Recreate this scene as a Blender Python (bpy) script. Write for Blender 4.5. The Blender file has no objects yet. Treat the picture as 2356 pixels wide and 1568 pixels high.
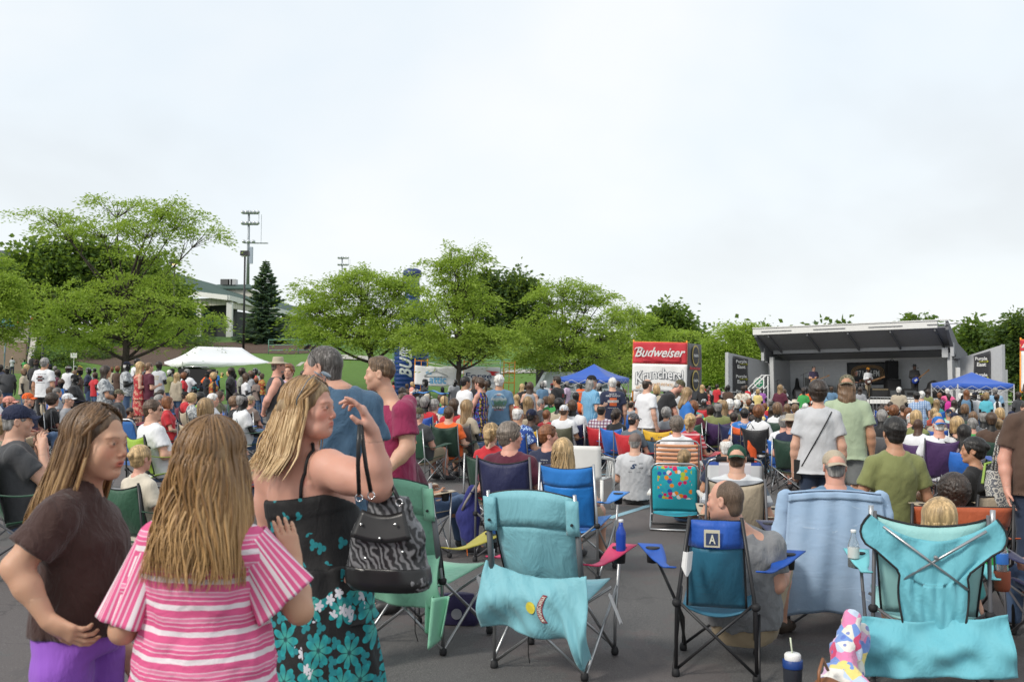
import bpy,math,random
import numpy as np
from mathutils import Vector,Matrix,Euler
from mathutils.bvhtree import BVHTree
R=math.radians
from math import sin,cos,pi
RX9=Matrix.Rotation(R(90),3,'X')
SC=bpy.context.scene
COL=SC.collection
random.seed(7)
RNG=np.random.default_rng(7)
# ------------------------------------------------------------------ camera
CAM_H,FPX,PW,PH=1.65,2290.0,2356.0,1568.0
PITCH,ROLL=math.atan(82/2290),R(0.4)
cam=bpy.data.cameras.new('camera')
cam.sensor_width=36.0
cam.lens=FPX/PW*36.0
cam.clip_start,cam.clip_end=0.1,3000
cam.dof.use_dof=True
cam.dof.focus_distance=11.0
cam.dof.aperture_fstop=6.3
camo=bpy.data.objects.new('camera',cam)
COL.objects.link(camo)
CAMR=Matrix.Rotation(R(90)+PITCH,3,'X')@Matrix.Rotation(ROLL,3,'Z')
camo.matrix_world=Matrix.Translation((0,0,CAM_H))@CAMR.to_4x4()
SC.camera=camo
# ------------------------------------------------------------------ world
SUN_EL,SUN_AZ=R(38),R(232)      # behind the camera, to the left (azimuth clockwise from +Y)
W=bpy.data.worlds.new('World')
SC.world=W
W.use_nodes=True
nt=W.node_tree
nt.nodes.clear()
def N(nt,t,**k):
    n=nt.nodes.new(t)
    for a,b in k.items():
        if a in n.inputs:n.inputs[a].default_value=b
        else:setattr(n,a,b)
    return n
sky=N(nt,'ShaderNodeTexSky',sky_type='NISHITA',sun_disc=False,sun_elevation=SUN_EL,sun_rotation=SUN_AZ,air_density=1.0,dust_density=1.5,ozone_density=1.0)
b1=N(nt,'ShaderNodeBackground');b1.inputs['Strength'].default_value=0.15
nt.links.new(sky.outputs[0],b1.inputs[0])
tc=N(nt,'ShaderNodeTexCoord')
# cloud layer: direction projected on a high plane so that the clouds shrink towards the horizon
sep=N(nt,'ShaderNodeSeparateXYZ');nt.links.new(tc.outputs['Generated'],sep.inputs[0])
mz=N(nt,'ShaderNodeMath',operation='MAXIMUM');nt.links.new(sep.outputs[2],mz.inputs[0]);mz.inputs[1].default_value=0.0
az=N(nt,'ShaderNodeMath',operation='ADD');nt.links.new(mz.outputs[0],az.inputs[0]);az.inputs[1].default_value=0.30
dx=N(nt,'ShaderNodeMath',operation='DIVIDE');nt.links.new(sep.outputs[0],dx.inputs[0]);nt.links.new(az.outputs[0],dx.inputs[1])
dy=N(nt,'ShaderNodeMath',operation='DIVIDE');nt.links.new(sep.outputs[1],dy.inputs[0]);nt.links.new(az.outputs[0],dy.inputs[1])
cb=N(nt,'ShaderNodeCombineXYZ');nt.links.new(dx.outputs[0],cb.inputs[0]);nt.links.new(dy.outputs[0],cb.inputs[1])
n1=N(nt,'ShaderNodeTexNoise',Scale=0.85,Detail=5.0,Roughness=0.48,Distortion=0.3);nt.links.new(cb.outputs[0],n1.inputs['Vector'])
n2=N(nt,'ShaderNodeTexNoise',Scale=0.33,Detail=4.0,Roughness=0.5);nt.links.new(cb.outputs[0],n2.inputs['Vector'])
cr=N(nt,'ShaderNodeValToRGB');nt.links.new(n1.outputs[0],cr.inputs[0])
e=cr.color_ramp.elements
e[0].position,e[0].color=0.36,(0.66,0.71,0.75,1)
e[1].position,e[1].color=0.60,(0.87,0.89,0.895,1)
m_=cr.color_ramp.elements.new(0.47);m_.color=(0.765,0.83,0.88,1)
# warm white veil low over the horizon
hz=N(nt,'ShaderNodeMapRange');nt.links.new(sep.outputs[2],hz.inputs[0])
hz.inputs[1].default_value=0.02;hz.inputs[2].default_value=0.30;hz.inputs[3].default_value=0.62;hz.inputs[4].default_value=0.0
mxh=N(nt,'ShaderNodeMix',data_type='RGBA');nt.links.new(hz.outputs[0],mxh.inputs[0]);nt.links.new(cr.outputs[0],mxh.inputs[6]);mxh.inputs[7].default_value=(0.87,0.88,0.865,1)
b2=N(nt,'ShaderNodeBackground');b2.inputs['Strength'].default_value=0.94
nt.links.new(mxh.outputs[2],b2.inputs[0])
cov=N(nt,'ShaderNodeMapRange');nt.links.new(n2.outputs[0],cov.inputs[0])
cov.inputs[1].default_value=0.35;cov.inputs[2].default_value=0.62;cov.inputs[3].default_value=0.88;cov.inputs[4].default_value=1.0
mxs=N(nt,'ShaderNodeMixShader');nt.links.new(cov.outputs[0],mxs.inputs[0])
nt.links.new(b1.outputs[0],mxs.inputs[1]);nt.links.new(b2.outputs[0],mxs.inputs[2])
wo=N(nt,'ShaderNodeOutputWorld');nt.links.new(mxs.outputs[0],wo.inputs[0])
sl=bpy.data.lights.new('sun','SUN')
sl.energy,sl.angle,sl.color=2.1,R(12),(1.0,0.93,0.84)
so=bpy.data.objects.new('sun',sl)
COL.objects.link(so)
sdir=Vector((sin(SUN_AZ)*cos(SUN_EL),cos(SUN_AZ)*cos(SUN_EL),sin(SUN_EL)))
so.rotation_euler=sdir.to_track_quat('Z','Y').to_euler()
so.location=sdir*60
vs=SC.view_settings
vs.view_transform,vs.look,vs.exposure,vs.gamma,vs.use_curve_mapping='Standard','None',0.30,1.0,False
SC.cycles.max_bounces=6
SC.cycles.transparent_max_bounces=12
# ------------------------------------------------------------------ places
SLOPE=-0.0175
def gz(x,y=0.0):
    """height of the asphalt, which falls gently to the right"""
    return SLOPE*max(-60.0,min(60.0,x))
def P(px,py,d):
    v=CAMR@Vector(((px-PW/2)/FPX,-(py-PH/2)/FPX,-1.0))
    return Vector((0,0,CAM_H))+v*(d/v.y)
def GR(px,py):
    """where the ray through a picture point meets the asphalt"""
    v=CAMR@Vector(((px-PW/2)/FPX,-(py-PH/2)/FPX,-1.0))
    t=-CAM_H/(v.z-SLOPE*v.x)
    return Vector((v.x*t,v.y*t,CAM_H+v.z*t))
# ------------------------------------------------------------------ objects
def tag(o,label=None,cat=None,group=None,kind=None):
    if label:o['label']=label
    if cat:o['category']=cat
    if group:o['group']=group
    if kind:o['kind']=kind
    return o
def empty(name,loc=(0,0,0),rz=0.0,s=1.0):
    o=bpy.data.objects.new(name,None)
    COL.objects.link(o)
    o.empty_display_size=0.1
    o.location=loc;o.rotation_euler=(0,0,rz);o.scale=(s,s,s)
    return o
def link(name,me,mats=None,parent=None,loc=None,mtx=None):
    o=bpy.data.objects.new(name,me)
    COL.objects.link(o)
    if mats is not None:
        if not isinstance(mats,(list,tuple)):mats=[mats]
        if len(me.materials)==0:
            for m in mats:me.materials.append(None)
        for i,m in enumerate(mats):
            if i<len(o.material_slots):
                o.material_slots[i].link='OBJECT'
                o.material_slots[i].material=m
    if parent is not None:o.parent=parent
    if loc is not None:o.location=loc
    if mtx is not None:o.matrix_local=mtx
    return o
def mesh_np(name,V,Q,smooth=True):
    """mesh from arrays: V (n,3), Q (m,4) or (m,3)"""
    V=np.asarray(V,dtype=np.float32);Q=np.asarray(Q,dtype=np.int32)
    me=bpy.data.meshes.new(name)
    if len(V)==0 or len(Q)==0:return me
    k=Q.shape[1]
    me.vertices.add(len(V));me.vertices.foreach_set('co',V.ravel())
    me.loops.add(Q.size);me.loops.foreach_set('vertex_index',Q.ravel())
    me.polygons.add(len(Q))
    me.polygons.foreach_set('loop_start',np.arange(0,Q.size,k,dtype=np.int32))
    me.polygons.foreach_set('loop_total',np.full(len(Q),k,dtype=np.int32))
    me.update(calc_edges=True)
    me.validate()
    if smooth:me.shade_smooth()
    return me
class MB:
    """collects boxes, tubes, lathes and sheets into one mesh"""
    def __init__(s):s.v=[];s.f=[];s.m=[];s.mi=0
    def add(s,V,F):
        b=len(s.v);s.v+=[tuple(p) for p in V];s.f+=[tuple(i+b for i in q) for q in F];s.m+=[s.mi]*len(F);return s
    def box(s,c,d,rot=None):
        hx,hy,hz=d[0]/2,d[1]/2,d[2]/2
        V=[Vector((x,y,z)) for x in (-hx,hx) for y in (-hy,hy) for z in (-hz,hz)]
        if rot is not None:V=[rot@p for p in V]
        V=[p+Vector(c) for p in V]
        return s.add(V,[(0,1,3,2),(4,6,7,5),(0,4,5,1),(2,3,7,6),(0,2,6,4),(1,5,7,3)])
    def hexa(s,A,B):
        """box between quad A and quad B (four points each)"""
        return s.add(list(A)+list(B),[(3,2,1,0),(4,5,6,7),(0,1,5,4),(1,2,6,5),(2,3,7,6),(3,0,4,7)])
    def tube(s,pts,r,n=8,cap=True):
        pts=[Vector(p) for p in pts];k=len(pts)
        if not isinstance(r,(list,tuple)):r=[r]*k
        V=[];F=[];prev=None
        for i,p in enumerate(pts):
            d=(pts[min(i+1,k-1)]-pts[max(i-1,0)])
            if d.length<1e-9:d=Vector((0,0,1))
            d.normalize()
            if prev is None:u=d.orthogonal().normalized()
            else:
                u=prev-d*prev.dot(d)
                u=u.normalized() if u.length>1e-6 else d.orthogonal().normalized()
            prev=u;w=d.cross(u)
            for j in range(n):
                a=2*pi*j/n
                V.append(p+(u*cos(a)+w*sin(a))*r[i])
        for i in range(k-1):
            for j in range(n):
                F.append((i*n+j,i*n+(j+1)%n,(i+1)*n+(j+1)%n,(i+1)*n+j))
        if cap:F.append(tuple(range(n-1,-1,-1)));F.append(tuple((k-1)*n+j for j in range(n)))
        return s.add(V,F)
    def lathe(s,prof,c=(0,0,0),n=20,rot=None):
        c=Vector(c);V=[];F=[];k=len(prof)
        for r_,z in prof:
            for j in range(n):
                a=2*pi*j/n
                p=Vector((cos(a)*r_,sin(a)*r_,z))
                if rot is not None:p=rot@p
                V.append(p+c)
        for i in range(k-1):
            for j in range(n):
                F.append((i*n+j,i*n+(j+1)%n,(i+1)*n+(j+1)%n,(i+1)*n+j))
        F.append(tuple(range(n-1,-1,-1)));F.append(tuple((k-1)*n+j for j in range(n)))
        return s.add(V,F)
    def sheet(s,fn,nu,nv,th=0.0):
        """surface fn(u,v)->point, u,v in 0..1; th gives it thickness"""
        G=[[Vector(fn(i/nu,j/nv)) for j in range(nv+1)] for i in range(nu+1)]
        m=nv+1;V=[];F=[]
        if th>0:
            Nn=[]
            for i in range(nu+1):
                for j in range(nv+1):
                    a=G[min(i+1,nu)][j]-G[max(i-1,0)][j];b=G[i][min(j+1,nv)]-G[i][max(j-1,0)]
                    c=a.cross(b);Nn.append(c.normalized() if c.length>1e-12 else Vector((0,0,1)))
            fl=[G[i][j] for i in range(nu+1) for j in range(m)]
            V=[p+q*th/2 for p,q in zip(fl,Nn)]+[p-q*th/2 for p,q in zip(fl,Nn)]
            o=len(fl)
            for i in range(nu):
                for j in range(nv):
                    q=(i*m+j,(i+1)*m+j,(i+1)*m+j+1,i*m+j+1)
                    F.append(q);F.append(tuple(x+o for x in reversed(q)))
            for i in range(nu):
                for j in (0,nv):
                    a,b=i*m+j,(i+1)*m+j;F.append((a,a+o,b+o,b) if j==0 else (b,b+o,a+o,a))
            for j in range(nv):
                for i in (0,nu):
                    a,b=i*m+j,i*m+j+1;F.append((b,b+o,a+o,a) if i==0 else (a,a+o,b+o,b))
        else:
            V=[G[i][j] for i in range(nu+1) for j in range(m)]
            F=[(i*m+j,(i+1)*m+j,(i+1)*m+j+1,i*m+j+1) for i in range(nu) for j in range(nv)]
        return s.add(V,F)
    def mesh(s,name,smooth=False):
        me=bpy.data.meshes.new(name);me.from_pydata([tuple(p) for p in s.v],[],s.f)
        nm=max(s.m)+1 if s.m else 1
        for _ in range(nm):me.materials.append(None)
        if nm>1:me.polygons.foreach_set('material_index',s.m)
        if smooth:me.shade_smooth()
        return me
    def build(s,name,mats,parent=None,smooth=False,loc=None,mtx=None):
        return link(name,s.mesh(name,smooth),mats,parent,loc,mtx)
def dk(*a,**k):return a,k
def one(kind,ak,name,mats,parent=None,smooth=False):
    b=MB();getattr(b,kind)(*ak[0],**ak[1]);return b.build(name,mats,parent,smooth)
def copy_tree(o,parent=None):
    c=o.copy();COL.objects.link(c);c.parent=parent
    for ch in [x for x in CH.get(o.name,[])]:copy_tree(ch,c)
    return c
CH={}
def index_children():
    CH.clear()
    for o in bpy.data.objects:
        if o.parent:CH.setdefault(o.parent.name,[]).append(o)
def seg(a,b,t):return tuple(a[i]+(b[i]-a[i])*t for i in range(3))
# ------------------------------------------------------------------ materials
MATS={}
def c4(c):return (c[0],c[1],c[2],1.0)
def newmat(name):
    m=bpy.data.materials.new(name);m.use_nodes=True
    nt=m.node_tree;b=nt.nodes['Principled BSDF']
    return m,nt,b
def mth(nt,op,a,b=None,c=None):
    n=nt.nodes.new('ShaderNodeMath');n.operation=op
    for i,x in enumerate((a,b,c)):
        if x is None:continue
        if isinstance(x,(int,float)):n.inputs[i].default_value=x
        else:nt.links.new(x,n.inputs[i])
    return n.outputs[0]
def mixc(nt,f,a,b,mode='MIX'):
    n=nt.nodes.new('ShaderNodeMix');n.data_type='RGBA';n.blend_type=mode
    for i,x in ((0,f),(6,a),(7,b)):
        if isinstance(x,(int,float)):n.inputs[i].default_value=x
        elif isinstance(x,tuple):n.inputs[i].default_value=c4(x)
        else:nt.links.new(x,n.inputs[i])
    return n.outputs[2]
def tcoord(nt,kind='Object',scale=(1,1,1),rot=(0,0,0)):
    t=nt.nodes.new('ShaderNodeTexCoord');m=nt.nodes.new('ShaderNodeMapping')
    nt.links.new(t.outputs[kind],m.inputs[0]);m.inputs['Scale'].default_value=scale;m.inputs['Rotation'].default_value=rot
    return m.outputs[0]
def noise(nt,vec,sc,det=3.0,rough=0.5,dist=0.0):
    n=N(nt,'ShaderNodeTexNoise',Scale=sc,Detail=det,Roughness=rough,Distortion=dist)
    if vec is not None:nt.links.new(vec,n.inputs['Vector'])
    return n.outputs[0]
def ramp(nt,x,stops,const=False):
    n=nt.nodes.new('ShaderNodeValToRGB');nt.links.new(x,n.inputs[0]);e=n.color_ramp.elements
    if const:n.color_ramp.interpolation='CONSTANT'
    e[0].position,e[0].color=stops[0][0],c4(stops[0][1])
    e[1].position,e[1].color=stops[-1][0],c4(stops[-1][1])
    for p,c in stops[1:-1]:
        q=e.new(p);q.color=c4(c)
    return n.outputs[0]
def bump(nt,bs,h,strength=0.3,dist=0.01):
    n=N(nt,'ShaderNodeBump',Strength=strength,Distance=dist);nt.links.new(h,n.inputs['Height']);nt.links.new(n.outputs[0],bs.inputs['Normal'])
    return n
def cloth(col,key='',rough=0.85,var=0.12,bmp=0.35,wsc=9.0):
    k=('cloth',tuple(col),rough,var,bmp,wsc)
    if k in MATS:return MATS[k]
    m,nt,b=newmat('cloth');v=tcoord(nt)
    a=noise(nt,v,3.0,3);c=mixc(nt,mth(nt,'MULTIPLY',a,1.0),tuple(x*(1-var) for x in col),tuple(min(1,x*(1+var)) for x in col))
    nt.links.new(c,b.inputs['Base Color']);b.inputs['Roughness'].default_value=rough
    b.inputs['Sheen Weight'].default_value=0.15
    v2=tcoord(nt,scale=(1,1,.55),rot=(0.3,0.5,0));h=noise(nt,v2,wsc,4,0.55,0.6)
    bump(nt,b,h,bmp,0.045);MATS[k]=m;return m
def plain(col,rough=0.5,metal=0.0,key=None,bmp=0.0,spec=None):
    k=('plain',tuple(col),rough,metal,bmp)
    if k in MATS:return MATS[k]
    m,nt,b=newmat(key or 'paint');b.inputs['Roughness'].default_value=rough;b.inputs['Metallic'].default_value=metal
    v=tcoord(nt);a=noise(nt,v,7.0,4)
    nt.links.new(mixc(nt,a,tuple(x*.88 for x in col),tuple(min(1,x*1.1) for x in col)),b.inputs['Base Color'])
    if bmp:bump(nt,b,noise(nt,v,60,3),bmp,0.004)
    MATS[k]=m;return m
def skinmat(col,tint=True):
    k=('skin',tuple(col))
    if k in MATS:return MATS[k]
    m,nt,b=newmat('skin');v=tcoord(nt)
    a=noise(nt,v,9.0,4)
    c=mixc(nt,a,(col[0]*.93,col[1]*.85,col[2]*.82),(min(1,col[0]*1.06),col[1]*1.06,col[2]*1.06))
    at=nt.nodes.new('ShaderNodeAttribute');at.attribute_name='tint'
    # no tint stored -> attribute alpha 0 -> plain skin
    c=mixc(nt,at.outputs['Alpha'],c,mixc(nt,1.0,c,at.outputs['Color'],'MULTIPLY'))
    nt.links.new(c,b.inputs['Base Color']);b.inputs['Roughness'].default_value=0.56
    b.inputs['Subsurface Weight'].default_value=0.12;b.inputs['Subsurface Radius'].default_value=(0.02,0.008,0.004);b.inputs['Subsurface Scale'].default_value=0.6
    bump(nt,b,noise(nt,v,120,2),0.05,0.002)
    MATS[k]=m;return m
def hairmat(col,hi=None,strand=60.0):
    k=('hair',tuple(col),hi,strand)
    if k in MATS:return MATS[k]
    m,nt,b=newmat('hair');v=tcoord(nt,scale=(1,1,.10));h=noise(nt,v,strand,4,0.6,0.4)
    big=noise(nt,tcoord(nt,scale=(1,1,.4)),12,3)
    hi=hi or tuple(min(1,x*1.9+.012) for x in col)
    f=mth(nt,'MULTIPLY',mth(nt,'ADD',h,mth(nt,'MULTIPLY',big,0.5)),0.75)
    nt.links.new(ramp(nt,f,[(0.38,tuple(x*.45 for x in col)),(0.55,col),(0.72,hi)]),b.inputs['Base Color'])
    b.inputs['Roughness'].default_value=0.42
    bump(nt,b,h,0.8,0.01);MATS[k]=m;return m
def pattern(kind,c1,c2,c3=None,sc=1.0):
    k=('pat',kind,tuple(c1),tuple(c2),c3,sc)
    if k in MATS:return MATS[k]
    c3=c3 or c2
    m,nt,b=newmat('patterned_cloth');v=tcoord(nt);sep=nt.nodes.new('ShaderNodeSeparateXYZ');nt.links.new(v,sep.inputs[0])
    x,y,z=sep.outputs
    def band(a,f,w):return mth(nt,'LESS_THAN',mth(nt,'FRACT',mth(nt,'MULTIPLY',a,f)),w)
    if kind=='hstripe':c=mixc(nt,band(z,sc,.45),c1,c2)
    elif kind=='vstripe':c=mixc(nt,band(x,sc,.25),c1,c2)
    elif kind=='widestripe':c=mixc(nt,band(z,sc,.3),mixc(nt,band(z,sc,.65),c1,c3),c2)
    elif kind=='plaid':
        c=mixc(nt,mth(nt,'MULTIPLY',band(x,sc,.4),0.8),c1,c2);c=mixc(nt,mth(nt,'MULTIPLY',band(z,sc,.4),0.8),c,c3)
    elif kind=='floral':
        vo=N(nt,'ShaderNodeTexVoronoi',Scale=sc);nt.links.new(mixc(nt,0.12,v,N(nt,'ShaderNodeTexNoise',Scale=sc*1.5).outputs[1]),vo.inputs['Vector'])
        c=mixc(nt,mth(nt,'LESS_THAN',vo.outputs[0],0.42),c1,mixc(nt,mth(nt,'GREATER_THAN',vo.outputs[0],.25),c3,c2))
    elif kind=='camo':c=ramp(nt,noise(nt,v,sc,3,.6,1.0),[(0,c1),(.44,c2),(.53,c3),(.6,c1)],True)
    elif kind=='tribal':
        c=mixc(nt,band(z,9,.5),c1,c2);c=mixc(nt,band(x,14,.35),c,c3);c=mixc(nt,mth(nt,'GREATER_THAN',noise(nt,v,25,2),.52),c,(.02,.02,.02))
    nt.links.new(c,b.inputs['Base Color']);b.inputs['Roughness'].default_value=0.85
    bump(nt,b,noise(nt,tcoord(nt,scale=(1,1,.5)),9,4,.55,.6),0.35,0.02)
    MATS[k]=m;return m
# ------------------------------------------------------------------ text
def text_mesh(body,size=1.0,shear=0.0,bold=0.0,depth=0.0,align='CENTER',spacing=1.0,res=3):
    c=bpy.data.curves.new('t','FONT');c.body=body;c.size=size;c.shear=shear;c.offset=bold
    c.extrude=depth;c.align_x=align;c.align_y='CENTER';c.space_character=spacing;c.resolution_u=res;c.space_line=0.85
    o=bpy.data.objects.new('t',c);COL.objects.link(o)
    dg=bpy.context.evaluated_depsgraph_get();dg.update()
    me=bpy.data.meshes.new_from_object(o.evaluated_get(dg))
    bpy.data.objects.remove(o);bpy.data.curves.remove(c)
    return me
def fit_text(body,w,h,**k):
    """text mesh scaled to w by h, centred, in the XZ plane facing -Y"""
    me=text_mesh(body,1.0,**k)
    V=np.empty(len(me.vertices)*3,dtype=np.float32);me.vertices.foreach_get('co',V);V=V.reshape(-1,3)
    lo,hi=V.min(0),V.max(0)
    V=(V-(lo+hi)/2)
    sx=w/max(1e-6,hi[0]-lo[0]);sy=h/max(1e-6,hi[1]-lo[1])
    O=np.stack([V[:,0]*sx,-V[:,2],V[:,1]*sy],1).astype(np.float32)
    me.vertices.foreach_set('co',O.ravel());me.update()
    me.materials.clear();me.materials.append(None)
    return me
def warp(me,fn):
    for v in me.vertices:v.co=fn(v.co)
    me.update();return me
# ------------------------------------------------------------------ signed distance modelling
class Field:
    def __init__(s,lo,hi,h):
        s.lo=np.array(lo,float);s.h=h
        s.n=np.maximum(4,np.ceil((np.array(hi,float)-s.lo)/h).astype(int)+1)
        s.F=np.full(tuple(s.n),0.25,dtype=np.float32)
    def sub(s,lo,hi):
        a=np.clip(np.floor((np.array(lo)-s.lo)/s.h).astype(int),0,s.n-1)
        b=np.clip(np.ceil((np.array(hi)-s.lo)/s.h).astype(int)+1,1,s.n)
        if np.any(b-a<1):return None
        g=[(s.lo[i]+s.h*np.arange(a[i],b[i])).astype(np.float32) for i in range(3)]
        return tuple(slice(a[i],b[i]) for i in range(3)),g[0][:,None,None],g[1][None,:,None],g[2][None,None,:]
    def apply(s,prim):
        f,lo,hi,k,op=prim
        pad=max(k,s.h)*2.2 if op!='cut' else 0
        r=s.sub(np.array(lo)-pad,np.array(hi)+pad)
        if r is None:return
        sl_,X,Y,Z=r
        d=f(X,Y,Z);A=s.F[sl_]
        if op=='cut' :s.F[sl_]=np.maximum(A,-d)
        elif op=='scut':
            d=-d;h_=np.clip(.5-.5*(d-A)/k,0,1);s.F[sl_]=d*(1-h_)+A*h_+k*h_*(1-h_)
        elif op=='disp':s.F[sl_]=A+d
        elif op=='keep':s.F[sl_]=np.maximum(A,d)
        elif k<=0:s.F[sl_]=np.minimum(A,d)
        else:
            h_=np.clip(.5+.5*(d-A)/k,0,1);s.F[sl_]=d*(1-h_)+A*h_-k*h_*(1-h_)
    def net(s):
        F=s.F.copy();F[0],F[-1]=9,9;F[:,0],F[:,-1]=9,9;F[:,:,0],F[:,:,-1]=9,9
        F=np.minimum(F,0.3)
        S=F<0
        nx,ny,nz=F.shape
        c=np.zeros((nx-1,ny-1,nz-1),dtype=np.int8)
        for a in (0,1):
            for b in (0,1):
                for d in (0,1):
                    c+=S[a:nx-1+a,b:ny-1+b,d:nz-1+d]
        act=(c>0)&(c<8)
        I=np.argwhere(act)
        if len(I)==0:return np.zeros((0,3)),np.zeros((0,4),int)
        idx=np.full(act.shape,-1,dtype=np.int32);idx[act]=np.arange(len(I))
        acc=np.zeros((len(I),3));cnt=np.zeros(len(I))
        cor=[(a,b,d) for a in (0,1) for b in (0,1) for d in (0,1)]
        val={q:F[I[:,0]+q[0],I[:,1]+q[1],I[:,2]+q[2]] for q in cor}
        for q in cor:
            for ax in range(3):
                if q[ax]==1:continue
                q2=list(q);q2[ax]=1;q2=tuple(q2)
                a,b=val[q],val[q2]
                m=(a<0)!=(b<0)
                t=np.where(m,a/np.where(m,a-b,1),0)
                p=np.tile(np.array(q,float),(len(I),1));p[:,ax]+=t
                acc[m]+=p[m];cnt[m]+=1
        V=s.lo+s.h*(I+acc/cnt[:,None])
        Q=[]
        for ax in range(3):
            o=[i for i in range(3) if i!=ax]
            sl0=[slice(1,-1)]*3;sl0[ax]=slice(0,-1);sl1=[slice(1,-1)]*3;sl1[ax]=slice(1,None)
            A=S[tuple(sl0)];B=S[tuple(sl1)]
            E=np.argwhere(A!=B)
            if len(E)==0:continue
            inside=A[E[:,0],E[:,1],E[:,2]]
            base=E.copy();base[:,o[0]]+=1;base[:,o[1]]+=1
            def g(d0,d1):
                k=base.copy();k[:,o[0]]-=d0;k[:,o[1]]-=d1;return idx[k[:,0],k[:,1],k[:,2]]
            q=np.stack([g(1,1),g(0,1),g(0,0),g(1,0)],1)
            fl=inside if ax!=1 else ~inside
            q[~fl]=q[~fl][:,::-1]
            Q.append(q)
        return V,np.concatenate(Q)
def A3(p):return np.array([p[0],p[1],p[2]],dtype=np.float32)
def rc(a,b,ra,rb,k=0.03,op='add',flat=None):
    """round cone; flat=(axis, factor) squashes it along an axis"""
    a,b=A3(a),A3(b);d=b-a;L2=float(d@d)+1e-9;m=max(ra,rb)
    ax=A3(flat[0]) if flat else None
    def f(X,Y,Z):
        px,py,pz=X-a[0],Y-a[1],Z-a[2]
        t=np.clip((px*d[0]+py*d[1]+pz*d[2])/L2,0,1)
        qx,qy,qz=px-t*d[0],py-t*d[1],pz-t*d[2]
        r2=qx*qx+qy*qy+qz*qz
        if flat is not None:
            w=qx*ax[0]+qy*ax[1]+qz*ax[2]
            r2=r2+w*w*(1/flat[1]**2-1)
        return np.sqrt(r2)-(ra+t*(rb-ra))
    return (f,np.minimum(a,b)-m,np.maximum(a,b)+m,k,op)
def el(c,r,k=0.03,op='add',M=None):
    c=A3(c);rm=max(r);r=np.array(r,dtype=np.float32);mn=float(min(r))
    Mi=None if M is None else np.array(M,dtype=np.float32).T
    def f(X,Y,Z):
        px,py,pz=X-c[0],Y-c[1],Z-c[2]
        if Mi is not None:px,py,pz=(Mi[i,0]*px+Mi[i,1]*py+Mi[i,2]*pz for i in range(3))
        q=np.sqrt((px/r[0])**2+(py/r[1])**2+(pz/r[2])**2)
        g=np.sqrt((px/r[0]**2)**2+(py/r[1]**2)**2+(pz/r[2]**2)**2)+1e-6
        return q*(q-1)/g
    return (f,c-rm,c+rm,k,op)
def loft(a,b,right,prof,k=0.03,op='add',n=2.0,cap=True):
    """prof rows: (t, half width, half depth, forward offset)"""
    a,b=A3(a),A3(b);d=b-a;L=float(np.linalg.norm(d));u=d/L
    r=A3(right);r=r-u*float(r@u);r /= np.linalg.norm(r);fw=np.cross(u,r)
    T=np.array([p[0] for p in prof]);WX=np.array([p[1] for p in prof]);WY=np.array([p[2] for p in prof]);OY=np.array([p[3] if len(p)>3 else 0 for p in prof])
    m=float(max(WX.max(),WY.max())+abs(OY).max())
    T0,T1=T[0],T[-1];TD=np.linspace(T0,T1,97);ker=np.hanning(15);ker /= ker.sum()
    sm=lambda q:np.convolve(np.pad(np.interp(TD,T,q),7,mode='reflect',reflect_type='odd'),ker,mode='valid')
    WX,WY,OY=sm(WX),sm(WY),sm(OY);T=TD
    def f(X,Y,Z):
        px,py,pz=X-a[0],Y-a[1],Z-a[2]
        t=(px*u[0]+py*u[1]+pz*u[2])/L
        x=px*r[0]+py*r[1]+pz*r[2];y=px*fw[0]+py*fw[1]+pz*fw[2]
        sh=t.shape;tf=t.ravel()
        wx=np.interp(tf,T,WX).reshape(sh);wy=np.interp(tf,T,WY).reshape(sh);y=y-np.interp(tf,T,OY).reshape(sh)
        q=(np.abs(x/wx)**n+np.abs(y/wy)**n)**(1/n)
        dd=(q-1)*np.minimum(wx,wy)
        return np.maximum(dd,np.maximum((T[0]-t)*L,(t-T[-1])*L)) if cap else dd
    return (f,np.minimum(a,b)-m,np.maximum(a,b)+m,k,op)
def plane(p,n,op='keep',lo=(-9,-9,-9),hi=(9,9,9)):
    """keep the side the normal points away from"""
    p,n=A3(p),A3(n);n=n/np.linalg.norm(n)
    return (lambda X,Y,Z:(X-p[0])*n[0]+(Y-p[1])*n[1]+(Z-p[2])*n[2],np.array(lo),np.array(hi),0,op)
def folds(amp,f,seed=0,lo=(-9,-9,-9),hi=(9,9,9),zs=.6):
    rs=np.random.RandomState(seed);D=rs.normal(size=(5,3));D[:,2] *= zs;ph=rs.uniform(0,6.28,5)
    def g(X,Y,Z):
        o=0
        for i in range(5):
            w=f*(1+.35*i)
            o=o+np.sin(w*(D[i,0]*X+D[i,1]*Y+D[i,2]*Z)+ph[i]+1.3*np.sin(w*.5*(X*D[i,1]+Z*D[i,0])))/(1+.5*i)
        return (amp*o/2.5).astype(np.float32)
    return (g,np.array(lo),np.array(hi),0,'disp')
def clipped(prim,*planes):
    """a primitive cut flat by planes (p, n)"""
    f0,lo,hi,k,op=prim
    PL=[]
    for p,n in planes:
        p,n=A3(p),A3(n);PL.append((p,n/np.linalg.norm(n)))
    def f(X,Y,Z):
        d=f0(X,Y,Z)
        for p,n in PL:d=np.maximum(d,(X-p[0])*n[0]+(Y-p[1])*n[1]+(Z-p[2])*n[2])
        return d
    return (f,lo,hi,k,op)
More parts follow.
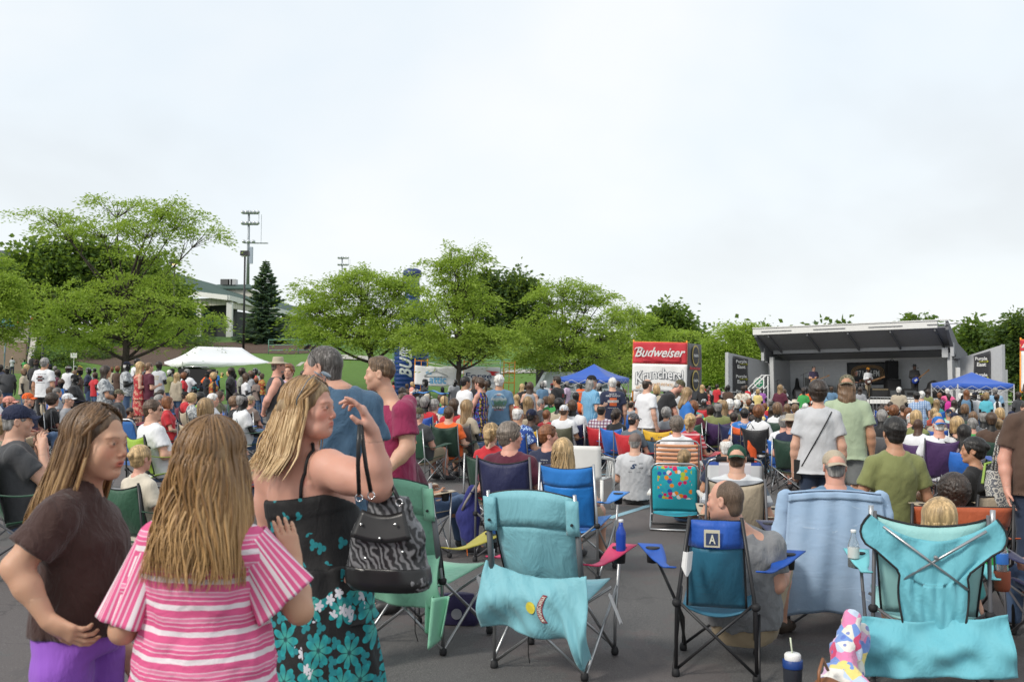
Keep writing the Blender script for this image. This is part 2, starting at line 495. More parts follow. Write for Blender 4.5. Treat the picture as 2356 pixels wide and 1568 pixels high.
def sdf_mesh(name,prims,h,fine=()):
    """mesh of a list of primitives; fine: (lo, hi, step) boxes meshed at a finer step and joined"""
    ad=[p for p in prims if p[4]=='add']
    lo=np.min([p[1] for p in ad],0)-3*h;hi=np.max([p[2] for p in ad],0)+3*h
    VV,QQ,nb=[],[],0
    G=Field(lo,hi,h)
    for p in prims:G.apply(p)
    def inbox(a,b,pad):
        a,b=np.array(a)+pad,np.array(b)-pad;c,hh=(a+b)/2,(b-a)/2
        return lambda X,Y,Z:np.maximum(np.maximum(abs(X-c[0])-hh[0],abs(Y-c[1])-hh[1]),abs(Z-c[2])-hh[2])
    for (a,b,s_) in fine:G.apply((inbox(a,b,h*1.9),np.array(a),np.array(b),0,'cut'))
    V,Q=G.net();VV.append(V);QQ.append(Q);nb=len(V)
    for (a,b,s_) in fine:
        g=Field(np.array(a)-2*s_,np.array(b)+2*s_,s_)
        for p in prims:g.apply(p)
        g.apply((inbox(a,b,0),np.array([-9.]*3),np.array([9.]*3),0,'keep'))
        V,Q=g.net();VV.append(V);QQ.append(Q+nb);nb+=len(V)
    me=mesh_np(name,np.concatenate(VV),np.concatenate(QQ));me.materials.append(None)
    return me
# ------------------------------------------------------------------ people
V3=Vector
BUILD={
    'man':   dict(sh=.170,arm=1.0,leg=1.0,neck=.058,prof=[(0,.160,.112),(.15,.165,.115),(.35,.150,.110),(.6,.160,.12),(.78,.168,.12),(.87,.135,.10),(.94,.085,.078),(1,.06,.055)]),
    'stout':dict(sh=.182,arm=1.15,leg=1.15,neck=.066,prof=[(0,.190,.14,.01),(.15,.200,.16,.03),(.35,.198,.165,.04),(.6,.19,.15,.02),(.78,.186,.13),(.87,.15,.11),(.94,.10,.085),(1,.065,.06)]),
    'woman':dict(sh=.146,arm=.84,leg=1.0,neck=.047,prof=[(0,.178,.125),(.15,.172,.12),(.38,.130,.098),(.6,.143,.112,.008),(.72,.148,.128,.02),(.81,.138,.105),(.88,.105,.085),(.95,.065,.06),(1,.05,.045)]),
    'wide':  dict(sh=.158,arm=1.05,leg=1.15,neck=.054,prof=[(0,.205,.15),(.15,.205,.155,.01),(.38,.172,.14,.02),(.6,.172,.145,.02),(.72,.170,.15,.03),(.81,.155,.12),(.88,.12,.095),(.95,.075,.07),(1,.055,.05)]),
}
BUILD['child']=dict(BUILD['woman'],prof=[(t,w*.92,d*.9)+tuple(r) for t,w,d,*r in BUILD['woman']['prof']])
def joints(pose,arms,bn,hyaw=0.0,hpitch=0.0,hunch=0.0):
    b=BUILD[bn];J={'b':b,'pose':pose}
    if pose in ('stand','walk'):
        a,nb=V3((0,0,.84)),V3((0,-.015+hunch,1.50-hunch*.3));pz=.88
    elif pose=='bend':
        a,nb=V3((0,-.08,.84)),V3((0,.26,1.38));pz=.88
    else:
        pz=.41 if pose=='sit' else .13
        a,nb=V3((0,-.03,pz-.05)),V3((0,-.14+hunch,pz+.585-hunch*.3))
    u=(nb-a).normalized();fwd=V3((0,u.z,-u.y))
    J['a'],J['nb'],J['u'],J['f']=a,nb,u,fwd
    hd=u*.155+V3((0,.035 if pose!='bend' else .07,0))
    if pose in ('sit','low'):hd=V3((0,.035,.155))
    J['hc']=nb+hd
    J['Rh']=Matrix.Rotation(-hyaw,3,'Z')@Matrix.Rotation(-hpitch if pose!='bend' else -.5,3,'X')
    shc=nb-u*.098
    for s,n in ((-1,'L'),(1,'R')):
        S=shc+V3((s*b['sh'],0,0));J['sh'+n]=S
        ar=arms
        if arms=='bent':ar='bent' if s>0 else 'down'
        if arms=='bentl':ar='bent' if s<0 else 'down'
        o=1.0 if b['prof'][0][1]<.19 else 1.5
        if ar=='down':e=S+V3((s*.05*o,-.02,-.295));w=e+V3((s*.01,.06,-.245))
        elif ar=='bent':e=S+V3((s*.06*o,-.01,-.285));w=e+V3((-s*.07,.22,.08))
        elif ar=='cross':e=S+V3((s*.07,.03,-.275));w=e+V3((-s*.20,.16,.04))
        elif ar=='hip':e=S+V3((s*.16,-.09,-.22));w=e+V3((-s*.13,.12,-.16))
        elif ar=='back':e=S+V3((s*.06,-.13,-.26));w=e+V3((-s*.17,-.05,-.17))
        elif ar=='rest':e=S+V3((s*.10,.03,-.27));w=e+V3((-s*.01,.245,.0))
        elif ar=='lap':e=S+V3((s*.07,.08,-.27));w=e+V3((-s*.13,.20,-.05))
        elif ar=='up':e=S+V3((s*.10,.22,-.12));w=e+V3((-s*.09,.03,.24))
        elif ar=='face':e=S+V3((s*.06,.2,-.2));w=e+V3((-s*.09,-.02,.24))
        elif ar=='hang':e=S+V3((s*.0,.09,-.28));w=e+V3((s*.0,.08,-.24))
        J['el'+n],J['wr'+n]=e,w
        if pose in ('stand','walk','bend'):
            st=.13*s if pose=='walk' else 0.0
            J['hip'+n]=V3((s*.088,a.y,pz));J['kn'+n]=V3((s*.10,.02+st*.7,.49));J['an'+n]=V3((s*.11,-.02+st*1.2,.085));J['to'+n]=J['an'+n]+V3((s*.03,.165,-.05))
        elif pose=='sit':
            J['hip'+n]=V3((s*.088,0,pz));J['kn'+n]=V3((s*.14,.44,.52));J['an'+n]=V3((s*.13,.52,.09));J['to'+n]=J['an'+n]+V3((s*.03,.165,-.05))
        else:
            J['hip'+n]=V3((s*.088,0,pz));J['kn'+n]=V3((s*.20,.38,.34));J['an'+n]=V3((s*.14,.62,.08));J['to'+n]=J['an'+n]+V3((s*.03,.15,.0))
    return J
def head_prims(c,M,neckb,rn,fem=False,k=1.0,jaw=1.0,lod=0,mouth=0.0):
    """c centre, M 3x3 rotation (x right, y to the front)"""
    H=lambda x,y,z:c+M@V3((x*k,y*k,z*k))
    m3=[list(r) for r in M]
    j=.9 if fem else 1.0
    E=lambda p,r,kk,op='add':el(H(*p),tuple(q*k for q in r),kk*k,op,m3)
    C=lambda a,b,ra,rb,kk,op='add':rc(H(*a),H(*b),ra*k,rb*k,kk*k,op)
    o=[E((0,-.012,.028),(.076,.096,.089),.01),E((0,.020,-.030),(.062*j,.070,.080),.03),E((0,.038,-.072),(.043*j*jaw,.042,.036),.03),
         C((-.045*j*jaw,-.002,-.055),(-.016,.062,-.098),.018,.014,.03),C((.045*j*jaw,-.002,-.055),(.016,.062,-.098),.018,.014,.03),
         E((0,.074,-.096),(.017,.014,.015),.02)]
    nk=rc(neckb,H(0,-.012,-.055),rn*1.1,rn*.95,.03)
    o.append(nk)
    if lod==0:
        o+=[C((0,.086,.005),(0,.098,-.028),.010,.013,.018),E((-.079,-.008,-.008),(.010,.020,.032),.008),E((.079,-.008,-.008),(.010,.020,.032),.008)]
        return o
    o+=[C((-.036,.076,.022),(-.012,.083,.020),.010,.011,.02),C((.036,.076,.022),(.012,.083,.020),.010,.011,.02),
          E((-.034,.095,.002),(.014,.011,.009),.012,'scut'),E((.034,.095,.002),(.014,.011,.009),.012,'scut'),
          E((-.040,.058,-.026),(.024,.020,.024),.022),E((.040,.058,-.026),(.024,.020,.024),.022),
          C((0,.084,.012),(0,.101,-.022),.0075,.0095,.012),E((0,.104,-.029),(.0115,.010,.0095),.008),
          E((-.012,.099,-.035),(.0075,.010,.0065),.005),E((.012,.099,-.035),(.0075,.010,.0065),.005),
          E((-.0065,.107,-.041),(.003,.005,.004),.002,'scut'),E((.0065,.107,-.041),(.003,.005,.004),.002,'scut'),
          E((0,.085,-.060),(.028,.014,.018),.014),
          E((0,.0915,-.0560 ),(.019,.0085,.0042),.006),E((0,.0895,-.0665-mouth),(.016,.009,.0048),.006),
          E((0,.104,-.0610-mouth*.5),(.021,.011,.0014+mouth*.35),.003,'scut'),
          E((0,.092,-.080),(.016,.010,.005),.010,'scut'),
          E((-.031,.0795,.003),(.0135,.0128,.0115),.002),E((.031,.0795,.003),(.0135,.0128,.0115),.002)]
    for s in (-1,1):
        o+=[E((s*.079,-.008,-.006),(.006,.019,.031),.006),E((s*.084,-.013,-.004),(.006,.021,.034),.004),
              E((s*.091,-.006,-.002),(.008,.011,.019),.004,'scut')]
    return o
def face_tint(me,c,M,k=1.0,brow=(.35,.27,.2),lips=(1.0,.62,.6),beard=None,stubble=0.0,blush=.12,iris=(.25,.3,.32),mouth=0.0,hairline=None):
    """true colours of brows, lips, eyes and stubble stored as a colour attribute on the head"""
    n=len(me.vertices);V=np.empty(n*3,dtype=np.float32);me.vertices.foreach_get('co',V);V=V.reshape(-1,3)
    Mi=np.array([list(r) for r in M],dtype=np.float32)
    L=((V-np.array(c,dtype=np.float32))@Mi)/k
    x,y,z=L.T;ax=np.abs(x)
    near=(np.abs(z)<.16)&(np.linalg.norm(L,axis=1)<.19)
    C=np.ones((n,4),dtype=np.float32)
    def put(mask,col,a=1.0):
        a=np.clip(mask*a,0,1)[:,None];C[:,:3]=C[:,:3]*(1-a)+np.array(col,dtype=np.float32)*a
    front=np.clip((y-.05)/.02,0,1)
    ss=lambda v:np.clip(v,0,1)
    put(ss(1.4-np.sqrt(((ax-.042)/.024)**2+((z+.028)/.022)**2))*front,(1.08,.72,.68),blush*2.5)
    put(ss(1.3-np.sqrt((x/.018)**2+((z+.03)/.016)**2))*front,(1.08,.75,.7),blush*2)
    if stubble:put(ss((-.035-z)/.02)*ss((.105+z)/.02+1)*ss((y+.01)/.03),(.62,.58,.58),stubble)
    if beard:put(ss((-.042-z)/.01)*ss((y+.005)/.02)*(1-ss(1.3-np.sqrt((x/.02)**2+((z+.062)/.010)**2))),beard,.9)
    bz=.024-(ax-.03)**2*12
    put(ss(1.4-np.abs(z-bz)/.0028)*(ax>.015)*(ax<.050)*front,brow,.7)
    put(ss(2.2-1.9*np.sqrt((x/.023)**2+((z+.0615+mouth*.5)/(.0105+mouth*.7))**2))*ss((y-.088)/.006),lips,.9)
    if mouth:put(ss(1.8-1.8*np.sqrt((x/.015)**2+((z+.0615+mouth*.5)/(.003+mouth*.5))**2))*front,(.25,.08,.07),.8)
    er=np.sqrt(((ax-.031)/.0125)**2+((z-.003)/.0062)**2)
    eye=ss((1.0-er)*6)*(y>.070)
    put(ss(1.5-6*np.abs(er-1.15))*(z>.002)*front,(.3,.22,.18),.7)
    put(eye,(1.05,1.15,1.25))
    ir=np.sqrt((ax-.033)**2+(z-.0035)**2)
    put(ss((.0058-ir)/.001)*(eye>.3),iris);put(ss((.0026-ir)/.001)*(eye>.3),(.03,.03,.03))
    if hairline:put(ss((z-.055+0*x)/.02+ss((.02-y)/.02)*ss((z+.03)/.02))*1.0,hairline,.8)
    C[:,3]=near.astype(np.float32)
    at=me.attributes.new('tint','FLOAT_COLOR','POINT');at.data.foreach_set('color',C.ravel())
def frame_of(d,n):
    d=V3(d).normalized();n=V3(n);n=(n-d*n.dot(d)).normalized();return d,n,d.cross(n)
def hand_prims(w,d,n,side,curl=.5,sc=1.0,spread=1.0,fine=True,curls=None,thumb=(.45,.5)):
    """w wrist, d direction of the fingers, n palm normal (the way the fingers curl); side +1 puts the thumb on +(d x n)"""
    d,n,t=frame_of(d,n);t=t*side;w=V3(w)
    P_=lambda a,b,c_:w+(d*a+t*b+n*c_)*sc
    o=[rc(w,P_(.035,0,0),.025*sc,.029*sc,.02,flat=(n,.72))]
    if not fine:
        o+=[rc(P_(.03,0,0),P_(.085,0,.004),.036*sc,.036*sc,.02,flat=(n,.42)),rc(P_(.085,0,.004),P_(.135,0,.02+.05*curl),.032*sc,.022*sc,.02,flat=(n,.5)),
              rc(P_(.02,.03,0),P_(.07,.06,.02),.014*sc,.010*sc,.015)]
        return o
    o+=[rc(P_(.022,-.012,0),P_(.082,-.026,0),.020*sc,.0145*sc,.014,flat=(n,.8)),rc(P_(.022,.0,0),P_(.088,-.005,0),.021*sc,.0145*sc,.014,flat=(n,.8)),
          rc(P_(.022,.010,0),P_(.086,.018,0),.021*sc,.0145*sc,.014,flat=(n,.8)),rc(P_(.015,.015,.004),P_(.045,.034,.010),.018*sc,.014*sc,.014)]
    fl=[(.084,.0265,.98),(.090,.0095,1.08),(.087,-.0095,1.0),(.080,-.0275,.8)]
    for i,(l0,b0,fk) in enumerate(fl):
        cu=curls[i] if curls else curl*(1+.12*i)
        p=P_(l0,b0,0);ang=cu*.5;L_=[.040,.026,.021];r0=.0092
        bb=b0*.9*spread
        for q in range(3):
            dv=d*cos(ang)+n*sin(ang)+t*bb*4*(1 if q==0 else .3)
            p2=p+dv.normalized()*L_[q]*fk*sc
            o.append(rc(p,p2,(r0-q*.0009)*sc,(r0-(q+1)*.0009)*sc,.004));p=p2;ang+=cu*.85
    p=P_(.040,.034,.010);a0,a1=thumb
    p2=p+(d*.6+t*a0*1.4+n*.35).normalized()*.034*sc
    p3=p2+(d*.8+t*(a0-a1)+n*.35).normalized()*.028*sc
    o+=[rc(p,p2,.0125*sc,.0105*sc,.006),rc(p2,p3,.0102*sc,.0085*sc,.004)]
    return o
def arm_prims(S,E,W,f,lod=2,hand=True,side=1,curl=.5,hd=None,hn=None,sc=1.0):
    o=[rc(S,seg(S,E,.45),.054*f,.050*f,.03),rc(seg(S,E,.4),E,.050*f,.040*f,.03),rc(E,seg(E,W,.35),.040*f,.041*f,.03),rc(seg(E,W,.35),W,.041*f,.026*min(f,1.1),.025)]
    if hand:
        d=hd if hd is not None else (W-E);nn=hn if hn is not None else V3((-side,0,0))*.8+V3((0,.5,0))
        if V3(nn).cross(V3(d)).length<.05:nn=V3((0,1,0))
        o+=hand_prims(W,d,nn,side if hn is None else side,curl,sc,fine=lod>=2)
    return o
def torso(J,off=0.0,t0=0.0,t1=1.0,kx=1.0,k=.03):
    pr=[(t,w+off,dd+off,*(r or [0])) for t,w,dd,*r in J['b']['prof']]
    T=[p[0] for p in pr];
    def at(t):return tuple([t]+[float(np.interp(t,T,[p[i] for p in pr])) for i in (1,2,3)])
    rows=[at(t0)]+[p for p in pr if t0<p[0]<t1]+[at(t1)]
    if t0<0:
        r0=at(0);rows=[(t0,r0[1]*kx,r0[2]*kx,r0[3])]+[p for p in pr if 0<=p[0]<t1]+[at(t1)]
    return loft(J['a'],J['nb'],(1,0,0),rows,k,n=2.2)
def body_prims(J,lod,fem=False,curl=.5,jaw=1.0):
    b=J['b'];f=b['arm'];g=b['leg']
    o=[torso(J,0)]
    for s,n in ((-1,'L'),(1,'R')):
        S=J['sh'+n];o+=[rc(V3((s*.03,S.y,S.z+.070)),S+V3((0,0,.004)),.045,.050*f,.04)]
        o+=arm_prims(S,J['el'+n],J['wr'+n],f,lod,True,s,curl)
        h,kn,an,to=J['hip'+n],J['kn'+n],J['an'+n],J['to'+n]
        o+=[rc(h,seg(h,kn,.5),.085*g,.075*g,.03),rc(seg(h,kn,.5),kn,.075*g,.054*g,.03),rc(kn,seg(kn,an,.35),.053*g,.056*g,.03),rc(seg(kn,an,.35),an,.056*g,.036,.03),
              rc(an,to,.036,.032,.02)]
    o+=head_prims(J['hc'],J['Rh'],J['nb']-J['u']*.03,b['neck'],fem,lod=1 if lod>=1 else 0,jaw=jaw)
    return o
def shirt_prims(J,sleeve='short',hem=None,off=.016,seed=0,amp=.004,vneck=False):
    b=J['b'];f=b['arm']
    if hem is None:hem=-.02 if J['pose'] in ('stand','walk','bend') else .02
    o=[torso(J,off+.006,hem,.985,1.12)]
    for s,n in ((-1,'L'),(1,'R')):
        S,E,W_=J['sh'+n],J['el'+n],J['wr'+n]
        if sleeve=='tank':
            o.append(rc(V3((s*.05,S.y,S.z+.045)),V3((s*(b['sh']-.05),S.y,S.z+.022)),.054,.044,.03));continue
        o.append(rc(V3((s*.035,S.y,S.z+.066)),S+V3((0,0,.004)),.045+off*.8,.050*f+off,.04))
        if sleeve=='short':
            e=V3(seg(S,E,.66));d=(E-S)
            o.append(clipped(rc(S,V3(seg(S,E,.9)),.052*f+off,.060*f+off+.006,.03),(e,d)))
        else:
            o+=[rc(S,E,.052*f+off,.046*f+off,.03),clipped(rc(E,W_,.045*f+off,.034*f+off,.025),(V3(seg(E,W_,.93)),W_-E))]
    nb,u=J['nb'],J['u']
    o+=[folds(amp*1.3,20,seed),folds(amp*.6,48,seed+9)]
    o.append(rc(nb-u*.03,nb+u*.1+V3((0,.02,0)),b['neck']*1.16,b['neck']*1.2,0,'cut'))
    if sleeve=='tank' or vneck:o.append(el(nb+V3((0,b['prof'][4][2]*.8,-.05 if sleeve!='tank' else -.03)),(.055,.09,.11),0,'cut'))
    return o
def lower_prims(J,kind='pants',off=.010,seed=3):
    b=J['b'];g=b['leg'];o=[torso(J,off-.004,-.06,.16,.94)]
    if kind in ('skirt','dress'):
        if J['pose'] in ('stand','walk'):
            w,d=b['prof'][0][1]+off,b['prof'][0][2]+off;a=J['a']
            o.append(loft(V3((0,a.y,.42)),a+V3((0,0,.02)),(1,0,0),[(0,w*1.15,d*1.25),(.6,w*1.02,d*1.1),(1,w,d)],.03))
            o.append(folds(.008,18,seed,(-1,-1,.3),(1,1,.8),zs=.1));return o
    for n in 'LR':
        h,kn,an=J['hip'+n],J['kn'+n],J['an'+n]
        if kind=='shorts' or kind in ('skirt','dress'):
            e=V3(seg(h,kn,.86));o.append(clipped(rc(h,kn,.088*g+off,.078*g+off,.03),(e,kn-h)))
        else:
            o+=[rc(h,kn,.088*g+off,.060*g+off,.03),clipped(rc(kn,an,.058*g+off,.055+off,.03),(V3(seg(kn,an,.97)),an-kn))]
    o.append(folds(.005,16,seed));return o
def shoe_prims(J):
    o=[]
    for n in 'LR':
        an,to=J['an'+n],J['to'+n];d=(to-an)
        o+=[rc(an+V3((0,0,-.02))-d*.1,an+d*.5,.044,.042,.02),rc(an+V3((0,0,-.035)),to+d*.12,.042,.038,.02),plane((0,0,0.0),(0,0,-1)) if J['pose']!='low' else folds(0,1)]
    return o
# hair and headgear, all in head coordinates
def curls(amp,seed):
    rs=np.random.RandomState(seed);C=rs.normal(size=(800,3));C /= np.linalg.norm(C,axis=1)[:,None];C=C*np.array([.105,.125,.118])+np.array([0,-.012,.018])
    def g(X,Y,Z):
        o=np.full(np.broadcast(X,Y,Z).shape,9.,dtype=np.float32)
        for c in C:
            o=np.minimum(o,(X-c[0])**2+(Y-c[1])**2+(Z-c[2])**2)
        return (amp*(np.clip(np.sqrt(o)/.011,0,1.6)-.8)).astype(np.float32)
    return (g,np.array((-.2,)*3),np.array((.2,)*3),0,'disp')
def hair_prims(kind):
    cr=lambda o:el((0,-.014,.030),(.078+o,.098+o,.091+o),.0)
    face=[el((0,.113,-.034),(.084,.086,.112),0.015,'scut')]
    ears=[el((s*.085,.004,-.03),(.03,.026,.045),.01,'scut') for s in (-1,1)]
    bump_=lambda a,f,z=.6:folds(a,f,5,(-.3,-.3,-.6),(.3,.3,.3),z)
    if kind=='buzz':return [cr(.004),el((0,-.05,-.04),(.055,.055,.06),.02)]+face+ears+[plane((0,-.05,-.085),(0,.1,-1))]
    if kind=='short':return [cr(.012),el((0,-.045,-.04),(.062,.062,.06),.02)]+face+ears+[bump_(.003,90),plane((0,-.05,-.08),(0,.15,-1))]
    if kind=='thick':return [cr(.022),el((0,-.045,-.045),(.07,.07,.065),.02)]+face+ears+[bump_(.005,60),plane((0,-.05,-.09),(0,.15,-1))]
    if kind=='bald':return [cr(.006),el((0,-.05,-.04),(.06,.055,.05),.02)]+face+ears+[el((0,.02,.115),(.075,.11,.09),.0,'cut'),bump_(.002,90),plane((0,-.05,-.08),(0,.15,-1))]
    if kind=='curly':return [cr(.028),el((0,-.03,-.045),(.082,.075,.07),.03)]+face+[curls(.009,5),plane((0,0,-.12),(0,0,-1))]
    if kind=='bob':return [cr(.020),el((0,-.035,-.05),(.088,.078,.075),.03),el((-.07,.01,-.05),(.028,.045,.07),.02),el((.07,.01,-.05),(.028,.045,.07),.02)]+face+[bump_(.004,55,.25),plane((0,0,-.12),(0,0,-1))]
    if kind in ('long','wavy'):
        w=kind=='wavy'
        return [cr(.020),rc((0,-.05,.0),(0,-.085,-.27),.085,.075,.03,flat=((0,1,0),.62)),rc((-.062,-.01,-.02),(-.085,-.02,-.22),.034,.030,.03),rc((.062,-.01,-.02),(.085,-.02,-.22),.034,.030,.03)]+face+[bump_(.006 if w else .004,34,.35)]
    if kind in ('pony','messy'):
        q=.010 if kind=='messy' else .004
        return [cr(.013),el((0,-.045,-.03),(.065,.062,.06),.02)]+face+ears+[rc((0,-.10,.03),(0,-.15,-.0),.03,.042,.015),rc((0,-.15,0),(0,-.15,-.13),.042,.020,.02),bump_(q,60,.5)]
    if kind=='lowpony':return [cr(.013),el((0,-.045,-.03),(.065,.062,.06),.02)]+face+ears+[rc((0,-.10,-.04),(0,-.12,-.2),.026,.018,.015),bump_(.003,60,.4)]
    if kind=='bun':return [cr(.013),el((0,-.045,-.03),(.065,.062,.06),.02)]+face+ears+[el((0,-.112,.035),(.040,.036,.040),.012),bump_(.0035,70,.6),plane((0,-.05,-.085),(0,.15,-1))]
    if kind=='fringe':return [cr(.003),el((0,-.05,-.04),(.060,.054,.055),.02)]+face+ears+[bump_(.003,90,.4),plane((0,-.05,-.062),(0,.1,-1)),plane((0,0,.022),(0,0,1))]
    if kind=='mane':return [cr(.010),el((0,-.05,-.05),(.09,.07,.09),.03),rc((0,-.06,-.05),(0,-.08,-.15),.095,.095,.03,flat=((0,1,0),.6))]+face+[bump_(.008,55,.5),plane((0,0,.035),(0,0,1))]
    raise KeyError(kind)
def cap_mesh(h):
    """ball cap: crown, band and curved peak"""
    p=[el((0,-.010,.030),(.088,.106,.092),0),plane((0,0,.008),(0,.10,-1)),el((0,-.010,.028),(.082,.100,.086),0,'cut')]
    m=sdf_mesh('cap_crown',p,h)
    return m
def peak_mb():
    b=MB()
    def fn(u,v):
        a=(u-.5)*1.9;r=1+v*.75
        x=sin(a)*.080*(1+.1*v);y=.020+cos(a)*.070+v*.072*cos(a*.75);return (x,y,.036-.25*x*x/.08-v*.012-v*abs(x)*.12)
    return b.sheet(fn,14,5,.004)
def hat_mb():
    b=MB()
    b.lathe([(.145,.018),(.168,.010),(.170,.013),(.12,.032),(.088,.038),(.086,.060),(.080,.105),(.066,.118),(.03,.112),(.001,.110)],(0,-.008,.0),24)
    return b
HC={}
def hair_mesh(kind,h):
    k=(kind,h)
    if k not in HC:
        if kind=='cap':HC[k]=cap_mesh(h)
        else:HC[k]=sdf_mesh('hair_'+kind,hair_prims(kind),h)
    return HC[k]
def cached(key,fn):
    if key not in HC:HC[key]=fn()
    return HC[key]
def glasses_mb(up=False):
    b=MB()
    for s in (-1,1):
        b.lathe([(.001,-.002),(.019,-.001),(.019,.001),(.001,.002)],(s*.033,.100,.004),12,RX9@Matrix.Rotation(R(s*8),3,'Y'))
        b.tube([(s*.052,.096,.008),(s*.074,.07,.010),(s*.083,.0,.006),(s*.083,-.02,-.004)],.0018,5)
    b.tube([(-.016,.102,.008),(.016,.102,.008)],.0018,5)
    if up:b.v=[tuple((Matrix.Rotation(R(48),3,'X')@V3(p))+V3((0,.0,.022))) for p in b.v]
    return b
SKINS={'fair':(.60,.36,.26),'pink':(.62,.33,.25),'tan':(.46,.25,.155),'olive':(.38,.21,.13),'dark':(.075,.038,.024),'brown':(.22,.12,.075)}
HAIRS={'black':(.012,.010,.009),'dark':(.030,.019,.013),'brown':(.065,.036,.020),'ltbrown':(.15,.088,.048),'auburn':(.16,.060,.022),'blond':(.40,.27,.13),'dirty':(.24,.155,.075),'grey':(.22,.21,.20),'white':(.62,.60,.56),'salt':(.11,.10,.095),'greybrown':(.13,.105,.085)}
def lower_col(n):return {'jeans':(.055,.10,.19),'dkjeans':(.018,.032,.065),'black':(.012,.012,.014),'khaki':(.34,.27,.18),'grey':(.16,.17,.17),'olive':(.11,.12,.075),'white':(.7,.7,.7),'ltjeans':(.20,.30,.42)}[n]
NP=[0]
def person(loc,heading,H_,label,group=None,pose='stand',arms='down',build='man',hair='short',hcol='brown',skin='fair',top=(.5,.5,.5),sleeve='short',
           low='pants',lcol='jeans',hyaw=0,hpitch=0,lod=0,cap=None,capdir=0,hat=None,hband=None,glasses=None,fit=None,name='person',hem=None,hunch=0.0,beard=None,vneck=False,shoes=(.05,.05,.055),sx=1.0,toploc=None):
    """top/sleeve describe the shirt; fit='dress' makes the top and skirt one cloth"""
    fem=build in ('woman','wide')
    hq=round(hyaw/20)*20;pq=round(hpitch/15)*15
    J=joints(pose,arms,build,R(hq),R(pq),hunch)
    hs=[.030,.020,.013][lod];hh=[None,.0095,.006][lod]
    kb=(pose,arms,build,hq,pq,lod,hunch)
    box=[(tuple(J['hc']-V3((.14,.15,.135))),tuple(J['hc']+V3((.14,.16,.15))),hh)] if hh else []
    if lod==2:
        for n in 'LR':c=J['wr'+n]+(J['wr'+n]-J['el'+n]).normalized()*.08;box.append((tuple(c-V3((.12,)*3)),tuple(c+V3((.12,)*3)),.008))
        if (box[1][1][0]>box[2][0][0]):box=box[:1]
    def mk():
        me=sdf_mesh('body',body_prims(J,lod if not (lod==2 and len(box)==1) else 1,fem),hs,box)
        if lod:face_tint(me,J['hc'],J['Rh'],beard=None,stubble=.25 if not fem else 0,brow=(.45,.36,.3),lips=(.95,.62,.58) if fem else (.95,.75,.72))
        return me
    body=cached(('body',)+kb+(fem,),mk)
    root=empty(name,loc,-R(heading),H_);root.scale=(H_*sx,H_*sx,H_)
    tag(root,label,'person',group)
    link('body',body,skinmat(SKINS[skin]),root)
    NP[0]+=1
    sm=cached(('shirt',sleeve,hem,vneck)+kb,lambda:sdf_mesh('shirt',shirt_prims(J,sleeve,hem,seed=len(HC),vneck=vneck),hs*.9))
    tm=top if isinstance(top,bpy.types.Material) else cloth(top)
    sh=link('shirt' if fit!='dress' else 'dress_top',sm,tm,root)
    lk='skirt' if fit=='dress' else low
    lm=cached(('low',lk)+kb,lambda:sdf_mesh(lk,lower_prims(J,lk),hs))
    link({'pants':'trousers','shorts':'shorts','skirt':'skirt'}[lk],lm,tm if fit=='dress' else cloth(lower_col(lcol)),root)
    shm=cached(('shoe',)+kb,lambda:sdf_mesh('shoes',shoe_prims(J),hs*.8))
    link('shoes',shm,plain(shoes,.6),root)
    HM=Matrix.Translation(J['hc'])@J['Rh'].to_4x4()
    hr=[.014,.009,.006][lod]
    if hair and hair!='none':
        k=hair if not (cap or hat) or hair in ('long','wavy','pony','mane','curly','bun','lowpony') else 'fringe'
        if (cap or hat) and hair in ('long','wavy'):k='mane'
        if (cap or hat) and hair=='curly':k='fringe'
        link('hair',hair_mesh(k,hr),hairmat(HAIRS[hcol]),root,mtx=HM)
    if cap:
        cm=plain(cap,.8) if not isinstance(cap,bpy.types.Material) else cap
        CM=HM@Matrix.Rotation(R(capdir),4,'Z')@Matrix.Translation((0,0,.012))
        c=link('cap',hair_mesh('cap',hr),cm,root,mtx=CM)
        link('cap_peak',cached('peak',lambda:peak_mb().mesh('peak',True)),cm if not hband else plain(hband,.8),root,mtx=CM)
    if hat:link('sun_hat',cached('hat',lambda:hat_mb().mesh('hat',True)),plain(hat,.8),root,mtx=HM@Matrix.Translation((0,0,.028)))
    if glasses=='up':link('sunglasses',cached('gup',lambda:glasses_mb(True).mesh('gl',True)),plain((.02,.02,.025),.2),root,mtx=HM)
    elif glasses:link('glasses',cached('gdn',lambda:glasses_mb().mesh('gl',True)),plain((.02,.02,.025),.2),root,mtx=HM)
    if beard:link('beard',cached(('beard',hr),lambda:sdf_mesh('beard',[el((0,.035,-.078),(.058,.055,.045),0),folds(.004,70,3),el((0,.115,-.058),(.02,.03,.008),0,'cut'),plane((0,0,-.038),(0,.0,1)),plane((0,0,0),(0,-1,0))],hr)),hairmat(HAIRS[beard]),root,mtx=HM)
    root['head_z']=0.0
    return root
TOPZ={'stand':1.78,'walk':1.78,'bend':1.56,'sit':1.265,'low':.985}
